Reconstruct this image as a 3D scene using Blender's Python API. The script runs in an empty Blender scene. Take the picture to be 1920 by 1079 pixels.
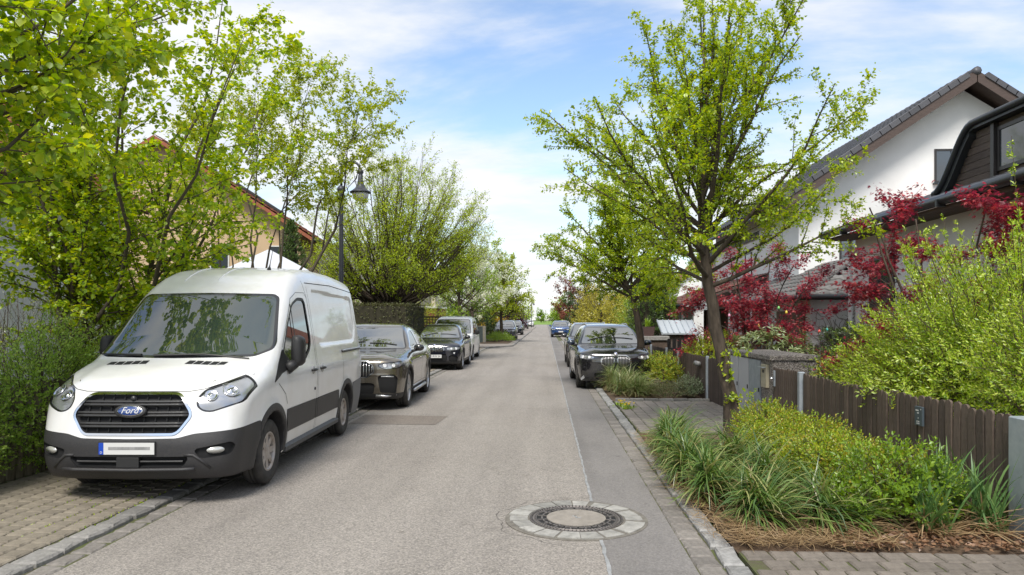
import bpy, math, random
import numpy as np
from mathutils import Vector, Matrix
from mathutils.bvhtree import BVHTree
from mathutils.geometry import delaunay_2d_cdt

R = math.radians
scene = bpy.context.scene
COL = scene.collection

# ------------------------------------------------------------------ camera
cam_data = bpy.data.cameras.new("camera")
cam_data.sensor_width = 36.0
cam_data.lens = 36.0 * 1341 / 1920
cam_data.shift_y = 60.5 / 1920
cam_data.clip_end = 4000
cam_data.clip_start = 0.05
cam = bpy.data.objects.new("camera", cam_data)
COL.objects.link(cam)
cam.location = (0, 0, 1.78)
cam.rotation_euler = (R(90), 0, R(2.7))
scene.camera = cam

# ------------------------------------------------------------------ world
SUN_EL, SUN_AZ = 54.0, 188.0      # azimuth clockwise from +Y (down the road)
world = bpy.data.worlds.new("World")
scene.world = world
world.use_nodes = True
wt = world.node_tree
wt.nodes.clear()
W = wt.nodes.new
sky = W("ShaderNodeTexSky"); sky.sky_type = 'NISHITA'; sky.sun_disc = False
sky.sun_elevation = R(SUN_EL); sky.sun_rotation = R(SUN_AZ)
sky.air_density = 1.0; sky.dust_density = 0.6; sky.ozone_density = 1.4
geo = W("ShaderNodeTexCoord")
sep = W("ShaderNodeSeparateXYZ"); wt.links.new(geo.outputs["Generated"], sep.inputs[0])
def wmath(op, a, b=None, c=None):
    n = W("ShaderNodeMath"); n.operation = op
    for i, v in enumerate((a, b, c)):
        if v is None: continue
        if isinstance(v, (int, float)): n.inputs[i].default_value = v
        else: wt.links.new(v, n.inputs[i])
    return n.outputs[0]
zc = wmath('MAXIMUM', sep.outputs[2], 0.0)
zd = wmath('ADD', zc, 0.16)
cx = wmath('DIVIDE', sep.outputs[0], zd); cy = wmath('DIVIDE', sep.outputs[1], zd)
comb = W("ShaderNodeCombineXYZ")
wt.links.new(cx, comb.inputs[0]); wt.links.new(wmath('MULTIPLY', cy, 1.0), comb.inputs[1])
mp = W("ShaderNodeMapping"); mp.inputs["Rotation"].default_value = (0, 0, R(35)); mp.inputs["Location"].default_value = (3.9, 1.6, 0)
mp.inputs["Scale"].default_value = (0.75, 1.25, 1)
wt.links.new(comb.outputs[0], mp.inputs[0])
n1 = W("ShaderNodeTexNoise"); n1.inputs["Scale"].default_value = 0.95; n1.inputs["Detail"].default_value = 9; n1.inputs["Roughness"].default_value = 0.56; n1.inputs["Distortion"].default_value = 0.35
wt.links.new(mp.outputs[0], n1.inputs["Vector"])
n2 = W("ShaderNodeTexNoise"); n2.inputs["Scale"].default_value = 3.2; n2.inputs["Detail"].default_value = 6; n2.inputs["Roughness"].default_value = 0.6
wt.links.new(mp.outputs[0], n2.inputs["Vector"])
dens = wmath('ADD', wmath('MULTIPLY', n1.outputs[0], 0.85), wmath('MULTIPLY', n2.outputs[0], 0.15))
cr = W("ShaderNodeValToRGB"); cr.color_ramp.elements[0].position = 0.34; cr.color_ramp.elements[1].position = 0.56
cr.color_ramp.interpolation = 'EASE'
wt.links.new(dens, cr.inputs[0])
ccol = W("ShaderNodeValToRGB")
ccol.color_ramp.elements[0].position = 0.35; ccol.color_ramp.elements[0].color = (0.86, 0.90, 0.96, 1)
ccol.color_ramp.elements[1].position = 0.62; ccol.color_ramp.elements[1].color = (1.0, 1.0, 1.0, 1)
wt.links.new(n2.outputs[0], ccol.inputs[0])
bg1 = W("ShaderNodeBackground"); bg1.inputs[1].default_value = 0.13
wt.links.new(sky.outputs[0], bg1.inputs[0])
bg2 = W("ShaderNodeBackground"); bg2.inputs[1].default_value = 0.56
wt.links.new(ccol.outputs[0], bg2.inputs[0])
mx = W("ShaderNodeMixShader"); wt.links.new(wmath('MULTIPLY', cr.outputs[0], 0.93), mx.inputs[0])
wt.links.new(bg1.outputs[0], mx.inputs[1]); wt.links.new(bg2.outputs[0], mx.inputs[2])
wo = W("ShaderNodeOutputWorld"); wt.links.new(mx.outputs[0], wo.inputs[0])

sun_d = bpy.data.lights.new("sun", 'SUN'); sun_d.energy = 2.3; sun_d.angle = R(20); sun_d.color = (1.0, 0.95, 0.87)
sun = bpy.data.objects.new("sun", sun_d); COL.objects.link(sun)
_sd = Vector((math.sin(R(SUN_AZ)) * math.cos(R(SUN_EL)), math.cos(R(SUN_AZ)) * math.cos(R(SUN_EL)), math.sin(R(SUN_EL))))
sun.rotation_euler = (-_sd).to_track_quat('-Z', 'Y').to_euler()
sun.location = _sd * 50

vs = scene.view_settings
vs.view_transform = 'Standard'; vs.look = 'None'; vs.gamma = 1.0; vs.exposure = 0.90
scene.cycles.max_bounces = 6; scene.cycles.diffuse_bounces = 3; scene.cycles.glossy_bounces = 3
scene.cycles.transmission_bounces = 3; scene.cycles.transparent_max_bounces = 8
scene.cycles.caustics_reflective = False; scene.cycles.caustics_refractive = False

# ------------------------------------------------------------------ materials
MATS = {}
def _nt(name):
    m = bpy.data.materials.new(name); m.use_nodes = True
    return m, m.node_tree, m.node_tree.nodes["Principled BSDF"]

def mat(name, col, rough=0.6, metal=0.0, coat=0.0, spec=0.5, var=0.0, vscale=6.0, vcol=None, bump=0.0, bscale=40.0, ior=None, stretch=None, island=0.0, detail=5):
    """Principled material; noise mixes col -> vcol (or darker col) by var; optional bump and per-piece value change."""
    if name in MATS: return MATS[name]
    m, t, p = _nt(name)
    p.inputs["Base Color"].default_value = (*col, 1); p.inputs["Roughness"].default_value = rough
    p.inputs["Metallic"].default_value = metal; p.inputs["Coat Weight"].default_value = coat
    p.inputs["Coat Roughness"].default_value = 0.03; p.inputs["Coat IOR"].default_value = 1.8
    p.inputs["Specular IOR Level"].default_value = spec
    if ior: p.inputs["IOR"].default_value = ior
    src = None
    if var or bump or island:
        tc = t.nodes.new("ShaderNodeTexCoord"); mpn = t.nodes.new("ShaderNodeMapping")
        t.links.new(tc.outputs["Object"], mpn.inputs[0])
        if stretch: mpn.inputs["Scale"].default_value = stretch
    if var:
        n = t.nodes.new("ShaderNodeTexNoise"); n.inputs["Scale"].default_value = vscale; n.inputs["Detail"].default_value = detail; n.inputs["Roughness"].default_value = 0.6
        t.links.new(mpn.outputs[0], n.inputs["Vector"])
        rp = t.nodes.new("ShaderNodeValToRGB"); rp.color_ramp.elements[0].position = 0.33; rp.color_ramp.elements[1].position = 0.68
        v2 = vcol if vcol else tuple(c * (1 - var) for c in col)
        rp.color_ramp.elements[0].color = (*col, 1); rp.color_ramp.elements[1].color = (*v2, 1)
        t.links.new(n.outputs[0], rp.inputs[0]); src = rp.outputs[0]
    if island:
        oi = t.nodes.new("ShaderNodeObjectInfo"); gi = t.nodes.new("ShaderNodeNewGeometry")
        ad = t.nodes.new("ShaderNodeMath"); ad.operation = 'ADD'
        t.links.new(oi.outputs["Random"], ad.inputs[0]); t.links.new(gi.outputs["Random Per Island"], ad.inputs[1])
        fr = t.nodes.new("ShaderNodeMath"); fr.operation = 'FRACT'; t.links.new(ad.outputs[0], fr.inputs[0])
        mr = t.nodes.new("ShaderNodeMapRange"); mr.inputs[3].default_value = 1 - island; mr.inputs[4].default_value = 1 + island
        t.links.new(fr.outputs[0], mr.inputs[0])
        hs = t.nodes.new("ShaderNodeHueSaturation")
        t.links.new(mr.outputs[0], hs.inputs["Value"])
        if src: t.links.new(src, hs.inputs["Color"])
        else: hs.inputs["Color"].default_value = (*col, 1)
        src = hs.outputs[0]
    if src: t.links.new(src, p.inputs["Base Color"])
    if bump:
        n = t.nodes.new("ShaderNodeTexNoise"); n.inputs["Scale"].default_value = bscale; n.inputs["Detail"].default_value = 6
        t.links.new(mpn.outputs[0], n.inputs["Vector"])
        b = t.nodes.new("ShaderNodeBump"); b.inputs["Strength"].default_value = bump; b.inputs["Distance"].default_value = 0.02
        t.links.new(n.outputs[0], b.inputs["Height"]); t.links.new(b.outputs[0], p.inputs["Normal"])
    MATS[name] = m
    return m

LEAF_GAIN = 1.25
def leafmat(name, cols, trans=0.4, gloss=0.06, rough=0.4):
    if name in MATS: return MATS[name]
    m, t, p = _nt(name); t.nodes.remove(p)
    out = [n for n in t.nodes if n.type == 'OUTPUT_MATERIAL'][0]
    g = t.nodes.new("ShaderNodeNewGeometry"); rp = t.nodes.new("ShaderNodeValToRGB")
    els = rp.color_ramp.elements
    while len(els) < len(cols): els.new(0.5)
    for i, c in enumerate(cols):
        c = tuple(min(0.8, v * LEAF_GAIN) for v in c)
        els[i].position = i / max(1, len(cols) - 1); els[i].color = (*c, 1)
    oi = t.nodes.new("ShaderNodeObjectInfo"); ad = t.nodes.new("ShaderNodeMath"); ad.operation = 'ADD'; fr = t.nodes.new("ShaderNodeMath"); fr.operation = 'FRACT'
    t.links.new(g.outputs["Random Per Island"], ad.inputs[0]); t.links.new(oi.outputs["Random"], ad.inputs[1]); t.links.new(ad.outputs[0], fr.inputs[0])
    t.links.new(fr.outputs[0], rp.inputs[0])
    d = t.nodes.new("ShaderNodeBsdfDiffuse"); tr = t.nodes.new("ShaderNodeBsdfTranslucent"); gl = t.nodes.new("ShaderNodeBsdfGlossy")
    gl.inputs["Roughness"].default_value = rough
    t.links.new(rp.outputs[0], d.inputs[0])
    hs = t.nodes.new("ShaderNodeHueSaturation"); hs.inputs["Hue"].default_value = 0.485; hs.inputs["Saturation"].default_value = 1.1; hs.inputs["Value"].default_value = 1.25
    t.links.new(rp.outputs[0], hs.inputs["Color"]); t.links.new(hs.outputs[0], tr.inputs[0])
    m1 = t.nodes.new("ShaderNodeMixShader"); m1.inputs[0].default_value = trans
    t.links.new(d.outputs[0], m1.inputs[1]); t.links.new(tr.outputs[0], m1.inputs[2])
    m2 = t.nodes.new("ShaderNodeMixShader"); m2.inputs[0].default_value = gloss
    t.links.new(m1.outputs[0], m2.inputs[1]); t.links.new(gl.outputs[0], m2.inputs[2])
    t.links.new(m2.outputs[0], out.inputs[0])
    MATS[name] = m
    return m

# ------------------------------------------------------------------ objects
def tag(o, label=None, cat=None, group=None, kind=None):
    if label: o["label"] = label
    if cat: o["category"] = cat
    if group: o["group"] = group
    if kind: o["kind"] = kind
    return o

def link(o, parent=None):
    COL.objects.link(o)
    if parent is not None: o.parent = parent
    return o

def empty(name, loc=(0, 0, 0), rz=0.0, label=None, cat=None, group=None):
    o = bpy.data.objects.new(name, None); o.empty_display_size = 0.2
    o.location = loc; o.rotation_euler = (0, 0, rz); COL.objects.link(o)
    return tag(o, label, cat, group)

def np_mesh(name, V, F, material=None, smooth=False, normals=None):
    """V (n,3) array; F (m,k) array with k = 3 or 4."""
    me = bpy.data.meshes.new(name)
    V = np.asarray(V, dtype=np.float32); F = np.asarray(F, dtype=np.int32)
    if len(F) == 0: F = np.zeros((0, 3), np.int32)
    k = F.shape[1]
    me.vertices.add(len(V)); me.vertices.foreach_set("co", V.ravel())
    me.loops.add(F.size); me.loops.foreach_set("vertex_index", F.ravel())
    me.polygons.add(len(F)); me.polygons.foreach_set("loop_start", np.arange(0, F.size, k, dtype=np.int32))
    me.polygons.foreach_set("loop_total", np.full(len(F), k, np.int32))
    if smooth: me.polygons.foreach_set("use_smooth", np.ones(len(F), bool))
    me.update(calc_edges=True)
    if normals is not None and len(F): me.normals_split_custom_set_from_vertices([tuple(n) for n in normals])
    if material: me.materials.append(material)
    return me

def mobj(name, me, parent=None, loc=None, rot=None):
    o = bpy.data.objects.new(name, me)
    if loc is not None: o.location = loc
    if rot is not None: o.rotation_euler = rot
    return link(o, parent)

class MB:
    """collects polygons of one part"""
    def __init__(s): s.v = []; s.f = []
    def add(s, vs, fs):
        b = len(s.v); s.v += [tuple(v) for v in vs]; s.f += [tuple(b + i for i in f) for f in fs]; return s
    def box(s, x0, x1, y0, y1, z0, z1):
        return s.add([(x0, y0, z0), (x1, y0, z0), (x1, y1, z0), (x0, y1, z0), (x0, y0, z1), (x1, y0, z1), (x1, y1, z1), (x0, y1, z1)],
                     [(0, 3, 2, 1), (4, 5, 6, 7), (0, 1, 5, 4), (1, 2, 6, 5), (2, 3, 7, 6), (3, 0, 4, 7)])
    def bbox(s, x0, x1, y0, y1, z0, z1, b=0.01):
        """box with a chamfered top edge"""
        return s.add([(x0, y0, z0), (x1, y0, z0), (x1, y1, z0), (x0, y1, z0), (x0, y0, z1 - b), (x1, y0, z1 - b), (x1, y1, z1 - b), (x0, y1, z1 - b),
                      (x0 + b, y0 + b, z1), (x1 - b, y0 + b, z1), (x1 - b, y1 - b, z1), (x0 + b, y1 - b, z1)],
                     [(0, 3, 2, 1), (8, 9, 10, 11), (0, 1, 5, 4), (1, 2, 6, 5), (2, 3, 7, 6), (3, 0, 4, 7), (4, 5, 9, 8), (5, 6, 10, 9), (6, 7, 11, 10), (7, 4, 8, 11)])
    def prism(s, poly, axis, a, b):
        """poly: 2-D outline; extruded along axis from a to b. axis x: (y,z); y: (x,z); z: (x,y)"""
        n = len(poly)
        def m(p, t):
            return (t, p[0], p[1]) if axis == 'x' else (p[0], t, p[1]) if axis == 'y' else (p[0], p[1], t)
        vs = [m(p, a) for p in poly] + [m(p, b) for p in poly]
        fs = [tuple(range(n))[::-1], tuple(range(n, 2 * n))] + [(i, (i + 1) % n, n + (i + 1) % n, n + i) for i in range(n)]
        return s.add(vs, fs)
    def tube(s, pts, rad, n=8, caps=True):
        pts = [Vector(p) for p in pts]
        rs = rad if isinstance(rad, (list, tuple)) else [rad] * len(pts)
        rings = []; up = Vector((0, 0, 1))
        prev = None
        for i, p in enumerate(pts):
            d = (pts[min(i + 1, len(pts) - 1)] - pts[max(i - 1, 0)])
            d = d.normalized() if d.length > 1e-9 else Vector((0, 0, 1))
            if prev is None:
                a = d.cross(up)
                if a.length < 1e-3: a = d.cross(Vector((1, 0, 0)))
            else:
                a = prev - d * prev.dot(d)
                if a.length < 1e-4: a = d.cross(up)
            a.normalize(); prev = a; b = d.cross(a)
            rings.append([p + (a * math.cos(2 * math.pi * k / n) + b * math.sin(2 * math.pi * k / n)) * rs[i] for k in range(n)])
        vs = [v for r in rings for v in r]; fs = []
        for i in range(len(pts) - 1):
            for k in range(n):
                fs.append((i * n + k, i * n + (k + 1) % n, (i + 1) * n + (k + 1) % n, (i + 1) * n + k))
        if caps: fs += [tuple(range(n))[::-1], tuple((len(pts) - 1) * n + k for k in range(n))]
        return s.add(vs, fs)
    def lathe(s, prof, n=24, center=(0, 0, 0), axis='z', closed=False, caps=True):
        """prof: list of (radius, height)"""
        vs = []; fs = []; c = Vector(center)
        for r, h in prof:
            for k in range(n):
                a = 2 * math.pi * k / n
                q = (r * math.cos(a), r * math.sin(a), h) if axis == 'z' else (h, r * math.cos(a), r * math.sin(a)) if axis == 'x' else (r * math.cos(a), h, r * math.sin(a))
                vs.append(c + Vector(q))
        m = len(prof)
        for i in range(m if closed else m - 1):
            j = (i + 1) % m
            for k in range(n):
                fs.append((i * n + k, i * n + (k + 1) % n, j * n + (k + 1) % n, j * n + k))
        if not closed and caps:
            if prof[0][0] > 1e-4: fs.append(tuple(range(n))[::-1])
            if prof[-1][0] > 1e-4: fs.append(tuple((m - 1) * n + k for k in range(n)))
        return s.add(vs, fs)
    def mesh(s, name, material, smooth=False):
        me = bpy.data.meshes.new(name); me.from_pydata(s.v, [], s.f)
        if smooth: me.polygons.foreach_set("use_smooth", [True] * len(me.polygons))
        me.update()
        if material: me.materials.append(material)
        return me
    def obj(s, name, material, parent=None, smooth=False, loc=None, rot=None):
        me = s.mesh(name, material, smooth)
        if smooth == 'auto':
            me.set_sharp_from_angle(angle=R(38))
        return mobj(name, me, parent, loc, rot)

def copy_thing(o, loc=None, rz=None, label=None, group=None):
    def cp(src, par):
        c = src.copy(); COL.objects.link(c); c.parent = par
        for ch in src.children: cp(ch, c)
        return c
    c = cp(o, None)
    if loc is not None: c.location = loc
    if rz is not None: c.rotation_euler = (0, 0, rz)
    if label: c["label"] = label
    if group: c["group"] = group
    return c

def text_mesh(name, txt, size, material, parent, loc, rot, shear=0.0, extrude=0.002, align='CENTER'):
    cu = bpy.data.curves.new(name, 'FONT'); cu.body = txt; cu.size = size; cu.shear = shear; cu.extrude = extrude
    cu.align_x = align; cu.align_y = 'CENTER'; cu.resolution_u = 3
    tmp = bpy.data.objects.new("tmp_text", cu); COL.objects.link(tmp)
    dg = bpy.context.evaluated_depsgraph_get()
    me = bpy.data.meshes.new_from_object(tmp.evaluated_get(dg)); me.name = name
    bpy.data.objects.remove(tmp); bpy.data.curves.remove(cu)
    me.materials.clear(); me.materials.append(material)
    return mobj(name, me, parent, loc, rot)
# ================================================================== GROUND, ROAD, PAVING
rg = random.Random(11)

def ground_material():
    m, t, p = _nt("earth_and_grass")
    tc = t.nodes.new("ShaderNodeTexCoord")
    n = t.nodes.new("ShaderNodeTexNoise"); n.inputs["Scale"].default_value = 0.9; n.inputs["Detail"].default_value = 8
    n2 = t.nodes.new("ShaderNodeTexNoise"); n2.inputs["Scale"].default_value = 14; n2.inputs["Detail"].default_value = 6
    for k in (n, n2): t.links.new(tc.outputs["Object"], k.inputs["Vector"])
    r1 = t.nodes.new("ShaderNodeValToRGB")
    r1.color_ramp.elements[0].color = (0.075, 0.055, 0.035, 1); r1.color_ramp.elements[1].color = (0.09, 0.14, 0.03, 1)
    r1.color_ramp.elements[0].position = 0.38; r1.color_ramp.elements[1].position = 0.62
    t.links.new(n.outputs[0], r1.inputs[0])
    mx = t.nodes.new("ShaderNodeMix"); mx.data_type = 'RGBA'; mx.blend_type = 'MULTIPLY'; mx.inputs[0].default_value = 0.5
    t.links.new(r1.outputs[0], mx.inputs[6]); t.links.new(n2.outputs[0], mx.inputs[7])
    t.links.new(mx.outputs[2], p.inputs["Base Color"]); p.inputs["Roughness"].default_value = 0.95
    return m

g = MB().add([(-1500, -60, -0.02), (1500, -60, -0.02), (1500, 3000, -0.02), (-1500, 3000, -0.02)], [(0, 1, 2, 3)]).obj("ground", ground_material())
tag(g, kind="structure")
fld = MB().add([(-400, 262, 0.02), (400, 262, 0.02), (500, 900, 0.02), (-500, 900, 0.02)], [(0, 1, 2, 3)]).obj("meadow", mat("meadow_grass", (0.17, 0.29, 0.03), 0.95, var=0.4, vscale=0.05))
tag(fld, kind="structure")

def asphalt(name, base, dark, light, speck=0.5, patch=None):
    m, t, p = _nt(name)
    tc = t.nodes.new("ShaderNodeTexCoord")
    def noise(sc, det, rough=0.6, stretch=None):
        n = t.nodes.new("ShaderNodeTexNoise"); n.inputs["Scale"].default_value = sc; n.inputs["Detail"].default_value = det; n.inputs["Roughness"].default_value = rough
        if stretch:
            mpn = t.nodes.new("ShaderNodeMapping"); mpn.inputs["Scale"].default_value = stretch
            t.links.new(tc.outputs["Object"], mpn.inputs[0]); t.links.new(mpn.outputs[0], n.inputs["Vector"])
        else: t.links.new(tc.outputs["Object"], n.inputs["Vector"])
        return n.outputs[0]
    def ramp(src, c0, c1, p0, p1):
        r = t.nodes.new("ShaderNodeValToRGB"); r.color_ramp.elements[0].position = p0; r.color_ramp.elements[1].position = p1
        r.color_ramp.elements[0].color = (*c0, 1); r.color_ramp.elements[1].color = (*c1, 1)
        t.links.new(src, r.inputs[0]); return r.outputs[0]
    def mix(f, a, b, mode='MIX'):
        n = t.nodes.new("ShaderNodeMix"); n.data_type = 'RGBA'; n.blend_type = mode
        if isinstance(f, float): n.inputs[0].default_value = f
        else: t.links.new(f, n.inputs[0])
        t.links.new(a, n.inputs[6]); t.links.new(b, n.inputs[7]); return n.outputs[2]
    large = ramp(noise(0.55, 6, 0.6, (1.3, 0.5, 1)), base, dark, 0.40, 0.75)
    tracks = ramp(noise(1.6, 3, 0.5, (1.4, 0.05, 1)), (1.03, 1.03, 1.03), (0.88, 0.88, 0.88), 0.4, 0.7)
    col = mix(1.0, large, tracks, 'MULTIPLY')
    v = t.nodes.new("ShaderNodeTexVoronoi"); v.inputs["Scale"].default_value = 95; t.links.new(tc.outputs["Object"], v.inputs["Vector"])
    vr = t.nodes.new("ShaderNodeSeparateColor"); t.links.new(v.outputs["Color"], vr.inputs[0])
    sp = ramp(vr.outputs[0], (1 - speck, 1 - speck, 1 - speck), (1 + speck * 1.25, 1 + speck * 1.2, 1 + speck * 1.1), 0.05, 1.0)
    col = mix(1.0, col, sp, 'MULTIPLY')
    fine = ramp(noise(55, 5, 0.7), (0.72, 0.72, 0.72), (1.25, 1.25, 1.25), 0.3, 0.7)
    col = mix(0.8, col, fine, 'MULTIPLY')
    # hairline cracks and small dark droppings
    vc = t.nodes.new("ShaderNodeTexVoronoi"); vc.feature = 'DISTANCE_TO_EDGE'; vc.inputs["Scale"].default_value = 0.33
    wv = t.nodes.new("ShaderNodeVectorMath"); wv.operation = 'ADD'
    nn = t.nodes.new("ShaderNodeTexNoise"); nn.inputs["Scale"].default_value = 2.2; nn.inputs["Detail"].default_value = 5
    t.links.new(tc.outputs["Object"], nn.inputs["Vector"]); t.links.new(tc.outputs["Object"], wv.inputs[0]); t.links.new(nn.outputs["Color"], wv.inputs[1])
    t.links.new(wv.outputs[0], vc.inputs["Vector"])
    ck = ramp(vc.outputs["Distance"], (0.62, 0.6, 0.58), (1, 1, 1), 0.0008, 0.004)
    msk = ramp(noise(0.22, 2), (0, 0, 0), (1, 1, 1), 0.52, 0.62)
    white = t.nodes.new("ShaderNodeRGB"); white.outputs[0].default_value = (1, 1, 1, 1)
    ck = mix(msk, white.outputs[0], ck)
    col = mix(1.0, col, ck, 'MULTIPLY')
    stain = ramp(noise(1.1, 7, 0.72), (1, 1, 1), (0.80, 0.79, 0.78), 0.58, 0.74)
    col = mix(1.0, col, stain, 'MULTIPLY')
    drop = ramp(noise(7.0, 2, 0.4), (1, 1, 1), (0.70, 0.69, 0.68), 0.735, 0.76)
    col = mix(1.0, col, drop, 'MULTIPLY')
    t.links.new(col, p.inputs["Base Color"])
    p.inputs["Roughness"].default_value = 0.88; p.inputs["Specular IOR Level"].default_value = 0.35
    b = t.nodes.new("ShaderNodeBump"); b.inputs["Strength"].default_value = 0.5; b.inputs["Distance"].default_value = 0.006
    t.links.new(v.outputs["Distance"], b.inputs["Height"]); t.links.new(b.outputs[0], p.inputs["Normal"])
    return m

ROAD_L, ROAD_J, ROAD_R = -3.44, 0.45, 1.07
MH = (0.27, 6.38)            # manhole centre
def sheet(name, pts, z, material):
    return MB().add([(x, y, z) for x, y in pts], [tuple(range(len(pts)))]).obj(name, material)
M_road = asphalt("asphalt_chippings", (0.268, 0.247, 0.226), (0.230, 0.210, 0.191), None, 0.30)
M_strip = asphalt("asphalt_smooth", (0.205, 0.193, 0.185), (0.135, 0.128, 0.124), None, 0.12)
road = sheet("road", [(ROAD_L, -6), (ROAD_J, -6), (ROAD_J, 262), (ROAD_L, 262)], 0.004, M_road)
tag(road, kind="structure")
# darker repair strip along the right-hand edge, with ragged joint
pts = []
jy = np.concatenate([np.arange(-6, 30, 0.13), np.arange(30, 262, 2.0)])
jx = [ROAD_J + rg.uniform(-0.006, 0.006) + 0.004 * math.sin(y * 0.7) for y in jy]
strip = sheet("road_repair_strip", [(x, y) for x, y in zip(jx, jy)] + [(ROAD_R, 262), (ROAD_R, -6)], 0.008, M_strip)
tag(strip, kind="structure")
MBj = MB()
for i in range(len(jy) - 1):
    if abs(jy[i] - MH[1]) < 0.56: continue
    w0 = 0.011 + rg.uniform(-0.004, 0.005); 
    MBj.add([(jx[i] - w0, jy[i], 0.0115), (jx[i] + w0, jy[i], 0.0115), (jx[i + 1] + w0, jy[i + 1], 0.0115), (jx[i + 1] - w0, jy[i + 1], 0.0115)], [(0, 1, 2, 3)])
tag(MBj.obj("joint_sealing_line", mat("joint_grey", (0.33, 0.335, 0.34), 0.7, var=0.4, vscale=9)), kind="structure")
# old patch in the asphalt behind the van
pm = asphalt("asphalt_patch", (0.20, 0.175, 0.152), (0.165, 0.142, 0.124), None, 0.3)
tag(sheet("road_patch", [(-3.36, 12.05), (-1.86, 12.0), (-1.80, 13.1), (-3.36, 13.2)], 0.0085, pm), kind="structure")
tag(sheet("road_marking", [(-0.55, 54), (0.45, 54), (0.45, 54.7), (-0.55, 54.7)], 0.0085, mat("worn_paint", (0.38, 0.37, 0.35), 0.8, var=0.5, vscale=3)), kind="structure")

# ---- stones: one shared mesh per variant, an object per stone
M_granite = mat("granite_kerb", (0.25, 0.24, 0.225), 0.85, var=0.35, vscale=22, island=0.22, bump=0.5, bscale=30)
M_gutter = mat("granite_gutter", (0.225, 0.205, 0.185), 0.85, var=0.35, vscale=22, island=0.20, bump=0.5, bscale=30)
M_paver = mat("concrete_paver", (0.245, 0.212, 0.165), 0.9, var=0.30, vscale=10, island=0.16, bump=0.4, bscale=45)
M_paver2 = mat("concrete_paver_right", (0.25, 0.222, 0.198), 0.9, var=0.30, vscale=10, island=0.13, bump=0.4, bscale=45)
M_granite_light = mat("granite_kerb_light", (0.31, 0.305, 0.295), 0.85, var=0.4, vscale=20, island=0.2, bump=0.5, bscale=30)
M_ring = mat("granite_light", (0.345, 0.335, 0.31), 0.85, var=0.4, vscale=14, island=0.2, bump=0.4, bscale=40)

def stone_verts(w, l, h, j, rnd, ch=0.012):
    """irregular block: 8 corner columns, chamfered top"""
    vs = []; fs = []
    c = [(-w / 2, -l / 2), (w / 2, -l / 2), (w / 2, l / 2), (-w / 2, l / 2)]
    c = [(x + rnd.uniform(-j, j), y + rnd.uniform(-j, j)) for x, y in c]
    # mid points for an uneven edge
    ring = []
    for i in range(4):
        a, b = c[i], c[(i + 1) % 4]
        ring += [a, ((a[0] + b[0]) / 2 + rnd.uniform(-j, j), (a[1] + b[1]) / 2 + rnd.uniform(-j, j))]
    n = 8
    mxx = sum(p[0] for p in ring) / n; myy = sum(p[1] for p in ring) / n
    for p in ring: vs.append((p[0], p[1], 0))
    for p in ring: vs.append((p[0], p[1], h - ch + rnd.uniform(-j, j) * 0.3))
    for p in ring:
        d = math.hypot(p[0] - mxx, p[1] - myy); k = (d - ch * 1.3) / d
        vs.append((mxx + (p[0] - mxx) * k, myy + (p[1] - myy) * k, h + rnd.uniform(-j, j) * 0.3))
    for i in range(n):
        q = (i + 1) % n
        fs.append((i, q, n + q, n + i)); fs.append((n + i, n + q, 2 * n + q, 2 * n + i))
    fs.append(tuple(range(2 * n, 3 * n)))
    return vs, fs

def stone_variants(name, w, l, h, j, material, k=7, seed=1, ch=0.012):
    rnd = random.Random(seed); out = []
    for i in range(k):
        vs, fs = stone_verts(w, l, h, j, rnd, ch)
        out.append(MB().add(vs, fs).mesh(name, material))
    return out

def lay(name, variants, places, parent, rnd, limit=300):
    """places: list of (x, y, z, rz); the first `limit` become objects, the rest one joined part"""
    for (x, y, z, rz) in places[:limit]:
        o = mobj(name, rnd.choice(variants), parent, (x, y, z), (rnd.uniform(-0.012, 0.012), rnd.uniform(-0.012, 0.012), rz + rnd.uniform(-0.02, 0.02)))
    rest = places[limit:]
    if rest:
        data = []
        for me in variants:
            v = np.zeros(len(me.vertices) * 3, np.float32); me.vertices.foreach_get("co", v)
            data.append((v.reshape(-1, 3), [tuple(p.vertices) for p in me.polygons]))
        b = MB()
        for (x, y, z, rz) in rest:
            v, f = rnd.choice(data); c, s = math.cos(rz), math.sin(rz)
            b.add([(x + c * q[0] - s * q[1], y + s * q[0] + c * q[1], z + q[2]) for q in v], f)
        o = b.obj(name + "_field", variants[0].materials[0], parent); tag(o, kind="stuff")

def flat_structure(name, x0, x1, y0, y1, z, material):
    o = MB().box(x0, x1, y0, y1, -0.15, z).obj(name, material); return tag(o, kind="structure")

M_joint = mat("joint_soil_moss", (0.085, 0.075, 0.045), 0.95, var=0.9, vscale=5, vcol=(0.085, 0.11, 0.025), bump=0.6, bscale=60)

# left side: gutter course, kerb course, paved parking strip
KL = ROAD_L
left_pav = flat_structure("pavement_left", -6.1, KL - 0.40, -6, 60, 0.028, M_joint)
pv = stone_variants("paver", 0.156, 0.156, 0.05, 0.005, M_paver, 8, 3)
places = []
for iy in range(0, 420):
    for ix in range(12):
        x = KL - 0.40 - 0.092 - ix * 0.172; y = 3.4 + iy * 0.172 + (0.086 if ix % 2 else 0)
        if y > 46 or x < -5.75: continue
        places.append((x, y, 0.0, 0))
vis = [p for p in places if 4.7 < p[1] < 9.2]; vis.sort(key=lambda p: p[1])
oth = [p for p in places if not (4.7 < p[1] < 9.2)]
lay("paver", pv, vis[:300] + vis[300:] + oth, left_pav, random.Random(5), 300)

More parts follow.
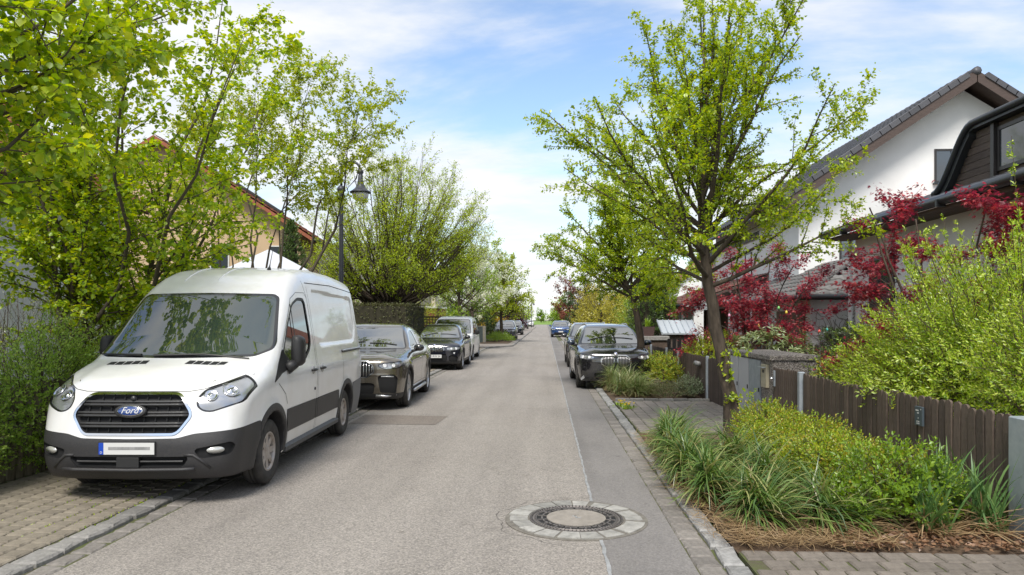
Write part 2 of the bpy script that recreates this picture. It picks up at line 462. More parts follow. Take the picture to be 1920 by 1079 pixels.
kerb_l = flat_structure("kerb_left", KL - 0.40, KL - 0.005, -6, 60, 0.0, M_joint)
ks = stone_variants("kerb_stone", 0.182, 0.295, 0.11, 0.013, M_granite, 10, 7, 0.016)
gs = stone_variants("gutter_stone", 0.16, 0.252, 0.10, 0.012, M_gutter, 10, 8, 0.014)
rr = random.Random(9)
pk = []; pgut = []
y = 3.2
while y < 60: pk.append((KL - 0.30, y, -0.066, 0)); y += 0.315
y = 3.2
while y < 60: pgut.append((KL - 0.098, y, -0.088, 0)); y += 0.275
lay("kerb_stone", ks, pk, kerb_l, rr, 110)
lay("gutter_stone", gs, pgut, kerb_l, rr, 120)
# build-out of the kerb with a planted island further on
MBk = MB().prism([(KL - 0.4, 44.0), (-2.3, 47.5), (-2.3, 180), (-6.1, 180), (-6.1, 44.0)], 'z', -0.1, 0.075)
tag(MBk.obj("pavement_build_out", M_paver2), kind="structure")
cb = stone_variants("kerb_stone", 0.16, 0.48, 0.16, 0.006, M_granite, 4, 31)
pl = []
for i in range(8): t_ = (i + 0.5) / 8; pl.append((KL - 0.4 + (-2.3 - KL + 0.4) * t_ + 0.06, 44 + 3.5 * t_ - 0.08, -0.06, math.atan2(-(-2.3 - KL + 0.4), 3.5)))
y = 47.8
while y < 110: pl.append((-2.24, y, -0.06, 0)); y += 0.5
lay("kerb_stone", cb, pl, kerb_l, rr, 140)

# right side
KR = ROAD_R
gut_r = flat_structure("kerb_right", KR + 0.004, KR + 0.42, -6, 200, 0.0, M_joint)
gsr = stone_variants("gutter_stone", 0.185, 0.20, 0.10, 0.008, M_gutter, 8, 12)
ksr = stone_variants("kerb_stone", 0.15, 0.385, 0.13, 0.012, M_granite_light, 8, 13, 0.014)
y = 3.2; pr = []; pk = []
while y < 60: pr.append((KR + 0.105, y, -0.086, 0)); y += 0.21
y = 3.3
while y < 60: pk.append((KR + 0.285, y, -0.092, 0)); y += 0.415
lay("gutter_stone", gsr, pr, gut_r, rr, 150)
lay("kerb_stone", ksr, pk, gut_r, rr, 120)
BX = KR + 0.37             # where beds and drives begin
drv = flat_structure("driveway", BX, 4.2, 11.0, 15.35, 0.045, M_joint)
pv2 = stone_variants("paver", 0.188, 0.188, 0.05, 0.004, M_paver2, 8, 15)
pl = []
for ix in range(13):
    for iy in range(23):
        x = BX + 0.11 + ix * 0.2; y = 11.1 + iy * 0.2 + (0.1 if ix % 2 else 0)
        if y < 15.3: pl.append((x, y, 0.012, 0))
lay("paver", pv2, pl, drv, rr, 300)
# narrow edging stones in line with the kerb, along the drive's far end
es = stone_variants("edging_stone", 0.30, 0.07, 0.10, 0.004, M_granite, 5, 17)
lay("edging_stone", es, [(BX + 0.2 + i * 0.31, 15.42, 0.0, 0) for i in range(8)], drv, rr, 50)
drv2 = flat_structure("driveway_front", BX, 6.5, -3, 5.42, 0.045, M_joint)
pl = []
for ix in range(18):
    for iy in range(12):
        x = BX + 0.11 + ix * 0.2 + (0.1 if iy % 2 else 0); y = 5.32 - iy * 0.2
        pl.append((x, y, 0.012, 0))
pv3 = stone_variants("paver", 0.186, 0.186, 0.05, 0.006, mat("concrete_paver_front", (0.20, 0.172, 0.145), 0.9, var=0.45, vscale=7, island=0.16, bump=0.4, bscale=45), 8, 19)
lay("paver", pv3, pl, drv2, rr, 300)
M_bed = mat("bed_soil", (0.075, 0.05, 0.033), 0.95, var=0.5, vscale=9, vcol=(0.13, 0.085, 0.05), bump=1.0, bscale=25)
def mound(name, x0, x1, y0, y1, h, material, seed, nx=24, ny=40):
    rnd = random.Random(seed); V = []; F = []
    ph = [rnd.uniform(0, 6) for _ in range(6)]
    for j in range(ny + 1):
        for i in range(nx + 1):
            u, v = i / nx, j / ny
            e = min(u, 1 - u, 1) * 8; e2 = min(v, 1 - v) * 12
            k = min(1, e) * min(1, e2)
            x = x0 + (x1 - x0) * u; y = y0 + (y1 - y0) * v
            z = 0.03 + k * h * (0.7 + 0.3 * math.sin(x * 3 + ph[0]) * math.sin(y * 2.3 + ph[1]) + 0.2 * math.sin(x * 9 + ph[2]) * math.sin(y * 8 + ph[3]))
            V.append((x, y, z))
    for j in range(ny):
        for i in range(nx):
            a = j * (nx + 1) + i; F.append((a, a + 1, a + nx + 2, a + nx + 1))
    return tag(mobj(name, np_mesh(name, V, F, material, True)), kind="structure")
mound("planting_bed", BX, 3.75, 5.42, 11.0, 0.06, M_bed, 1)
mound("planting_bed", BX, 3.55, 15.46, 24.5, 0.06, M_bed, 2)
mound("planting_bed", -5.6, -2.45, 50.5, 58.0, 0.14, M_bed, 3)
flat_structure("footway_right", BX, 3.4, 24.5, 200, 0.05, M_paver2)

# ---- manhole
mh = empty("manhole_cover", (MH[0], MH[1], 0.0), R(12), "round cast iron manhole cover with concrete centre ringed by pale granite setts", "manhole cover")
M_iron = mat("cast_iron", (0.24, 0.215, 0.20), 0.55, metal=0.55, var=0.4, vscale=30, bump=0.3, bscale=60)
M_hole = mat("black_void", (0.01, 0.01, 0.01), 0.9)
M_conc = mat("manhole_concrete", (0.30, 0.27, 0.235), 0.9, var=0.25, vscale=14, bump=0.4, bscale=80)
MB().lathe([(0.63, 0.002), (0.63, 0.0125), (0.0001, 0.0125)], 64).obj("mortar_bed", mat("mortar", (0.19, 0.175, 0.15), 0.95, var=0.4, vscale=20), mh)
rnd = random.Random(4)
ns = 18
for k in range(ns):
    a0 = 2 * math.pi * (k + rnd.uniform(-0.12, 0.12)) / ns + 0.026; a1 = 2 * math.pi * (k + 1) / ns - 0.028 + rnd.uniform(-0.02, 0.02)
    r0, r1 = 0.428 + rnd.uniform(-0.006, 0.01), 0.595 + rnd.uniform(-0.022, 0.018)
    b = MB(); zt = 0.018 + rnd.uniform(-0.002, 0.003); N = 5
    vs = [(r * math.cos(a0 + (a1 - a0) * i / (N - 1)), r * math.sin(a0 + (a1 - a0) * i / (N - 1)), z) for z in (0.004, zt) for r in (r0, r1) for i in range(N)]
    fs = []
    for z in (0, 1):
        o = z * 2 * N
        fs.append(tuple([o + i for i in range(N)] + [o + N + i for i in reversed(range(N))]))
    for lst in (list(range(N)), list(range(N, 2 * N))):
        for i in range(N - 1): fs.append((lst[i], lst[i + 1], lst[i + 1] + 2 * N, lst[i] + 2 * N))
    fs += [(0, N, 3 * N, 2 * N), (N - 1, 2 * N - 1, 4 * N - 1, 3 * N - 1)]
    b.add(vs, fs).obj("granite_sett", M_ring, mh)
MB().lathe([(0.415, 0.003), (0.415, 0.022), (0.395, 0.0225), (0.39, 0.016), (0.375, 0.016), (0.37, 0.0225), (0.352, 0.0225), (0.35, 0.015), (0.29, 0.015)], 72).obj("frame_ring", M_iron, mh)
for rad, num, w, l in ((0.40, 76, 0.0075, 0.022), (0.362, 76, 0.006, 0.014)):
    b = MB()
    for k in range(num):
        a = 2 * math.pi * k / num; c, s = math.cos(a), math.sin(a)
        q = [(-l / 2, -w / 2), (l / 2, -w / 2), (l / 2, w / 2), (-l / 2, w / 2)]
        b.add([(c * (rad + u) - s * v, s * (rad + u) + c * v, z) for z in (0.019, 0.0245) for u, v in q], [(4, 5, 6, 7), (0, 1, 5, 4), (1, 2, 6, 5), (2, 3, 7, 6), (3, 0, 4, 7)])
    o = tag(b.obj("slot_ring", M_hole, mh), kind="stuff")
MB().lathe([(0.35, 0.0165), (0.35, 0.017), (0.255, 0.017), (0.255, 0.0165)], 60).obj("slot_recess", M_hole, mh)
for k in range(16):
    a = 2 * math.pi * k / 16; b = MB()
    for (r0, r1, da) in ((0.262, 0.347, 0.02), (0.298, 0.312, 0.17)):
        c0 = [(r * math.cos(a + t), r * math.sin(a + t), z) for z in (0.017, 0.0235) for (r, t) in ((r0, -da), (r1, -da), (r1, da), (r0, da))]
        b.add(c0, [(4, 5, 6, 7), (0, 1, 5, 4), (1, 2, 6, 5), (2, 3, 7, 6), (3, 0, 4, 7)])
    b.obj("vent_rib", M_iron, mh)
MB().lathe([(0.262, 0.012), (0.262, 0.0245), (0.25, 0.026), (0.0001, 0.026)], 60).obj("concrete_infill", M_conc, mh)
b = MB()
for (x, y, w, h) in ((-0.012, 0.03, 0.035, 0.014), (0.0, 0.0, 0.014, 0.075), (0.015, -0.03, 0.04, 0.013)): b.box(x - w / 2, x + w / 2, y - h / 2, y + h / 2, 0.025, 0.0285)
b.obj("cast_emblem", mat("emblem_grey", (0.42, 0.42, 0.42), 0.5, metal=0.5), mh)

# hairline crack round the sett ring
b = MB(); rnd = random.Random(6); pr_ = None
for k in range(46):
    a = R(70 + k * 4.2); r_ = 0.70 + 0.035 * math.sin(k * 0.6) + rnd.uniform(-0.012, 0.012)
    p_ = Vector((MH[0] + r_ * math.cos(a), MH[1] + r_ * math.sin(a) * 1.03))
    if pr_ is not None:
        d_ = (p_ - pr_).normalized(); n_ = Vector((-d_.y, d_.x)) * rnd.uniform(0.001, 0.0026)
        b.add([(pr_.x - n_.x, pr_.y - n_.y, 0.0075), (p_.x - n_.x, p_.y - n_.y, 0.0075), (p_.x + n_.x, p_.y + n_.y, 0.0075), (pr_.x + n_.x, pr_.y + n_.y, 0.0075)], [(0, 1, 2, 3)])
    pr_ = p_
tag(b.obj("road_crack", mat("crack_dark", (0.07, 0.065, 0.06), 0.95)), kind="structure")
# ================================================================== VEHICLE TOOLKIT
def smax(a, b, k):
    h = np.maximum(k - np.abs(a - b), 0.0) / k
    return np.maximum(a, b) + h * h * k * 0.25
def smin(a, b, k): return -smax(-a, -b, k)

class Curve1:
    """smoothed piecewise-linear function of one variable"""
    def __init__(s, pts, sm=0.0, n=600):
        x = np.array([p[0] for p in pts], float); y = np.array([p[1] for p in pts], float)
        s.x0, s.x1 = x[0], x[-1]; s.xs = np.linspace(x[0], x[-1], n); v = np.interp(s.xs, x, y)
        if sm > 0:
            w = max(1, int(3 * sm / (x[-1] - x[0]) * n)); k = np.exp(-0.5 * (np.arange(-w, w + 1) / (w / 3)) ** 2); k /= k.sum()
            lo = v[0] + (v[0] - v[1:w + 1][::-1]); hi = v[-1] + (v[-1] - v[-w - 1:-1][::-1])
            v = np.convolve(np.concatenate([lo, v, hi]), k, 'valid')
        s.v = v
    def __call__(s, x): return np.interp(x, s.xs, s.v)

def poly_sd(px, py, poly):
    """signed distance to a polygon (negative inside)"""
    P = np.array(poly, float); n = len(P)
    d = np.full(px.shape, 1e9); sgn = np.zeros(px.shape, bool)
    for i in range(n):
        a, b = P[i], P[(i + 1) % n]; e = b - a
        wx, wy = px - a[0], py - a[1]
        t = np.clip((wx * e[0] + wy * e[1]) / (e @ e + 1e-12), 0, 1)
        d = np.minimum(d, (wx - e[0] * t) ** 2 + (wy - e[1] * t) ** 2)
        c = ((a[1] > py) != (b[1] > py))
        with np.errstate(divide='ignore', invalid='ignore'):
            xi = (b[0] - a[0]) * (py - a[1]) / (b[1] - a[1] + 1e-15) + a[0]
        sgn ^= (c & (px < xi))
    return np.where(sgn, -1, 1) * np.sqrt(d)

def round_poly(poly, r, n=5):
    """2-D outline with rounded corners"""
    out = []; m = len(poly)
    for i in range(m):
        p0, p1, p2 = Vector(poly[i - 1]), Vector(poly[i]), Vector(poly[(i + 1) % m])
        a = (p0 - p1); b = (p2 - p1); ra = min(r, a.length * 0.45, b.length * 0.45)
        s, e = p1 + a.normalized() * ra, p1 + b.normalized() * ra
        for k in range(n + 1):
            t = k / n; out.append(tuple((1 - t) ** 2 * s + 2 * t * (1 - t) * p1 + t * t * e))
    return out

def surface_nets(f, lo, hi, h):
    n = [int(math.ceil((hi[i] - lo[i]) / h)) + 1 for i in range(3)]
    ax = [lo[i] + h * np.arange(n[i]) for i in range(3)]
    X, Y, Z = np.meshgrid(*ax, indexing='ij', sparse=True)
    D = f(X, Y, Z); D = np.broadcast_to(D, n)
    ins = D < 0
    cnt = np.zeros([k - 1 for k in n], np.int8)
    for a in (0, 1):
        for b in (0, 1):
            for c in (0, 1): cnt += ins[a:n[0] - 1 + a, b:n[1] - 1 + b, c:n[2] - 1 + c]
    cells = (cnt > 0) & (cnt < 8)
    idx = -np.ones(cells.shape, np.int64); ci = np.argwhere(cells); idx[cells] = np.arange(len(ci))
    acc = np.zeros((len(ci), 3)); num = np.zeros(len(ci))
    E = [((0, b, c), 0) for b in (0, 1) for c in (0, 1)] + [((a, 0, c), 1) for a in (0, 1) for c in (0, 1)] + [((a, b, 0), 2) for a in (0, 1) for b in (0, 1)]
    for off, axn in E:
        p = ci + np.array(off); q = p.copy(); q[:, axn] += 1
        d0 = D[p[:, 0], p[:, 1], p[:, 2]]; d1 = D[q[:, 0], q[:, 1], q[:, 2]]
        m = (d0 < 0) != (d1 < 0)
        t = np.where(m, d0 / np.where(m, d0 - d1, 1), 0)
        pos = p.astype(float); pos[:, axn] += t
        acc[m] += pos[m]; num += m
    V = acc / num[:, None] * h + np.array(lo)
    F = []
    for axn in range(3):
        o1, o2 = [(1, 2), (2, 0), (0, 1)][axn]
        s0 = [slice(None)] * 3; s1 = [slice(None)] * 3
        s0[axn] = slice(0, n[axn] - 1); s1[axn] = slice(1, n[axn])
        A, B = ins[tuple(s0)], ins[tuple(s1)]
        e = np.argwhere(A != B)
        e = e[(e[:, o1] > 0) & (e[:, o2] > 0) & (e[:, o1] < n[o1] - 1) & (e[:, o2] < n[o2] - 1)]
        fl = A[e[:, 0], e[:, 1], e[:, 2]]
        def cell(d1, d2):
            c = e.copy(); c[:, o1] -= d1; c[:, o2] -= d2; return idx[c[:, 0], c[:, 1], c[:, 2]]
        q = np.stack([cell(1, 1), cell(0, 1), cell(0, 0), cell(1, 0)], 1)
        q[~fl] = q[~fl][:, ::-1]
        F.append(q)
    return V, np.concatenate(F)

def sdf_grad(f, V, e):
    g = np.zeros_like(V)
    for i in range(3):
        a = V.copy(); b = V.copy(); a[:, i] += e; b[:, i] -= e
        g[:, i] = (f(a[:, 0], a[:, 1], a[:, 2]) - f(b[:, 0], b[:, 1], b[:, 2])) / (2 * e)
    return g

class Skin:
    """triangle surface of an implicit body, cut into parts by scalar fields"""
    def __init__(s, f, lo, hi, h):
        V, Q = surface_nets(f, lo, hi, h)
        for _ in range(3):
            g = sdf_grad(f, V, 0.004); d = f(V[:, 0], V[:, 1], V[:, 2])
            st = d[:, None] * g / np.maximum((g * g).sum(1), 0.2)[:, None]
            ln = np.linalg.norm(st, axis=1); st *= (np.minimum(ln, 0.4 * h) / np.maximum(ln, 1e-9))[:, None]
            V = V - st
        N = sdf_grad(f, V, 0.007); N /= np.maximum(np.linalg.norm(N, axis=1), 1e-9)[:, None]
        s.f = f; s.V = V; s.N = N
        s.T = np.concatenate([Q[:, [0, 1, 2]], Q[:, [0, 2, 3]]])
        s.bvh = BVHTree.FromPolygons([tuple(v) for v in V], [tuple(t) for t in s.T], epsilon=0.0)
    def cut(s, g):
        """split at g = 0: returns (V, N, T) of the g < 0 side and keeps the rest"""
        V, N, T = s.V, s.N, s.T
        gv = g(V[:, 0], V[:, 1], V[:, 2], N)
        gv = np.where(np.abs(gv) < 1e-6, 1e-6, gv)
        neg = gv < 0; k = neg[T].sum(1)
        inn = [T[k == 3]]; out = [T[k == 0]]
        newV = []; newN = []; cache = {}; base = len(V); ti, to = [], []
        def ev(a, b):
            key = (a, b) if a < b else (b, a)
            if key not in cache:
                t = gv[a] / (gv[a] - gv[b]); newV.append(V[a] * (1 - t) + V[b] * t); newN.append(N[a] * (1 - t) + N[b] * t)
                cache[key] = base + len(newV) - 1
            return cache[key]
        for tri in T[(k == 1) | (k == 2)]:
            tri = [int(i) for i in tri]
            kk = sum(bool(neg[i]) for i in tri); lone = True if kk == 1 else False
            j = [i for i in range(3) if bool(neg[tri[i]]) == lone][0]
            a, b, c = tri[j], tri[(j + 1) % 3], tri[(j + 2) % 3]
            p, q = ev(a, b), ev(a, c)
            A = [(a, p, q)]; B = [(p, b, c), (p, c, q)]
            if lone: ti += A; to += B
            else: ti += B; to += A
        if newV: s.V = np.concatenate([V, np.array(newV)]); nn = np.array(newN); s.N = np.concatenate([N, nn / np.linalg.norm(nn, axis=1)[:, None]])
        Ti = np.concatenate(inn + ([np.array(ti)] if ti else [])); s.T = np.concatenate(out + ([np.array(to)] if to else []))
        return s.sub(Ti)
    def sub(s, T):
        u, inv = np.unique(T.ravel(), return_inverse=True)
        return s.V[u], s.N[u], inv.reshape(-1, 3)
    def front(s, x, z, y0=-1.0):
        r = s.bvh.ray_cast(Vector((x, y0, z)), Vector((0, 1, 0)))
        return r[0], r[1]
    def side(s, y, z, sx):
        r = s.bvh.ray_cast(Vector((2.5 * sx, y, z)), Vector((-sx, 0, 0)))
        return r[0], r[1]
    def top(s, x, y):
        r = s.bvh.ray_cast(Vector((x, y, 4.0)), Vector((0, 0, -1)))
        return r[0], r[1]

def skin_part(name, vnt, material, parent, inset=0.0, rim=False):
    V, N, T = vnt
    if len(T) == 0: return None
    V = V - N * inset
    if rim and inset:
        # wall from the body surface down to the inset panel
        e = {}
        for t in T:
            for a, b in ((t[0], t[1]), (t[1], t[2]), (t[2], t[0])):
                k = (min(a, b), max(a, b)); e[k] = None if k in e else (a, b)
        be = [v for v in e.values() if v is not None]
        if be:
            n0 = len(V); be = np.array(be); V = np.concatenate([V, vnt[0]]); N = np.concatenate([N, N])
            T = np.concatenate([T, np.stack([be[:, 1], be[:, 0], be[:, 0] + n0], 1), np.stack([be[:, 1], be[:, 0] + n0, be[:, 1] + n0], 1)])
            u, inv = np.unique(T.ravel(), return_inverse=True); V = V[u]; N = N[u]; T = inv.reshape(-1, 3)
    return mobj(name, np_mesh(name, V, T, material, True, N), parent)

def ribbon(name, skin, pts, width, material, parent, mode, off=0.0015, step=0.04):
    """thin seam laid on the body; pts in (y,z) for sides '+x'/'-x', (x,z) for 'front', (x,y) for 'top'"""
    P = []
    for a, b in zip(pts[:-1], pts[1:]):
        n = max(1, int(math.dist(a, b) / step))
        P += [(a[0] + (b[0] - a[0]) * i / n, a[1] + (b[1] - a[1]) * i / n) for i in range(n)]
    P.append(pts[-1]); Q = []
    for p in P:
        if mode == 'front': q = skin.front(p[0], p[1])
        elif mode == 'top': q = skin.top(p[0], p[1])
        else: q = skin.side(p[0], p[1], 1 if mode == '+x' else -1)
        if q[0] is not None: Q.append((q[0] + q[1] * off, q[1]))
    if len(Q) < 2: return None
    vs = []; fs = []
    for i, (p, n) in enumerate(Q):
        d = Q[min(i + 1, len(Q) - 1)][0] - Q[max(i - 1, 0)][0]
        s = d.cross(n).normalized() * width / 2; vs += [p - s, p + s]
    for i in range(len(Q) - 1): fs.append((2 * i, 2 * i + 1, 2 * i + 3, 2 * i + 2))
    return MB().add(vs, fs).obj(name, material, parent)

# shared vehicle materials
def glass_mat(name, base, f0=1.9):
    return mat(name, base, 0.015, spec=0.5, ior=f0)
M_glass = glass_mat("car_glass", (0.018, 0.024, 0.022), 2.5)
M_screen = glass_mat("windscreen_glass", (0.02, 0.026, 0.024), 4.2)
M_glass_green = glass_mat("van_glass", (0.025, 0.038, 0.031), 2.35)
M_black = mat("black_plastic", (0.02, 0.02, 0.021), 0.5, bump=0.15, bscale=300)
M_gloss_black = mat("gloss_black", (0.012, 0.012, 0.013), 0.12, coat=0.5)
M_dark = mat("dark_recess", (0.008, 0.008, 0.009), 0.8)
M_rubber = mat("tyre_rubber", (0.025, 0.024, 0.023), 0.85, var=0.5, vscale=9, vcol=(0.06, 0.055, 0.05), bump=0.2, bscale=120)
M_alloy = mat("alloy_silver", (0.52, 0.52, 0.53), 0.32, metal=0.85)
M_alloy_dark = mat("alloy_dark", (0.05, 0.05, 0.055), 0.35, metal=0.6)
M_chrome = mat("chrome", (0.72, 0.72, 0.73), 0.12, metal=1.0)
M_steel_rim = mat("steel_wheel_trim", (0.46, 0.43, 0.41), 0.4, metal=0.35, var=0.4, vscale=10, vcol=(0.33, 0.28, 0.24))
M_lamp = mat("lamp_silver", (0.46, 0.47, 0.49), 0.2, metal=0.6, var=0.6, vscale=5, vcol=(0.30, 0.31, 0.32), coat=1.0, detail=1)
M_lamp_dark = mat("lamp_smoked", (0.10, 0.105, 0.115), 0.1, metal=0.5, var=0.7, vscale=18, vcol=(0.45, 0.46, 0.48), coat=1.0)
M_lens = mat("lamp_lens", (0.75, 0.76, 0.78), 0.1, coat=1.0)
M_amber = mat("amber_lens", (0.62, 0.18, 0.03), 0.2, coat=1.0)
M_plate = mat("plate_white", (0.62, 0.62, 0.61), 0.4)
M_plate_ink = mat("plate_ink", (0.015, 0.015, 0.015), 0.5)
M_euro = mat("plate_blue", (0.01, 0.06, 0.42), 0.4)
M_disc = mat("brake_disc", (0.05, 0.048, 0.046), 0.5, metal=0.5)

def tyre_mesh(R_, W_, rr):
    w = W_ / 2
    prof = [(rr, -w * 0.80), (rr + 0.02, -w * 0.93), ((rr + R_) / 2, -w * 1.0), (R_ - 0.03, -w * 0.95), (R_ - 0.008, -w * 0.80), (R_, -w * 0.6),
            (R_, -w * 0.22), (R_ - 0.008, -w * 0.2), (R_ - 0.008, -w * 0.14), (R_, -w * 0.12), (R_, w * 0.12), (R_ - 0.008, w * 0.14), (R_ - 0.008, w * 0.2), (R_, w * 0.22),
            (R_, w * 0.6), (R_ - 0.008, w * 0.80), (R_ - 0.03, w * 0.95), ((rr + R_) / 2, w * 1.0), (rr + 0.02, w * 0.93), (rr, w * 0.80)]
    return MB().lathe(prof, 44, axis='x', closed=True).mesh("tyre", M_rubber, True)

def rim_mb(rr, W_, ns, style):
    """outer face towards +x"""
    w = W_ / 2; b = MB()
    b.lathe([(rr + 0.004, w * 0.84), (rr - 0.012, w * 0.86), (rr - 0.025, w * 0.70), (rr - 0.04, -w * 0.2), (rr - 0.05, -w * 0.7)], 44, axis='x', caps=False)
    face = w * (0.62 if style != 'van' else 0.5); hub = 0.065 if style != 'van' else 0.085
    for k in range(ns):
        a0 = 2 * math.pi * k / ns
        arms = [(-0.11, 0.10), (0.11, -0.10)] if style == 'double' else [(0, 0)]
        for d0, d1 in arms:
            a = a0; wi, wo = (0.026, 0.016) if style == 'double' else ((0.034, 0.031) if style == 'van' else (0.035, 0.028))
            def pt(r, da, t): 
                c, s = math.cos(a + da), math.sin(a + da); return (r * c - t * s, r * s + t * c)
            i0, i1 = pt(hub * 0.7, d0 * 0.2, -wi), pt(hub * 0.7, d0 * 0.2, wi)
            o0, o1 = pt(rr - 0.014, d0, -wo), pt(rr - 0.014, d0, wo)
            vs = [(face + 0.012, *i0), (face + 0.012, *i1), (face + 0.02, *o1), (face + 0.02, *o0), (face - 0.035, *i0), (face - 0.035, *i1), (face - 0.02, *o1), (face - 0.02, *o0)]
            b.add(vs, [(0, 1, 2, 3), (0, 3, 7, 4), (1, 5, 6, 2), (0, 4, 5, 1), (2, 6, 7, 3), (4, 7, 6, 5)])
    b.lathe([(0.0001, face + 0.022), (hub * 0.55, face + 0.02), (hub, face + 0.008), (hub, face - 0.03)], 20, axis='x')
    return b

def wheel_set(R_, W_, rr, ns, style, rim_mat, disc_mat=None):
    ty = tyre_mesh(R_, W_, rr)
    rim = rim_mb(rr, W_, ns, style).mesh("rim", rim_mat); 
    disc = MB().lathe([(rr * 0.80, -0.02), (rr * 0.80, 0.012), (0.0001, 0.012)], 28, axis='x').mesh("brake_disc", disc_mat or M_disc)
    back = MB().lathe([(rr - 0.045, -W_ * 0.3), (0.0001, -W_ * 0.3)], 28, axis='x').mesh("wheel_shade_disc", M_dark)  # near-black disc standing in for the shade behind the spokes
    def put(parent, x, y, turn=0.0):
        s = 1 if x > 0 else -1
        o = mobj("wheel", ty, parent, (x, y, R_), (0, 0, turn + (0 if s > 0 else math.pi)))
        mobj("rim", rim, o); mobj("brake_disc", disc, o); mobj("inner_shadow_plate", back, o)
        return o
    return put

def mirror_part(name, c, size, material, parent, sx, arm=None, foot_mat=None):
    """rounded door mirror housing"""
    sx_, sy_, sz_ = size
    def f(x, y, z):
        return smax(smax(np.abs(x) - sx_ / 2 + 0.0 * y, np.abs(z) - sz_ / 2 * (1 - 0.25 * np.maximum(x * sx, 0) / sx_), sx_ * 0.35), smax(np.abs(y) - sy_ / 2, -y - sy_ / 2 + 1.2 * (x / sx_) ** 2 * sy_ + 0.6 * (z / sz_) ** 2 * sy_, sy_ * 0.4), sx_ * 0.3)
    V, Q = surface_nets(f, (-sx_ * .7, -sy_ * .8, -sz_ * .7), (sx_ * .7, sy_ * .8, sz_ * .7), min(size) / 7)
    N = sdf_grad(f, V, 0.004); N /= np.maximum(np.linalg.norm(N, axis=1), 1e-9)[:, None]
    o = mobj(name, np_mesh(name, V, Q, material, True, N), parent, c)
    if arm:
        b = MB().tube([(0, 0, -sz_ * 0.2), arm], [sz_ * 0.12, sz_ * 0.14], 8); b.obj("mirror_arm", foot_mat or material, o, True)
    return o

def number_plate(parent, skin, z, text=None, x=0.0, w=0.52, h=0.11):
    p, n = skin.front(x, z); y = p.y - 0.018
    pl = MB().box(x - w / 2, x + w / 2, y, y + 0.012, z - h / 2, z + h / 2).obj("number_plate", M_plate, parent)
    MB().box(x - w / 2 - 0.008, x + w / 2 + 0.008, y + 0.004, y + 0.06, z - h / 2 - 0.008, z + h / 2 + 0.008).obj("plate_holder", M_black, pl)
    MB().box(x - w / 2, x - w / 2 + 0.045, y - 0.0015, y + 0.002, z - h / 2, z + h / 2).obj("blue_band", M_euro, pl)
    if text:
        text_mesh("plate_lettering", text, 0.092, M_plate_ink, pl, (x + 0.02, y - 0.001, z), (R(90), 0, 0), extrude=0.0008)
    return pl
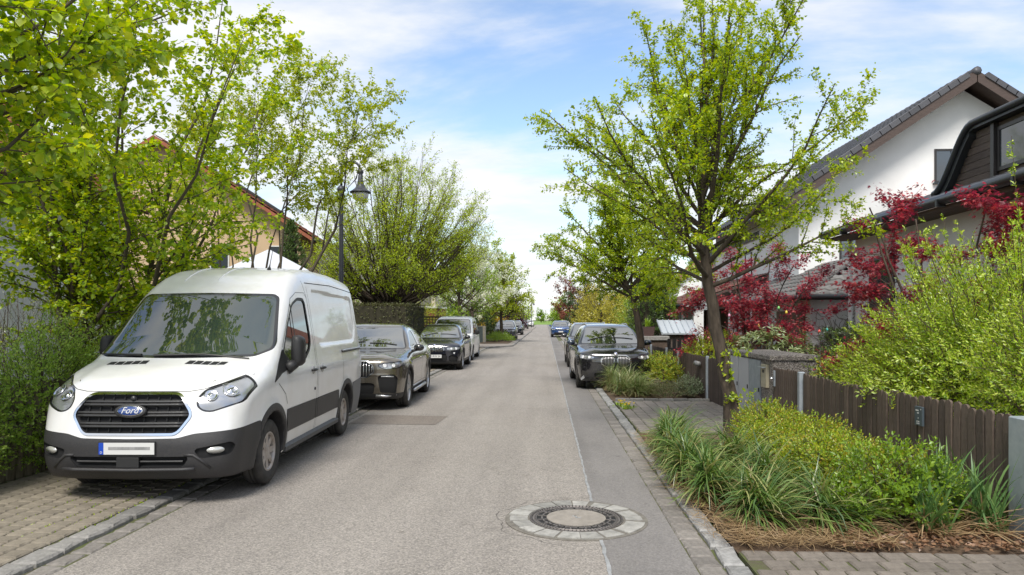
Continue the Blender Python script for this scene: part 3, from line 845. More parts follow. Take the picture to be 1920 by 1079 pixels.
# ================================================================== WHITE VAN
def build_van():
    L, wb, fo, Rw = 5.53, 3.30, 1.02, 0.345
    M_paint = mat("van_white_paint", (0.78, 0.785, 0.79), 0.30, coat=0.6, var=0.1, vscale=2.5, vcol=(0.70, 0.69, 0.67), detail=9)
    M_bump = mat("van_grey_plastic", (0.028, 0.028, 0.031), 0.46, var=0.35, vscale=60, vcol=(0.040, 0.038, 0.038), bump=0.25, bscale=260)
    Zt = Curve1([(-0.3, 0.86), (0.0, 1.00), (0.12, 1.075), (0.3, 1.165), (0.6, 1.27), (0.93, 1.362), (1.32, 1.70), (1.75, 2.075), (1.95, 2.20), (2.2, 2.315), (2.5, 2.405), (2.9, 2.46), (3.5, 2.485), (4.4, 2.475), (5.2, 2.43), (5.7, 2.38)], 0.045)
    Wz = Curve1([(0.0, 0.93), (0.3, 0.965), (0.40, 0.985), (0.52, 1.005), (0.78, 1.02), (1.0, 1.03), (1.14, 1.028), (1.25, 1.005), (1.42, 0.985), (2.0, 0.895), (2.3, 0.835), (2.6, 0.75)], 0.03)
    Py = Curve1([(-0.2, 0.85), (0.0, 0.885), (0.12, 0.92), (0.3, 0.955), (0.55, 0.985), (0.9, 1.0), (4.8, 1.0), (5.35, 0.985), (5.7, 0.96)], 0.06)
    Yf = Curve1([(0.1, 0.20), (0.24, 0.10), (0.32, 0.035), (0.42, 0.005), (0.60, 0.0), (0.70, 0.03), (0.80, 0.055), (0.95, 0.09), (1.05, 0.13), (1.15, 0.24), (1.3, 0.45), (2.6, 0.6)], 0.035)
    Yr = Curve1([(0.1, 5.47), (0.5, 5.53), (1.2, 5.53), (2.0, 5.49), (2.6, 5.40)], 0.05)
    ax = (fo, fo + wb)
    def f(x, y, z):
        a = np.abs(x)
        w = Wz(z) * Py(y)
        # fender swell round the arches and a shallow side-panel recess
        for ya in ax:
            d = np.sqrt((y - ya) ** 2 + (z - Rw) ** 2)
            w = w + 0.022 * np.exp(-((d - 0.44) / 0.10) ** 2) * (z < 1.2)
        rec = np.clip(-poly_sd_cache(y, z) / 0.03, 0, 1)
        w = w - 0.022 * rec
        side = a - w
        yy = y - 0.17 * a ** 2 * np.clip((y - 0.75) / 0.5, 0, 1) * np.clip((2.6 - y) / 0.8, 0, 1)
        crown = 0.05 * (a / 0.95) ** 2 + 0.10 * np.clip((0.9 - y) / 0.8, 0, 1) * (a / 0.95) ** 4
        # raised power-bulge shoulders on the bonnet
        crown = crown - 0.018 * np.exp(-((a - 0.62) / 0.10) ** 2) * np.clip((0.95 - y) / 0.3, 0, 1)
        top = (z - Zt(yy) + crown) * 0.80
        front = Yf(z) + 0.07 * a ** 2 + 0.20 * (a / 1.0) ** 6 - y
        rear = y - Yr(z) + 0.03 * a ** 2
        bot = (0.24 + 0.03 * np.clip((y - 0.3), 0, 1) * 0) - z
        d = smax(side, top, 0.16)
        d = smax(d, front, 0.10)
        d = smax(d, rear, 0.09)
        d = smax(d, bot, 0.05)
        for ya in ax:
            c = np.sqrt((y - ya) ** 2 + (z - Rw - 0.02) ** 2) - 0.415
            c = np.maximum(c, 0.62 - a)
            d = smax(d, -c, 0.012)
        return d
    panel = [(2.95, 1.40), (5.0, 1.40), (5.25, 1.62), (5.28, 2.12), (2.95, 2.17)]
    panel = round_poly(panel, 0.1)
    cy_ = np.linspace(2.5, 5.53, 160); cz_ = np.linspace(1.1, 2.4, 80)
    G = poly_sd(*np.meshgrid(cy_, cz_, indexing='ij'), panel)
    def poly_sd_cache(y, z):
        y, z = np.broadcast_arrays(y, z)
        fy = np.clip((y - 2.5) / (3.03) * 159, 0, 158.999); fz = np.clip((z - 1.1) / 1.3 * 79, 0, 78.999)
        iy = fy.astype(int); iz = fz.astype(int); fy = fy - iy; fz = fz - iz
        return (G[iy, iz] * (1 - fy) * (1 - fz) + G[iy + 1, iz] * fy * (1 - fz) + G[iy, iz + 1] * (1 - fy) * fz + G[iy + 1, iz + 1] * fy * fz)
    sk = Skin(f, (-1.15, -0.1, 0.15), (1.15, 5.65, 2.6), 0.028)
    van = empty("delivery_van", (0, 0, 0), 0, "white high-roof delivery van with grey bumper parked facing up the street", "van")

    # windscreen with black edge band
    def g_ws(x, y, z, N):
        a = np.abs(x)
        q = poly_sd(a, z, round_poly([(-0.5, 1.345), (0.82, 1.362), (0.94, 1.43), (0.945, 1.50), (0.81, 2.03), (0.75, 2.07), (-0.5, 2.085)], 0.05))
        return np.maximum(q, np.maximum(y - 2.1, -(N[:, 2] - 0.25)))
    ws = sk.cut(lambda x, y, z, N: g_ws(x, y, z, N))
    tmp = Skin.__new__(Skin); tmp.V, tmp.N, tmp.T = ws
    inner = tmp.cut(lambda x, y, z, N: g_ws(x, y, z, N) + 0.028)
    skin_part("windscreen", inner, M_glass_green, van, 0.003)
    skin_part("windscreen_band", tmp.sub(tmp.T), M_gloss_black, van, 0.003)
    # door windows
    dw = round_poly([(1.42, 1.37), (1.78, 1.20), (2.12, 1.20), (2.50, 1.37), (2.60, 1.50), (2.58, 1.98), (2.52, 2.04), (2.28, 2.04), (2.02, 1.965), (1.72, 1.70)], 0.07)
    for s in (1, -1):
        def g(x, y, z, N): return np.maximum(poly_sd(y, z, dw), 0.5 - s * x)
        w = sk.cut(g)
        t2 = Skin.__new__(Skin); t2.V, t2.N, t2.T = w
        gl = t2.cut(lambda x, y, z, N: g(x, y, z, N) + 0.035)
        wo = skin_part("door_window", gl, M_glass, van, 0.012)
        skin_part("window_seal", t2.sub(t2.T), M_black, wo, 0.002)
        # upright bar behind the quarter light
        pb = [(1.93, 1.22), (1.955, 1.95)]
        ribbon("window_bar", sk, pb, 0.03, M_black, wo, '+x' if s > 0 else '-x', 0.003)
        # mirror triangle
        tri = [(1.02, 1.07), (1.30, 1.16), (1.52, 1.19), (1.56, 1.30), (1.42, 1.43)]
        t3 = sk.cut(lambda x, y, z, N: np.maximum(poly_sd(y, z, tri), 0.5 - s * x))
        skin_part("mirror_base", t3, M_black, van, -0.006)
    # headlights
    hl = round_poly([(0.60, 0.925), (0.655, 0.885), (0.73, 0.875), (0.97, 0.955), (1.05, 1.285), (0.80, 1.165), (0.63, 1.085), (0.58, 1.0)], 0.03)
    for s in (1, -1):
        def gh(x, y, z, N): return np.maximum(np.maximum(poly_sd(np.abs(x), z, hl), y - 0.62), -s * x)
        h = sk.cut(gh)
        t2 = Skin.__new__(Skin); t2.V, t2.N, t2.T = h
        core = t2.cut(lambda x, y, z, N: gh(x, y, z, N) + 0.016)
        t3 = Skin.__new__(Skin); t3.V, t3.N, t3.T = core
        amber = t3.cut(lambda x, y, z, N: np.maximum(poly_sd(np.abs(x), z, [(0.76, 0.925), (0.83, 0.935), (0.83, 0.985), (0.76, 0.975)]), 0 * x))
        ho = skin_part("headlight", t3.sub(t3.T), M_lamp, van, 0.012)
        skin_part("headlight_rim", t2.sub(t2.T), M_gloss_black, ho, 0.004)
        skin_part("indicator_lens", amber, M_amber, ho, 0.009)
        for (hx, hz, hr) in ((0.70, 1.035, 0.062), (0.845, 1.07, 0.072)):
            p, n = sk.bvh.ray_cast(Vector((s * hx, -1, hz)), Vector((0, 1, 0)))[:2]
            b = MB(); q = n.to_track_quat('Z', 'Y'); M4 = Matrix.Translation(p - n * 0.008) @ q.to_matrix().to_4x4()
            bb = MB().lathe([(hr, 0.0), (hr, 0.008), (hr * 0.9, 0.009), (hr * 0.8, 0.003), (hr * 0.35, -0.0), (hr * 0.3, 0.008), (0.0001, 0.012)], 22)
            b.add([M4 @ Vector(v) for v in bb.v], bb.f); b.obj("reflector", M_chrome, ho, True)
        b = MB()
        for k in range(5):
            xx = s * (0.915 + 0.006 * k); zz = 1.03 + 0.035 * k
            p, n = sk.bvh.ray_cast(Vector((s * 2, 0.36 + 0.012 * k, zz)), Vector((-s, 0, 0)))[:2]
            if p is not None: MB().tube([p - n * 0.004, p + Vector((-s * 0.03, -0.06, -0.012)) - n * 0.004], 0.004, 5).obj("reflector_fin", M_chrome, ho)
    # grille opening
    gp = round_poly([(-0.50, 0.685), (0.42, 0.0), (0.0, 0)], 0.01)
    gr = [(0.42, 0.668), (0.47, 0.70), (0.565, 0.84), (0.555, 0.90), (0.455, 1.035), (0.40, 1.062)]
    gr_full = round_poly(gr + [(-x, z) for x, z in gr][::-1], 0.035)
    def gg(x, y, z, N): return np.maximum(poly_sd(x, z, gr_full), y - 0.5)
    gcut = sk.cut(gg)
    t2 = Skin.__new__(Skin); t2.V, t2.N, t2.T = gcut
    gin = t2.cut(lambda x, y, z, N: gg(x, y, z, N) + 0.022)
    go = skin_part("grille", gin, M_dark, van, 0.05, True)
    skin_part("grille_surround", t2.sub(t2.T), M_chrome, go, -0.008)
    M_bar = mat("grille_bar_plastic", (0.045, 0.045, 0.047), 0.35)
    def hw(zz):   # half width of opening
        return float(np.interp(zz, [0.67, 0.70, 0.84, 0.90, 1.035, 1.06], [0.42, 0.46, 0.54, 0.535, 0.43, 0.38])) - 0.01
    for zz in (0.765, 0.865, 0.965):
        for dz, th in ((0.014, 0.013), (-0.014, 0.013)):
            w_ = hw(zz); pts = []
            for i in range(15):
                xx = -w_ + 2 * w_ * i / 14; p, n = sk.front(xx, zz); p = sk.bvh.ray_cast(Vector((xx, -1, zz + dz)), Vector((0, 1, 0)))[0]
                pts.append(p + Vector((0, 0.012, 0)))
            MB().tube(pts, th, 6).obj("grille_bar", M_bar, go, True)
    for k in range(-4, 5):
        xx = k * 0.108; pts = []
        for zz in np.linspace(0.70, 1.04, 6):
            if abs(xx) > hw(zz): continue
            p, n = sk.front(xx, zz); pts.append(p + Vector((0, 0.035, 0)))
        if len(pts) > 1: MB().tube(pts, 0.006, 5).obj("grille_strut", M_black, go)
    # badge
    p, n = sk.front(0.0, 0.895)
    q = n.to_track_quat('Z', 'Y'); bo = empty_child = None
    def oval(name, a, b, d0, d1, material, par):
        bb = MB().lathe([(1.0, d0), (1.0, d1), (0.93, d1 + 0.003), (0.0001, d1 + 0.004)], 36)
        o = MB().add([(v[0] * a, v[1] * b, v[2]) for v in bb.v], bb.f).obj(name, material, par, True); return o
    tilt = math.atan2(-n.z, -n.y)
    bd = oval("badge", 0.150, 0.066, -0.03, 0.018, M_black, van); bd.location = p + Vector((0, -0.012, 0)); bd.rotation_euler = (R(90) - math.asin(min(1, n.z)), 0, 0)
    o = oval("badge_rim", 0.122, 0.05, 0.018, 0.0225, M_chrome, bd)
    o = oval("badge_field", 0.115, 0.044, 0.020, 0.0245, mat("badge_blue", (0.012, 0.045, 0.20), 0.2, coat=1), bd)
    text_mesh("badge_lettering", "Ford", 0.085, M_plate, bd, (0, 0.002, 0.0295), (0, 0, 0), shear=0.35, extrude=0.0006)
    # camera/lock button above
    p, n = sk.front(0.0, 1.012); MB().lathe([(0.024, 0.0), (0.02, 0.012), (0.0001, 0.014)], 16, axis='y').obj("bonnet_lock", M_bar, go, True, p + Vector((0, -0.016, 0)), (0, 0, math.pi))
    # bumper (everything low and forward) - cut along its upper edge
    edge = Curve1([(0.0, 0.640), (0.45, 0.645), (0.60, 0.685), (0.85, 0.70), (1.2, 0.72)], 0.02)
    def gb(x, y, z, N): return np.maximum(z - edge(np.abs(x)) - 0.02 * np.clip((y - 0.2) / 0.4, 0, 1), y - 0.66)
    # fog lights and lower intake first
    for s in (1, -1):
        fg = round_poly([(0.66, 0.45), (0.90, 0.475), (0.93, 0.56), (0.90, 0.595), (0.62, 0.545), (0.61, 0.52)], 0.03)
        def gf(x, y, z, N): return np.maximum(np.maximum(poly_sd(np.abs(x), z, fg), y - 0.6), -s * x)
        fc = sk.cut(gf); fo_ = skin_part("fog_lamp", fc, M_dark, van, 0.025, True)
        p, n = sk.bvh.ray_cast(Vector((s * 0.79, -1, 0.523)), Vector((0, 1, 0)))[:2]
        bb = MB().lathe([(1.0, 0.0), (0.95, 0.012), (0.0001, 0.02)], 20); M4 = Matrix.Translation(p - n * 0.02) @ n.to_track_quat('Z', 'Y').to_matrix().to_4x4()
        MB().add([M4 @ Vector((v[0] * 0.082, v[1] * 0.034, v[2])) for v in bb.v], bb.f).obj("fog_lens", mat("fog_glass", (0.55, 0.55, 0.52), 0.15, metal=0.4, coat=1), fo_, True)
    lo_ = round_poly([(-0.50, 0.375), (0.50, 0.375), (0.575, 0.475), (-0.575, 0.475)], 0.03)
    li = sk.cut(lambda x, y, z, N: np.maximum(poly_sd(x, z, lo_), y - 0.5))
    lo_o = skin_part("lower_intake", li, M_dark, van, 0.05, True)
    p, n = sk.front(0, 0.425)
    MB().tube([(-0.5, p.y + 0.04, 0.425), (0, p.y + 0.02, 0.425), (0.5, p.y + 0.04, 0.425)], 0.012, 6).obj("intake_bar", M_black, lo_o)
    MB().bbox(-0.105, 0.105, p.y - 0.008, p.y + 0.06, 0.375, 0.475).obj("sensor_cover", M_black, lo_o)
    bpm = sk.cut(gb)
    bump_o = skin_part("front_bumper", bpm, M_bump, van, -0.004)
    ro = MB().tube([(-0.62, p.y + 0.015, 0.36), (-0.5, p.y - 0.002, 0.355), (0, p.y - 0.012, 0.35), (0.5, p.y - 0.002, 0.355), (0.62, p.y + 0.015, 0.36)], 0.018, 8); ro.obj("bumper_lip", M_bump, bump_o, True)
    # brow along each side of the plate
    for s in (1, -1):
        pts = []
        for (xx, zz) in ((0.52, 0.49), (0.60, 0.485), (0.66, 0.44), (0.74, 0.36)):
            q_, n_ = sk.front(s * xx, zz); pts.append(q_ - Vector((0, 0.002, 0)))
        MB().tube(pts, 0.014, 7).obj("bumper_rib", M_bump, bump_o, True)
    # cladding, arch trims, rear corner bumper, sill
    for s in (1, -1):
        for ya in ax:
            c = sk.cut(lambda x, y, z, N: np.maximum(np.maximum(np.sqrt((y - ya) ** 2 + (z - Rw - 0.02) ** 2) - 0.495, 0.40 - np.sqrt((y - ya) ** 2 + (z - Rw - 0.02) ** 2)), np.maximum(0.82 - s * x, 0.28 - z)))
            skin_part("wheel_arch_trim", c, M_bump, van, -0.006)
        for (y0, y1) in ((1.5, 2.655), (2.67, 2.74), (2.75, 3.86)):
            c = sk.cut(lambda x, y, z, N: np.maximum(poly_sd(y, z, [(y0, 0.475), (y1, 0.475), (y1, 0.735), (y0, 0.735)]), 0.7 - s * x))
            skin_part("side_cladding", c, M_bump, van, -0.008)
        c = sk.cut(lambda x, y, z, N: np.maximum(poly_sd(y, z, [(4.75, 0.2), (5.8, 0.2), (5.8, 0.80), (4.75, 0.76)]), 0.5 - s * x))
        skin_part("rear_corner_bumper", c, mat("van_light_grey_plastic", (0.16, 0.16, 0.165), 0.55), van, -0.006)
        b = MB().prism([(s * 0.90, 0.235), (s * 1.0, 0.25), (s * 1.005, 0.30), (s * 0.97, 0.335), (s * 0.90, 0.335)], 'y', 1.5, 3.9)
        b.obj("sill_step", mat("sill_grey", (0.10, 0.10, 0.10), 0.6, var=0.4, vscale=20), van)
    # wheel wells: deep interior faces dark
    for s in (1, -1):
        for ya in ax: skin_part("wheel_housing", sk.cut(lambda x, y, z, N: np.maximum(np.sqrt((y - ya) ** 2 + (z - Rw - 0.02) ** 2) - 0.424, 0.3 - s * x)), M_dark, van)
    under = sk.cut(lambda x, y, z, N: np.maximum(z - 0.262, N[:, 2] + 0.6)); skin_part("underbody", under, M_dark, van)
    body = skin_part("body", sk.sub(sk.T), M_paint, van)
    # seams, door lines
    M_seam = mat("panel_gap", (0.03, 0.03, 0.03), 0.7)
    full = sk
    for m, s in (('+x', 1), ('-x', -1)):
        ribbon("panel_seam", full, [(1.50, 0.80), (1.42, 0.92), (1.18, 1.06)], 0.008, M_seam, body, m)
        ribbon("panel_seam", full, [(2.70, 0.34), (2.70, 1.2), (2.68, 2.05), (2.60, 2.27)], 0.008, M_seam, body, m)
        ribbon("panel_seam", full, [(1.45, 1.45), (1.75, 1.75), (2.02, 2.02), (2.25, 2.10), (2.60, 2.11), (2.67, 2.05)], 0.006, M_seam, body, m)
        ribbon("panel_seam", full, [(2.76, 0.34), (2.76, 1.2), (2.76, 2.2)], 0.006, M_seam, body, m)
        ribbon("panel_seam", full, [(4.12, 0.82), (4.10, 1.3)], 0.007, M_seam, body, m)
        ribbon("panel_seam", full, [(2.72, 2.245), (4.0, 2.265), (5.35, 2.215)], 0.012, M_seam, body, m)
        pts = []
        for yy in np.linspace(4.1, 5.5, 8):
            q_, n_ = full.side(yy, 1.285, s); pts.append(q_ + n_ * 0.006 if q_ else None)
        pts = [q for q in pts if q is not None]
        MB().tube(pts, 0.022, 6).obj("slider_rail", M_black, van)
        MB().tube([p + Vector((s * 0.012, 0, 0.018)) for p in pts], 0.01, 6).obj("slider_rail_strip", M_alloy, van)
        for yy in (2.52, 2.93):
            q_, n_ = full.side(yy, 1.115, s)
            cup = MB().lathe([(0.055, -0.004), (0.05, 0.003), (0.0001, 0.001)], 18, axis='x').obj("handle_cup", mat("handle_cup_grey", (0.35, 0.35, 0.36), 0.4), van, True, q_ + Vector((s * 0.004, 0, 0)))
            MB().tube([(0.0, -0.085, 0.0), (s * 0.03, -0.06, 0.004), (s * 0.034, 0, 0.004), (s * 0.03, 0.06, 0.002), (0.0, 0.085, 0.0)], [0.014, 0.017, 0.018, 0.017, 0.014], 8).obj("door_handle", M_black, van, True, q_)
        q_, n_ = full.side(2.60, 0.87, s)
        MB().lathe([(0.022, 0.0), (0.018, 0.01), (0.0001, 0.012)], 14, axis='x').obj("door_lock", M_alloy_dark, van, True, q_)
        # mirrors
        q_, n_ = full.side(1.62, 1.35, s)
        mc = q_ + Vector((s * 0.115, -0.02, 0.05))
        mo = mirror_part("door_mirror", mc, (0.15, 0.21, 0.36), M_black, van, s)      # folded in
        MB().tube([(-s * 0.01, -0.03, -0.14), (-s * 0.10, -0.09, -0.20)], [0.055, 0.075], 8).obj("mirror_arm", M_black, mo, True)
        MB().bbox(-0.055, 0.055, 0.095, 0.107, -0.14, 0.14).obj("mirror_glass", M_glass, mo)
    # bonnet shut line, vents, wipers, aerial, plate
    ribbon("panel_seam", full, [(-0.94, 1.20), (-0.80, 1.155), (-0.62, 1.088), (-0.50, 1.070), (0.50, 1.070), (0.62, 1.088), (0.80, 1.155), (0.94, 1.20)], 0.008, M_seam, body, 'front')
    for s in (1, -1):
        for k in range(5):
            b = MB(); x0 = s * (0.10 + 0.084 * k)
            qa = []
            for (dx, yy) in ((0, 0.72), (0.076, 0.72), (0.080, 0.825), (0.012, 0.825)):
                q_, n_ = full.top(x0 + s * dx + s * 0.10, yy); qa.append(q_ + n_ * 0.003)
            MB().add([tuple(v) for v in qa] , [(0, 1, 2, 3)]).obj("bonnet_vent", M_dark, van)
        q0, n0 = full.top(s * 0.80, 1.02) if s < 0 else full.top(s * 0.02, 1.0)
        pts = []
        spec = [(-0.86, 1.08), (-0.62, 1.0), (-0.36, 0.95)] if s < 0 else [(0.78, 0.97), (0.3, 0.955), (-0.22, 0.93)]
        for (xx, yy) in spec:
            q_, n_ = full.top(xx, yy); pts.append(q_ + n_ * 0.014)
        MB().tube(pts, [0.008, 0.011, 0.016], 6).obj("wiper", M_black, van)
    cowl = []
    q_, n_ = full.top(0.42, 2.62)
    MB().lathe([(0.028, 0), (0.018, 0.03), (0.009, 0.05), (0.005, 0.10), (0.003, 0.34), (0.0001, 0.345)], 10).obj("aerial", M_black, van, True, q_, (R(-28), 0, 0))
    # roof swages
    for xx in (-0.42, 0.0):
        pts = []
        for yy in np.linspace(2.05, 2.9, 9):
            q_, n_ = full.top(xx, yy); pts.append(q_ + n_ * 0.001)
        MB().tube(pts, [0.004] + [0.010] * 7 + [0.004], 6).obj("roof_swage", M_paint, body, True)
    pl = number_plate(van, full, 0.555)
    # the plate's lettering is blurred away in the picture: a soft grey band remains
    p, n = full.front(0, 0.555)
    MB().bbox(-0.17, 0.22, p.y - 0.0205, p.y - 0.017, 0.545, 0.572, 0.001).obj("faded_lettering", mat("faded_grey", (0.36, 0.36, 0.36), 0.5, var=0.5, vscale=9), pl)
    text_mesh("plate_letter", "D", 0.03, M_plate, pl, (-0.2375, p.y - 0.020, 0.518), (R(90), 0, 0), extrude=0.0005)
    # vehicle floor and wheels
    put = wheel_set(Rw, 0.215, 0.205, 8, 'van', M_steel_rim, M_dark)
    for ya in ax:
        for s in (1, -1): put(van, s * 0.885, ya)
    return van

van = build_van()
van_c = Vector((-3.955, 7.54))          # front axle on the ground
th = R(2.3)
van.location = (van_c.x + 1.02 * math.sin(th), van_c.y - 1.02 * math.cos(th), 0.02)
van.rotation_euler = (0, 0, th)
# ================================================================== PARKED CARS
def build_car(name, sp):
    L, hw, fo, wb, Rw = sp['L'], sp['hw'], sp['fo'], sp['wb'], sp['R']
    Zs = Curve1(sp['low'], 0.05); Zc = Curve1(sp['roof'], sp.get('rsm', 0.07)); Wc = Curve1(sp['cab'], 0.04)
    Wz = Curve1(sp['sec'], 0.03); Py = Curve1([(-0.3, 0.84), (0.0, 0.88), (0.15, 0.92), (0.4, 0.965), (0.8, 0.99), (1.3, 1.0), (L - 1.2, 1.0), (L - 0.4, 0.97), (L, 0.90), (L + 0.3, 0.86)], 0.08)
    Yf = Curve1(sp['nose'], 0.035); Yr = Curve1(sp.get('tail', [(0.1, L - 0.12), (0.4, L), (0.9, L - 0.02), (1.2, L - 0.12), (2.2, L - 0.3)]), 0.05)
    ax = (fo, fo + wb); ar = sp.get('arch', 0.405)
    def f(x, y, z):
        a = np.abs(x)
        w = hw * Wz(z) * Py(y)
        for ya in ax:
            d = np.sqrt((y - ya) ** 2 + (z - Rw) ** 2)
            w = w + 0.020 * np.exp(-((d - 0.46) / 0.12) ** 2) * (z < 1.1)
        # door hollow and shoulder crease
        w = w - sp.get('hollow', 0.018) * np.exp(-((z - 0.62) / 0.13) ** 2) * np.clip((y - fo - 0.5) / 0.3, 0, 1) * np.clip((fo + wb - 0.45 - y) / 0.3, 0, 1)
        hood = np.clip((sp['cowl'] - y) / 0.8, 0, 1)
        crown = 0.05 * (a / hw) ** 2 + 0.07 * hood * (a / hw) ** 4 - 0.022 * hood * np.exp(-((a - 0.55) / 0.14) ** 2)
        low = smax(a - w, (z - Zs(y) + crown) * 0.95, 0.10)
        low = smax(low, Yf(z) + 0.09 * a ** 2 + 0.22 * (a / hw) ** 6 - y, 0.08)
        low = smax(low, y - Yr(z) + 0.06 * a ** 2 + 0.15 * (a / hw) ** 6, 0.09)
        yy = y - 0.22 * a ** 2 * np.clip((L * 0.5 - y) / 1.0, 0, 1) + 0.12 * a ** 2 * np.clip((y - L * 0.6) / 1.0, 0, 1)
        cab = smax(a - hw * Wc(z) * (1 - 0.10 * np.clip((y - L * 0.55) / (L * 0.45), 0, 1) ** 2), (z - Zc(yy) + 0.045 * (a / hw) ** 2) * 0.80, 0.13)
        cab = smax(cab, (0.7 - z), 0.05); cab = smax(cab, y - Yr(z) + 0.06 * a ** 2, 0.08)
        d = smin(low, cab, 0.035)
        d = smax(d, sp['clear'] - z, 0.05)
        for ya in ax:
            c = np.maximum(np.sqrt((y - ya) ** 2 + (z - Rw - 0.01) ** 2) - ar, hw - 0.36 - a)
            d = smax(d, -c, 0.012)
        return d
    sk = Skin(f, (-hw - 0.12, -0.1, 0.1), (hw + 0.12, L + 0.15, sp['H'] + 0.12), sp.get('h', 0.033))
    car = empty(name)
    car["label"] = "x"
    def split(vnt, g, t):
        k = Skin.__new__(Skin); k.V, k.N, k.T = vnt; inner = k.cut(lambda x, y, z, N: g(x, y, z, N) + t); return inner, k.sub(k.T)
    # windscreen
    wsp = sp['ws']
    wpoly = round_poly(wsp + [(-x, z) for x, z in wsp][::-1], 0.05)
    def gw(x, y, z, N): return np.maximum(poly_sd(x, z, wpoly), np.maximum(y - sp['wsy'], 0.15 - N[:, 2]))
    a, b = split(sk.cut(gw), gw, 0.025)
    skin_part("windscreen", a, M_screen, car, 0.002); skin_part("windscreen_band", b, M_gloss_black, car, 0.002)
    for s in (1, -1):
        for poly in sp['win']:
            p = round_poly(poly, 0.04)
            def g(x, y, z, N): return np.maximum(poly_sd(y, z, p), 0.35 - s * x)
            a, b = split(sk.cut(g), g, 0.02)
            wo = skin_part("side_window", a, M_glass, car, 0.006)
            skin_part("window_trim", b, sp.get('trim', M_gloss_black), wo, 0.0)
    for (nm, poly, material, inset, sym, ylim) in sp['face']:
        if sym:
            for s in (1, -1):
                p = round_poly(poly, 0.025)
                def g(x, y, z, N): return np.maximum(np.maximum(poly_sd(np.abs(x), z, p), y - ylim), 0.004 - s * x)
                c = sk.cut(g)
                if nm in ('headlight', 'grille'):
                    a, b = split(c, g, 0.016)
                    o = skin_part(nm, a, material, car, inset, inset > 0.02); skin_part(nm + "_rim", b, M_chrome if nm == 'grille' else M_gloss_black, o, -0.006 if nm == 'grille' else 0.002)
                    if nm == 'grille':
                        xs = [q[0] for q in poly]; zs = [q[1] for q in poly]; nb = sp.get('bars', 7)
                        for k in range(nb):
                            xx = min(xs) + 0.02 + (max(xs) - min(xs) - 0.04) * (k + 0.5) / nb
                            zl = [zz for zz in np.linspace(min(zs), max(zs), 40) if poly_sd(np.array([xx]), np.array([zz]), p)[0] < -0.018]
                            if len(zl) < 2: continue
                            pts = [sk.front(s * xx, zz)[0] + Vector((0, 0.006, 0)) for zz in np.linspace(zl[0], zl[-1], 4)]
                            MB().tube(pts, 0.0095, 5).obj("grille_slat", sp.get('slat', M_chrome), o, True)
                    if nm == 'headlight' and sp.get('lamps', True):
                        cxm = sum(q[0] for q in poly) / len(poly); czm = sum(q[1] for q in poly) / len(poly)
                        for dx in (-0.09, 0.07):
                            q_, n_ = sk.front(s * (cxm + dx), czm)
                            if q_ is None: continue
                            M4 = Matrix.Translation(q_ - n_ * 0.004) @ n_.to_track_quat('Z', 'Y').to_matrix().to_4x4()
                            bb = MB().lathe([(0.038, 0.0), (0.036, 0.006), (0.026, 0.007), (0.02, 0.002), (0.0001, 0.008)], 16)
                            MB().add([M4 @ Vector(v) for v in bb.v], bb.f).obj("lamp_ring", M_lens, o, True)
                else:
                    skin_part(nm, c, material, car, inset, inset > 0.02)
        else:
            p = round_poly(poly + [(-x, z) for x, z in poly][::-1], 0.03)
            c = sk.cut(lambda x, y, z, N: np.maximum(poly_sd(x, z, p), y - ylim))
            o = skin_part(nm, c, material, car, inset, inset > 0.02)
    # cladding low on the body and round the arches
    cl = sp.get('clad', M_black)
    if cl:
        for s in (1, -1):
            for ya in ax:
                rr = lambda y, z: np.sqrt((y - ya) ** 2 + (z - Rw - 0.01) ** 2)
                c = sk.cut(lambda x, y, z, N: np.maximum(np.maximum(rr(y, z) - ar - 0.045, ar - 0.012 - rr(y, z)), np.maximum(hw * 0.72 - s * x, 0.22 - z)))
                skin_part("wheel_arch_trim", c, cl, car, -0.004)
        c = sk.cut(lambda x, y, z, N: np.maximum(z - sp.get('cladz', 0.34), 0 * z - 1)); skin_part("sill_cladding", c, cl, car, -0.003)
    for s in (1, -1):
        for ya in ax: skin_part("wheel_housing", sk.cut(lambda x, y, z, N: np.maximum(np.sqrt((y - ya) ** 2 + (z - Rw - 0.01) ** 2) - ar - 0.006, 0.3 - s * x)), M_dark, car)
    body = skin_part("body", sk.sub(sk.T), sp['paint'], car)
    M_seam = mat("panel_gap", (0.03, 0.03, 0.03), 0.7)
    for m, s in (('+x', 1), ('-x', -1)):
        for pts in sp['seams']: ribbon("panel_seam", sk, pts, 0.007, M_seam, body, m)
        for (yy, zz) in sp['handles']:
            q_, n_ = sk.side(yy, zz, s)
            if q_: MB().tube([(0, -0.10, 0), (s * 0.028, -0.07, 0.004), (s * 0.03, 0.07, 0.006), (0, 0.10, 0.004)], [0.012, 0.014, 0.014, 0.012], 7).obj("door_handle", sp['paint'], car, True, q_)
        my, mz = sp['mirror']; q_, n_ = sk.side(my, mz, s)
        mo = mirror_part("door_mirror", q_ + Vector((s * 0.155, -0.02, 0.055)), sp.get('msize', (0.24, 0.15, 0.155)), sp.get('mmat', sp['paint']), car, s)
        MB().tube([(-s * 0.03, 0, -0.04), (-s * 0.19, 0.03, -0.09)], [0.03, 0.035], 7).obj("mirror_arm", M_black, mo, True)
        if sp.get('rails'):
            y0, y1 = sp['rails']; pts = []
            for yy in np.linspace(y0, y1, 9):
                q_, n_ = sk.top(s * hw * 0.60, yy); pts.append(q_ + Vector((0, 0, 0.03)))
            pts[0].z -= 0.03; pts[-1].z -= 0.03
            MB().tube(pts, 0.016, 7).obj("roof_rail", sp.get('railmat', M_alloy), car, True)
    # bonnet shut line and wipers
    ribbon("panel_seam", sk, sp['bonnet'] + [(-x, z) for x, z in sp['bonnet']][::-1], 0.008, M_seam, body, 'front') if sp.get('bonnet') else None
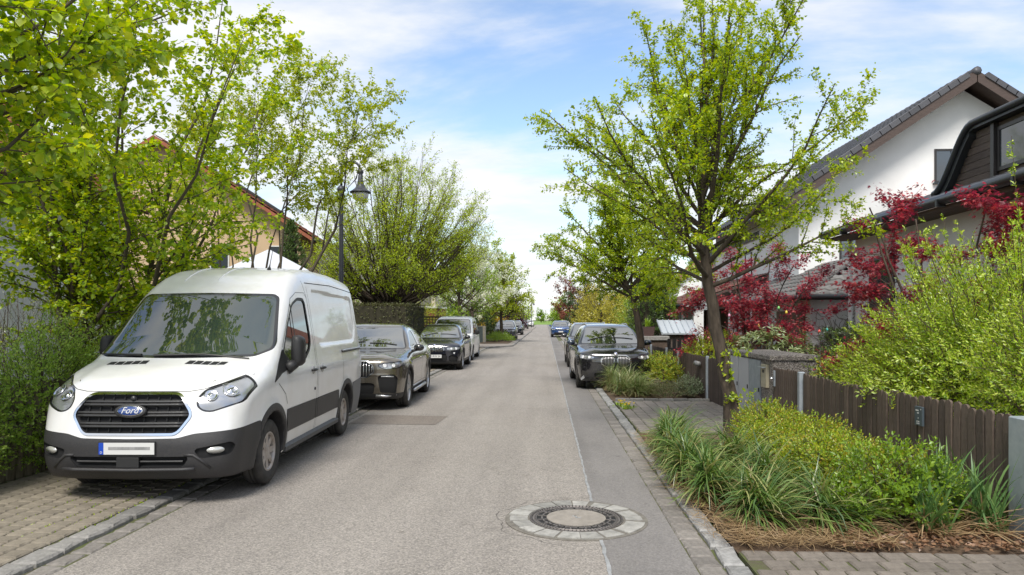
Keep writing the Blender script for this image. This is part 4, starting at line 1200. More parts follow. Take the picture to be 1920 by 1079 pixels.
    for x0, x1 in ((-0.6, -0.05), (0.05, 0.62)):
        pts = []
        for t_ in (0, 0.5, 1):
            q_, n_ = sk.top(x0 + (x1 - x0) * t_, sp['cowl'] + 0.10 + 0.05 * t_); pts.append(q_ + n_ * 0.012)
        MB().tube(pts, 0.009, 5).obj("wiper", M_black, car)
    if sp.get('badge'):
        q_, n_ = sk.front(0, sp['badge'])
        bo = MB().lathe([(0.042, 0), (0.042, 0.006), (0.034, 0.008), (0.0001, 0.009)], 20).obj("badge", M_alloy, car, True, q_, (R(90) - math.asin(max(-1, min(1, n_.z))), 0, 0))
        if sp.get('roundel'):
            for k in range(4):
                pts = [(0, 0)] + [(0.026 * math.cos(k * math.pi / 2 + t_ * math.pi / 2 / 5), 0.026 * math.sin(k * math.pi / 2 + t_ * math.pi / 2 / 5)) for t_ in range(6)]
                MB().add([(x, y, 0.0105) for x, y in pts], [tuple(range(7))]).obj("badge_quarter", M_euro if k % 2 else M_plate, bo)
    if sp.get('plate'): number_plate(car, sk, sp['plate'][0], sp['plate'][1])
    put = wheel_set(Rw, sp.get('tw', 0.25), sp['rim'], sp['ns'], sp.get('wstyle', 'double'), sp.get('rimmat', M_alloy))
    for ya in ax:
        for s in (1, -1): put(car, s * (hw - sp.get('tw', 0.25) / 2 - 0.012), ya, sp.get('turn', 0) if ya == ax[0] else 0)
    return car

def paint(name, col, metal=0.5, rough=0.28, coat=1.0): return mat(name, col, rough, metal=metal, coat=coat)
P_bronze = paint("paint_bronze_grey", (0.155, 0.135, 0.105), 0.7, 0.25)
P_black = paint("paint_black", (0.008, 0.008, 0.010), 0.2, 0.25)
P_ink = paint("paint_blue_black", (0.010, 0.012, 0.022), 0.4, 0.25)
P_white = mat("paint_white", (0.70, 0.70, 0.69), 0.3, coat=0.8)
P_silver = paint("paint_silver", (0.42, 0.43, 0.44), 0.8, 0.3)
P_violet = paint("paint_dark_violet", (0.03, 0.028, 0.05), 0.5, 0.25)
P_blue = paint("paint_blue", (0.02, 0.07, 0.22), 0.5, 0.25)

suv_sec = [(0.0, 0.88), (0.25, 0.93), (0.40, 0.97), (0.62, 0.995), (0.85, 1.0), (0.98, 0.985), (1.08, 0.95), (1.3, 0.9), (2.1, 0.8)]
X6 = dict(L=4.94, hw=1.0, H=1.70, fo=0.90, wb=2.975, R=0.385, clear=0.22, cowl=1.35, paint=P_bronze, h=0.03, arch=0.415,
    low=[(-0.3, 0.90), (0.0, 1.02), (0.10, 1.055), (0.35, 1.09), (0.8, 1.13), (1.35, 1.17), (2.4, 1.16), (3.6, 1.17), (4.3, 1.21), (4.8, 1.19), (5.1, 1.10)],
    roof=[(0.5, 0.70), (1.2, 1.10), (1.6, 1.38), (2.0, 1.60), (2.3, 1.675), (2.7, 1.70), (3.1, 1.68), (3.6, 1.60), (4.2, 1.42), (4.75, 1.22), (5.1, 1.05)],
    cab=[(0.7, 0.96), (1.1, 0.93), (1.4, 0.80), (1.65, 0.66), (1.9, 0.5)], sec=suv_sec,
    nose=[(0.1, 0.2), (0.2, 0.10), (0.30, 0.03), (0.45, 0.0), (0.85, 0.0), (0.97, 0.03), (1.04, 0.10), (1.11, 0.30), (1.2, 0.6), (2.0, 0.8)],
    ws=[(0.80, 1.15), (0.82, 1.20), (0.665, 1.60), (0.62, 1.625)], wsy=2.4,
    win=[[(1.55, 1.17), (2.72, 1.19), (2.70, 1.55), (2.40, 1.55), (2.15, 1.50)], [(2.82, 1.19), (3.62, 1.22), (3.98, 1.36), (3.5, 1.49), (2.80, 1.555)]],
    trim=M_chrome,
    face=[('grille', [(0.025, 0.66), (0.30, 0.65), (0.44, 0.76), (0.42, 0.88), (0.31, 0.98), (0.025, 0.98)], M_dark, 0.035, True, 0.5),
          ('headlight', [(0.51, 0.86), (0.64, 0.80), (0.88, 0.825), (0.97, 0.88), (0.955, 0.965), (0.62, 0.935), (0.50, 0.91)], M_lamp_dark, 0.006, True, 0.75),
          ('side_intake', [(0.55, 0.36), (0.84, 0.34), (0.87, 0.64), (0.80, 0.71), (0.55, 0.70), (0.50, 0.66)], M_dark, 0.03, True, 0.6),
          ('lower_intake', [(0.42, 0.34), (0.45, 0.52), (0.38, 0.55)], M_dark, 0.035, False, 0.5)],
    seams=[[(1.32, 0.42), (1.36, 0.9), (1.42, 1.12)], [(2.76, 0.36), (2.78, 1.16)], [(3.55, 0.62), (3.72, 1.18)], [(1.4, 0.40), (3.4, 0.40)]],
    handles=[(2.58, 0.93), (3.52, 0.96)], mirror=(1.62, 1.12), mmat=M_gloss_black, bonnet=[(-0.93, 1.03), (-0.55, 0.985)], badge=1.02, roundel=True,
    rim=0.275, ns=5, tw=0.275, plate=None, rimmat=M_alloy, bars=7)
x6 = build_car("parked_suv_coupe", X6)
tag(x6, "bronze grey SUV coupe with two chrome nostril grilles parked right behind the white van", "car")
# bright running-light bars inside the side intakes and bumper blade
for s in (1, -1):
    MB().tube([(s * 0.56, 0.06, 0.675), (s * 0.70, 0.10, 0.672), (s * 0.79, 0.155, 0.665)], 0.016, 6).obj("fog_lamp_bar", M_lens, x6, True)
    MB().tube([(s * 0.46, 0.055, 0.30), (s * 0.66, 0.10, 0.285), (s * 0.84, 0.20, 0.31)], [0.03, 0.024, 0.02], 7).obj("bumper_blade", M_alloy, x6, True)
    MB().tube([(s * 0.985, 1.5, 0.27), (s * 0.99, 2.4, 0.27), (s * 0.985, 3.3, 0.27)], 0.035, 7).obj("running_board", M_alloy, x6, True)

def place(car, wheel_xy, sp, th_deg, side=1):
    """wheel_xy: outer face of a front wheel where it meets the ground (side +1: the road side)"""
    t_ = R(th_deg); c = Vector(wheel_xy) - Vector((math.cos(t_), math.sin(t_))) * side * (sp['hw'] - 0.02)
    f_ = c + Vector((math.sin(t_), -math.cos(t_))) * sp['fo']
    car.location = (f_.x, f_.y, 0.008); car.rotation_euler = (0, 0, t_)
place(x6, (-2.80, 14.58), X6, 2.0)

X4 = dict(X6, L=4.67, hw=0.94, H=1.62, fo=0.86, wb=2.81, R=0.365, paint=P_ink, cowl=1.30, h=0.034, arch=0.395,
    roof=[(0.5, 0.70), (1.15, 1.07), (1.55, 1.36), (1.9, 1.545), (2.2, 1.605), (2.6, 1.62), (3.0, 1.605), (3.5, 1.53), (4.0, 1.37), (4.5, 1.15), (4.8, 1.0)],
    low=[(-0.3, 0.76), (0.0, 0.90), (0.10, 0.955), (0.35, 1.01), (0.8, 1.065), (1.3, 1.10), (2.3, 1.09), (3.4, 1.12), (4.1, 1.15), (4.5, 1.12), (4.8, 1.03)],
    cab=[(0.7, 0.96), (1.05, 0.93), (1.35, 0.80), (1.6, 0.66), (1.85, 0.5)],
    nose=[(0.1, 0.2), (0.2, 0.10), (0.30, 0.03), (0.45, 0.0), (0.72, 0.0), (0.86, 0.035), (0.93, 0.10), (1.02, 0.30), (1.2, 0.6), (2.0, 0.8)],
    ws=[(0.75, 1.10), (0.77, 1.15), (0.62, 1.52), (0.58, 1.545)], wsy=2.3,
    win=[[(1.50, 1.12), (2.58, 1.14), (2.56, 1.47), (2.28, 1.47), (2.05, 1.42)], [(2.68, 1.14), (3.45, 1.17), (3.78, 1.29), (3.3, 1.42), (2.66, 1.475)]],
    trim=M_gloss_black,
    face=[('grille', [(0.025, 0.655), (0.27, 0.65), (0.345, 0.71), (0.34, 0.79), (0.29, 0.845), (0.025, 0.85)], M_dark, 0.03, True, 0.5),
          ('headlight', [(0.42, 0.72), (0.60, 0.69), (0.86, 0.72), (0.92, 0.80), (0.88, 0.84), (0.42, 0.815)], M_lamp, 0.006, True, 0.75),
          ('side_intake', [(0.52, 0.32), (0.78, 0.31), (0.82, 0.48), (0.60, 0.55), (0.50, 0.50)], M_dark, 0.03, True, 0.6),
          ('lower_intake', [(0.42, 0.30), (0.45, 0.46), (0.40, 0.58)], M_dark, 0.03, False, 0.5),
          ('fog_lamp', [(0.66, 0.585), (0.72, 0.585), (0.73, 0.64), (0.66, 0.64)], M_lens, 0.0, True, 0.6)],
    seams=[[(1.25, 0.42), (1.30, 0.88), (1.35, 1.08)], [(2.62, 0.36), (2.63, 1.12)], [(3.35, 0.62), (3.52, 1.13)]],
    handles=[(2.45, 0.90), (3.35, 0.92)], mirror=(1.56, 1.08), bonnet=[(-0.88, 0.90), (-0.5, 0.85)], badge=0.89, bars=6,
    rim=0.26, ns=5, tw=0.255, plate=(0.50, "FD·RW 24"), rails=None)
x4 = build_car("parked_suv_coupe", X4)
tag(x4, "blue-black SUV with white number plate and chrome kidney grille parked beside clipped hedge", "car")
place(x4, (-2.97, 25.6), X4, 0.9)

X3 = dict(X4, L=4.755, hw=0.96, H=1.66, fo=0.87, wb=2.865, R=0.375, paint=P_black, cowl=1.32, arch=0.405, h=0.032,
    roof=[(0.5, 0.70), (1.15, 1.09), (1.55, 1.38), (1.9, 1.57), (2.2, 1.635), (2.7, 1.66), (3.4, 1.65), (4.0, 1.58), (4.4, 1.42), (4.7, 1.15), (4.9, 1.0)],
    low=[(-0.3, 0.80), (0.0, 0.95), (0.10, 1.0), (0.35, 1.04), (0.8, 1.08), (1.3, 1.12), (2.3, 1.11), (3.4, 1.13), (4.1, 1.15), (4.5, 1.13), (4.9, 1.03)],
    nose=[(0.1, 0.2), (0.2, 0.10), (0.30, 0.03), (0.45, 0.0), (0.80, 0.0), (0.91, 0.03), (0.98, 0.10), (1.05, 0.30), (1.2, 0.6), (2.0, 0.8)],
    cab=[(0.7, 0.96), (1.08, 0.93), (1.38, 0.81), (1.62, 0.68), (1.85, 0.5)],
    ws=[(0.77, 1.12), (0.79, 1.17), (0.645, 1.555), (0.60, 1.58)], wsy=2.3,
    win=[[(1.52, 1.14), (2.62, 1.16), (2.60, 1.52), (2.30, 1.52), (2.05, 1.46)], [(2.72, 1.16), (3.55, 1.18), (3.62, 1.50), (2.70, 1.525)], [(3.66, 1.19), (4.15, 1.24), (4.02, 1.44), (3.72, 1.49)]],
    face=[('grille', [(0.035, 0.585), (0.22, 0.575), (0.375, 0.66), (0.375, 0.80), (0.26, 0.885), (0.035, 0.885)], M_dark, 0.03, True, 0.5),
          ('headlight', [(0.52, 0.80), (0.70, 0.755), (0.90, 0.79), (0.935, 0.86), (0.90, 0.92), (0.54, 0.875)], M_lamp_dark, 0.006, True, 0.75),
          ('side_intake', [(0.66, 0.30), (0.84, 0.30), (0.86, 0.52), (0.74, 0.50)], M_gloss_black, 0.01, True, 0.6),
          ('lower_intake', [(0.50, 0.27), (0.55, 0.42), (0.48, 0.44)], M_dark, 0.03, False, 0.5)],
    badge=0.93, bars=8, slat=M_alloy, rails=(2.2, 4.1), plate=None, clad=M_gloss_black, turn=R(-4), handles=[(2.48, 0.92), (3.42, 0.94)], mirror=(1.58, 1.10), mmat=paint("mirror_blue_black", (0.015, 0.03, 0.06), 0.4))
x3 = build_car("parked_suv", X3)
tag(x3, "black SUV with large rounded kidney grilles parked on the kerb behind ornamental grass", "car")
for s in (1, -1): MB().prism([(s * 0.70, 0.36), (s * 0.86, 0.24), (s * 0.87, 0.30), (s * 0.74, 0.42)], 'y', 0.16, 0.20).obj("bumper_blade", M_alloy, x3)
place(x3, (0.80, 18.85), X3, 1.2, -1)

T5 = dict(X6, L=4.89, hw=0.95, H=1.95, fo=0.90, wb=3.0, R=0.335, paint=P_white, cowl=0.85, h=0.036, arch=0.36, clear=0.20, rsm=0.05, hollow=0.006,
    low=[(-0.3, 0.80), (0.0, 0.98), (0.12, 1.03), (0.5, 1.10), (0.9, 1.15), (1.5, 1.15), (3.6, 1.15), (4.8, 1.15), (5.2, 1.05)],
    roof=[(0.0, 0.75), (0.55, 1.08), (0.9, 1.38), (1.3, 1.70), (1.5, 1.82), (1.8, 1.90), (2.4, 1.95), (3.5, 1.95), (4.5, 1.92), (4.8, 1.86), (5.1, 1.75)],
    cab=[(0.7, 0.99), (1.1, 0.985), (1.5, 0.91), (1.8, 0.82), (2.1, 0.68)],
    sec=[(0.0, 0.92), (0.3, 0.96), (0.5, 0.985), (0.85, 1.0), (1.1, 0.985), (1.4, 0.94), (2.1, 0.8)],
    tail=[(0.1, 4.82), (0.4, 4.89), (1.1, 4.88), (1.6, 4.82), (2.1, 4.70)],
    nose=[(0.1, 0.2), (0.2, 0.08), (0.30, 0.02), (0.45, 0.0), (0.70, 0.0), (0.9, 0.03), (1.0, 0.09), (1.1, 0.25), (1.2, 0.4), (2.2, 0.6)],
    ws=[(0.82, 1.17), (0.845, 1.22), (0.73, 1.75), (0.69, 1.79)], wsy=1.9,
    win=[[(1.05, 1.16), (2.12, 1.16), (2.10, 1.70), (1.70, 1.70), (1.48, 1.58)], [(2.22, 1.16), (3.25, 1.16), (3.22, 1.70), (2.22, 1.71)], [(3.36, 1.16), (4.55, 1.16), (4.45, 1.68), (3.36, 1.70)]],
    trim=M_gloss_black,
    face=[('headlight', [(0.56, 0.78), (0.84, 0.78), (0.90, 0.98), (0.60, 0.96), (0.54, 0.90)], M_lamp, 0.006, True, 0.6),
          ('grille_panel', [(0.52, 0.80), (0.55, 0.93), (0.50, 0.94)], M_black, 0.012, False, 0.5),
          ('bumper_intake', [(0.60, 0.32), (0.64, 0.48), (0.58, 0.50)], M_dark, 0.02, False, 0.5)],
    seams=[[(1.22, 0.45), (1.10, 1.10)], [(2.17, 0.36), (2.17, 1.72)], [(3.30, 0.40), (3.30, 1.14)]], handles=[(2.05, 1.05), (2.35, 1.05)], mirror=(1.20, 1.18), mmat=M_black, msize=(0.24, 0.14, 0.24),
    bonnet=None, badge=0.87, roundel=False, rim=0.21, ns=5, tw=0.225, wstyle='single', rimmat=M_alloy, plate=(0.58, None), rails=None, clad=None)
t5 = build_car("parked_minibus", T5)
tag(t5, "white minibus with black door mirrors parked behind the blue-black SUV", "minibus")
place(t5, (-3.18, 31.3), T5, 0.6)

VW = dict(X3, paint=P_violet, L=4.80, hw=0.965, H=1.70, h=0.04, rails=(2.2, 4.1), mmat=P_violet,
    face=[('headlight', [(0.56, 0.74), (0.90, 0.74), (0.94, 0.86), (0.58, 0.845)], M_lamp, 0.006, True, 0.75),
          ('grille_panel', [(0.56, 0.73), (0.58, 0.855)], M_gloss_black, 0.015, False, 0.5),
          ('lower_intake', [(0.60, 0.30), (0.66, 0.46), (0.60, 0.49)], M_dark, 0.025, False, 0.5)],
    badge=0.80, roundel=False, plate=(0.56, None), turn=0, clad=M_black, wstyle='single')
vw = build_car("parked_car", VW)
tag(vw, "dark violet SUV parked behind the street tree on the paved build-out", "car", "cars parked along the street")
for zz in (0.765, 0.825):
    MB().tube([(-0.56, 0.055, zz), (-0.3, 0.012, zz), (0, 0.0, zz), (0.3, 0.012, zz), (0.56, 0.055, zz)], 0.008, 5).obj("grille_strip", M_chrome, vw)
place(vw, (-2.47, 59.6), VW, 0)

def recolor(car, p_old, p_new):
    for o in car.children_recursive:
        for sl in o.material_slots:
            if sl.material == p_old: sl.link = 'OBJECT'; sl.material = p_new
GC = "cars parked along the street"
for (xw, yw, pnt, side, lab) in (
        (-2.6, 80.4, P_ink, 1, "blue-black car parked beyond the dark violet SUV"),
        (-3.6, 118, P_silver, 1, "silver car parked far along the street beneath purple-leaved tree"),
        (-3.3, 134, P_black, 1, "black car at the far end of the left-hand row of parked cars"),
        (-3.0, 176, P_white, 1, "white car parked at the far end of the street by the meadow"),
        (0.80, 27.0, P_black, -1, "black car standing nose to tail behind the black SUV with kidney grilles"),
        (0.55, 73.0, P_blue, -1, "blue car with silver roof rails parked alone beside far right hedge"),
        (1.6, 100.0, P_white, -1, "white car half hidden behind the blue car near meadow")):
    c = copy_thing(vw); recolor(c, P_violet, pnt); tag(c, lab, "car", GC); place(c, (xw, yw), VW, 0, side)
    c.location.z = 0.055 if xw < -2 and yw > 50 else 0.02
vw.location.z = 0.08
# ================================================================== PLANT TOOLKIT
def unit(a): return a / np.maximum(np.linalg.norm(a, axis=-1, keepdims=True), 1e-9)

LEAF = {
    'oval': (np.array([[0, 0, 0], [0.42, 0.5, 0.10], [1, 0, -0.04], [0.42, -0.5, 0.10]]), np.array([[0, 1, 2], [0, 2, 3]])),
    'lance': (np.array([[0, 0, 0], [0.5, 0.5, 0.05], [1, 0, -0.03], [0.5, -0.5, 0.05]]), np.array([[0, 1, 2], [0, 2, 3]])),
    'broad': (np.array([[0, 0, 0], [0.18, 0.36, 0.06], [0.55, 0.5, 0.10], [1, 0, -0.08], [0.55, -0.5, 0.10], [0.18, -0.36, 0.06]]), np.array([[0, 1, 2, 3], [0, 3, 4, 5]])),
    'palm': (np.array([[0, 0, 0], [0.35, 0.55, 0.0], [0.38, 0.14, 0.05], [0.75, 0.48, -0.05], [0.58, 0.10, 0.04], [1, 0, -0.08], [0.58, -0.10, 0.04], [0.75, -0.48, -0.05], [0.38, -0.14, 0.05], [0.35, -0.55, 0.0]]),
             np.array([[0, 1, 2], [0, 2, 4], [2, 3, 4], [0, 4, 5], [0, 5, 6], [0, 6, 8], [6, 7, 8], [0, 8, 9]])),
}
def leaves(pos, d, up, length, width, shape='oval'):
    """one folded blade per position: d = pointing direction, up = blade normal hint"""
    tv, tf = LEAF[shape]; n = len(pos)
    d = unit(d); s = unit(np.cross(up, d)); w = np.cross(d, s)
    L = np.broadcast_to(np.asarray(length, float), (n,)); Wd = np.broadcast_to(np.asarray(width, float), (n,))
    V = pos[:, None, :] + d[:, None, :] * (tv[:, 0][None, :, None] * L[:, None, None]) + s[:, None, :] * (tv[:, 1][None, :, None] * Wd[:, None, None]) + w[:, None, :] * (tv[:, 2][None, :, None] * L[:, None, None])
    F = tf[None] + (np.arange(n) * len(tv))[:, None, None]
    return V.reshape(-1, 3), F.reshape(-1, tf.shape[1])

def tubes(P, Rr, n=4):
    """P (N,K,3) polylines, Rr (N,K) radii -> quads"""
    N, K, _ = P.shape
    d = np.zeros_like(P); d[:, 1:-1] = P[:, 2:] - P[:, :-2]; d[:, 0] = P[:, 1] - P[:, 0]; d[:, -1] = P[:, -1] - P[:, -2]
    d = unit(d); ref = np.where(np.abs(d[..., 2:3]) > 0.9, np.array([1.0, 0, 0]), np.array([0, 0, 1.0]))
    a = unit(np.cross(d, ref)); b = np.cross(d, a)
    ang = 2 * np.pi * np.arange(n) / n
    V = P[:, :, None, :] + (a[:, :, None, :] * np.cos(ang)[None, None, :, None] + b[:, :, None, :] * np.sin(ang)[None, None, :, None]) * Rr[:, :, None, None]
    i = np.arange(N)[:, None, None] * K * n; k = np.arange(K - 1)[None, :, None] * n; j = np.arange(n)[None, None, :]; j2 = (j + 1) % n
    F = np.stack([i + k + j, i + k + j2, i + k + n + j2, i + k + n + j], -1).reshape(-1, 4)
    return V.reshape(-1, 3), F

def merge(parts):
    V = []; F = []; b = 0
    for v, f in parts:
        if len(v) == 0: continue
        V.append(v); F.append(f + b); b += len(v)
    return np.concatenate(V), np.concatenate(F)

def rnd_unit(rng, n):
    v = rng.normal(size=(n, 3)); return unit(v)

def grow_from(rng, P, Rr, per, ratio, ang, K, wander, trop, t0=0.2, t1=1.0, rratio=0.45, lref=None, flat=0.0):
    """children along parent polylines. P (N,K0,3). Returns child polylines, radii."""
    N, K0, _ = P.shape
    seg = np.linalg.norm(np.diff(P, axis=1), axis=2).sum(1)
    per_n = per if np.ndim(per) else np.full(N, per)
    idx = np.repeat(np.arange(N), per_n); M = len(idx)
    t = t0 + (t1 - t0) * rng.random(M)
    u = t * (K0 - 1); i0 = np.minimum(u.astype(int), K0 - 2); fr = (u - i0)[:, None]
    s = P[idx, i0] * (1 - fr) + P[idx, i0 + 1] * fr
    pd = unit(P[idx, i0 + 1] - P[idx, i0])
    r0 = (Rr[idx, i0] * (1 - fr[:, 0]) + Rr[idx, i0 + 1] * fr[:, 0]) * rratio
    rd = rng.normal(size=(M, 3)); rd[:, 2] *= (1 - flat); rd = unit(np.cross(pd, np.cross(rd, pd)))
    a = np.radians(rng.normal(ang[0], ang[1], M))[:, None]
    d = unit(pd * np.cos(a) + rd * np.sin(a))
    L = (seg[idx] if lref is None else lref) * ratio * rng.uniform(0.6, 1.2, M) * (1.15 - 0.55 * t)
    C = np.zeros((M, K, 3)); C[:, 0] = s
    for k in range(1, K):
        d = unit(d + rng.normal(size=(M, 3)) * wander + np.array([0, 0, trop]))
        C[:, k] = C[:, k - 1] + d * (L / (K - 1))[:, None]
    RR = np.maximum(r0, 0.0025)[:, None] * np.linspace(1, 0.35, K)[None]
    return C, RR

def along(rng, P, per_m, t0=0.0, spread=0.02, minimum=1):
    """points scattered along polylines with the local direction"""
    N, K, _ = P.shape
    seg = np.linalg.norm(np.diff(P, axis=1), axis=2).sum(1)
    c = np.maximum(minimum, rng.poisson(seg * per_m)); idx = np.repeat(np.arange(N), c)
    u = (t0 + (1 - t0) * rng.random(len(idx))) * (K - 1); i0 = np.minimum(u.astype(int), K - 2); fr = (u - i0)[:, None]
    p = P[idx, i0] * (1 - fr) + P[idx, i0 + 1] * fr + rng.normal(size=(len(idx), 3)) * spread
    return p, unit(P[idx, i0 + 1] - P[idx, i0])

M_bark = mat("bark_brown", (0.105, 0.08, 0.06), 0.95, var=0.5, vscale=16, vcol=(0.04, 0.03, 0.022), bump=1.0, bscale=22, stretch=(1, 1, 0.25))
M_bark_grey = mat("bark_grey", (0.10, 0.08, 0.06), 0.95, var=0.6, vscale=9, vcol=(0.075, 0.062, 0.04), bump=0.9, bscale=24, stretch=(1, 1, 0.25))
M_twig = mat("twig_brown", (0.085, 0.06, 0.042), 0.9)

def plant(name, loc, label, cat, group=None, rz=0.0): return empty(name, loc, rz, label, cat, group)

def wood_part(name, parts, material, parent, stuff=False):
    V, F = merge(parts); o = mobj(name, np_mesh(name, V, F, material, True), parent)
    if stuff: tag(o, kind="stuff")
    return o
def leaf_part(name, vf, material, parent):
    o = mobj(name, np_mesh(name, vf[0], vf[1], material, False), parent); return tag(o, kind="stuff")

def leaf_on(rng, p, d, size, width, shape, droop=0.2, out=0.9, jitter=0.25, lift=0.3):
    n = len(p)
    r = rnd_unit(rng, n); side = unit(np.cross(d, np.cross(r, d)))
    ld = unit(d * 0.45 + side * out + np.array([0, 0, -droop]))
    up = unit(np.array([0, 0, 1.0]) * lift + r * 0.7 + np.array([0, 0, 0.5]))
    L = size * rng.uniform(1 - jitter * 1.6, 1 + jitter, n)
    return leaves(p, ld, up, L, L * width, shape)

def leaf_objects(rng, p, d, size, width, shape, material, parent, droop):
    """single leaves as objects sharing one blade mesh"""
    tv, tf = LEAF[shape]; me = np_mesh("leaf", tv * np.array([1, width, 1]), tf, material)
    n = len(p); r = rnd_unit(rng, n); side = unit(np.cross(d, np.cross(r, d)))
    ld = unit(d * 0.45 + side * 0.9 + np.array([0, 0, -droop])); up = unit(r * 0.7 + np.array([0, 0, 0.8]))
    s = unit(np.cross(up, ld)); w = np.cross(ld, s); L = size * rng.uniform(0.6, 1.25, n)
    for k in range(n):
        o = mobj("leaf", me, parent); M3 = Matrix((ld[k], s[k], w[k])).transposed().to_4x4() @ Matrix.Scale(L[k], 4)
        M3.translation = Vector(p[k]); o.matrix_basis = M3

def crown_tree(name, loc, label, cat, seed, trunk, limbs, lim_len, inc, sub, twig, leafm, lsize, lwidth, shape, dens, group=None, bark=None, trunk_r=0.13, trop=(0.03, 0.02, 0.0), wander=(0.09, 0.14, 0.18), t_first=0.75, ang=(45, 14), flat=0.0, droop=0.2, spread=0.02, leaf_from=0, spur=0.0, l0_leaves=0.35, shade_axis=None):
    """trunk: polyline (local). limbs: number of main limbs leaving the top part of the trunk.
    inc: (lowest, highest limb inclination from vertical, degrees). sub/twig: children per limb/branch and length ratio."""
    rng = np.random.default_rng(seed); o = plant(name, loc, label, cat, group)
    T = np.array(trunk, float)
    K = 14; u = np.linspace(0, len(T) - 1, K); tp = np.stack([np.interp(u, np.arange(len(T)), T[:, i]) for i in range(3)], 1)
    tp[1:-1] += rng.normal(size=(K - 2, 3)) * trunk_r * 0.12
    tr = trunk_r * np.linspace(1, 0.42, K); tr[0] *= 1.35; tr[1] *= 1.08
    V0 = tubes(tp[None], tr[None], 10)
    t = t_first + (1 - t_first) * (np.arange(limbs) + rng.random(limbs) * 0.6) / limbs
    ui = np.minimum(t, 1) * (K - 1); i0 = np.minimum(ui.astype(int), K - 2); fr = (ui - i0)[:, None]
    s = tp[i0] * (1 - fr) + tp[i0 + 1] * fr
    az = np.arange(limbs) * 2.39996 + rng.normal(size=limbs) * 0.35 + rng.random() * 6
    tn = (np.arange(limbs) + 0.5) / limbs
    th = np.radians(inc[0] + (inc[1] - inc[0]) * tn + rng.normal(size=limbs) * 7)
    d = np.stack([np.sin(th) * np.cos(az), np.sin(th) * np.sin(az), np.cos(th)], 1)
    Ls = lim_len[0] + (lim_len[1] - lim_len[0]) * tn; Ls = Ls * rng.uniform(0.8, 1.18, limbs)
    K1 = 8; P1 = np.zeros((limbs, K1, 3)); P1[:, 0] = s
    for k in range(1, K1):
        d = unit(d + rng.normal(size=d.shape) * wander[0] + np.array([0, 0, trop[0]])); P1[:, k] = P1[:, k - 1] + d * (Ls / (K1 - 1))[:, None]
    R1 = (trunk_r * 0.36 * rng.uniform(0.7, 1.1, limbs))[:, None] * np.linspace(1, 0.16, K1)[None]
    P2, R2 = grow_from(rng, P1, R1, sub[0], sub[1], ang, 5, wander[1], trop[1], 0.12, 1.0, 0.5, flat=flat)
    P3, R3 = grow_from(rng, P2, R2, twig[0], twig[1], ang, 4, wander[2], trop[2], 0.15, 1.0, 0.6, flat=flat)
    wood_part("trunk", [V0], bark or M_bark, o)
    wood_part("branches", [tubes(P1, R1, 6), tubes(P2, R2, 4), tubes(P3, R3, 3)], bark or M_bark, o, True)
    pts = []; dr = []
    for P, k, t0 in ((P1, l0_leaves, 0.35), (P2, 0.8, 0.1), (P3, 1.0, 0.0)):
        p, dd = along(rng, P, dens * k, t0, spread); pts.append(p); dr.append(dd)
    p = np.concatenate(pts); dd = np.concatenate(dr)
    leaf_part("crown", leaf_on(rng, p, dd, lsize, lwidth, shape, droop), leafm, o)
    return o

def shoots(rng, pos, d, length, m, ll, lw, shape='lance', open_=0.8, droop=0.0, stem_r=0.0025):
    """leafy shoots: stem + m whorled leaves each"""
    n = len(pos); d = unit(d)
    L = length * rng.uniform(0.6, 1.3, n)
    ref = np.where(np.abs(d[:, 2:3]) > 0.9, np.array([1.0, 0, 0]), np.array([0, 0, 1.0]))
    a = unit(np.cross(d, ref)); b = np.cross(d, a)
    t = (np.arange(m) + 0.5) / m
    ph = rng.random(n)[:, None] * 6.28 + np.arange(m)[None] * 2.4 + rng.normal(size=(n, m)) * 0.3
    p = pos[:, None] + d[:, None] * (L[:, None] * t[None])[..., None]
    rad = a[:, None] * np.cos(ph)[..., None] + b[:, None] * np.sin(ph)[..., None]
    k = open_ * (1.05 - 0.5 * t)[None, :, None]
    ld = unit(d[:, None] * (1.0 - 0.5 * k) + rad * k + np.array([0, 0, -droop]))
    up = unit(d[:, None] * 0.8 - rad * 0.4 + rng.normal(size=(n, m, 3)) * 0.25)
    sz = ll * rng.uniform(0.65, 1.2, (n, m)) * (1.1 - 0.35 * t)[None]
    lv = leaves(p.reshape(-1, 3), ld.reshape(-1, 3), up.reshape(-1, 3), sz.ravel(), sz.ravel() * lw, shape)
    P = np.stack([pos, pos + d * L[:, None] * 0.95], 1); RR = np.full((n, 2), stem_r); RR[:, 1] *= 0.5
    return lv, tubes(P, RR, 3)

def ellipsoid_pts(rng, n, c, r, shell=0.5, zmin=-1.0, lump=0.18):
    v = rnd_unit(rng, n * 3); v = v[v[:, 2] > zmin][:n]
    ph = rng.random((6, 3)) * 6.28; fq = rng.normal(size=(6, 3)) * 3.0
    bump = sum(np.sin(v @ fq[i] + ph[i, 0]) for i in range(6)) / 6
    k = (shell + (1 - shell) * rng.random(len(v)) ** 0.6) * (1 + lump * bump * 1.8)
    return np.array(c) + v * k[:, None] * np.array(r), v

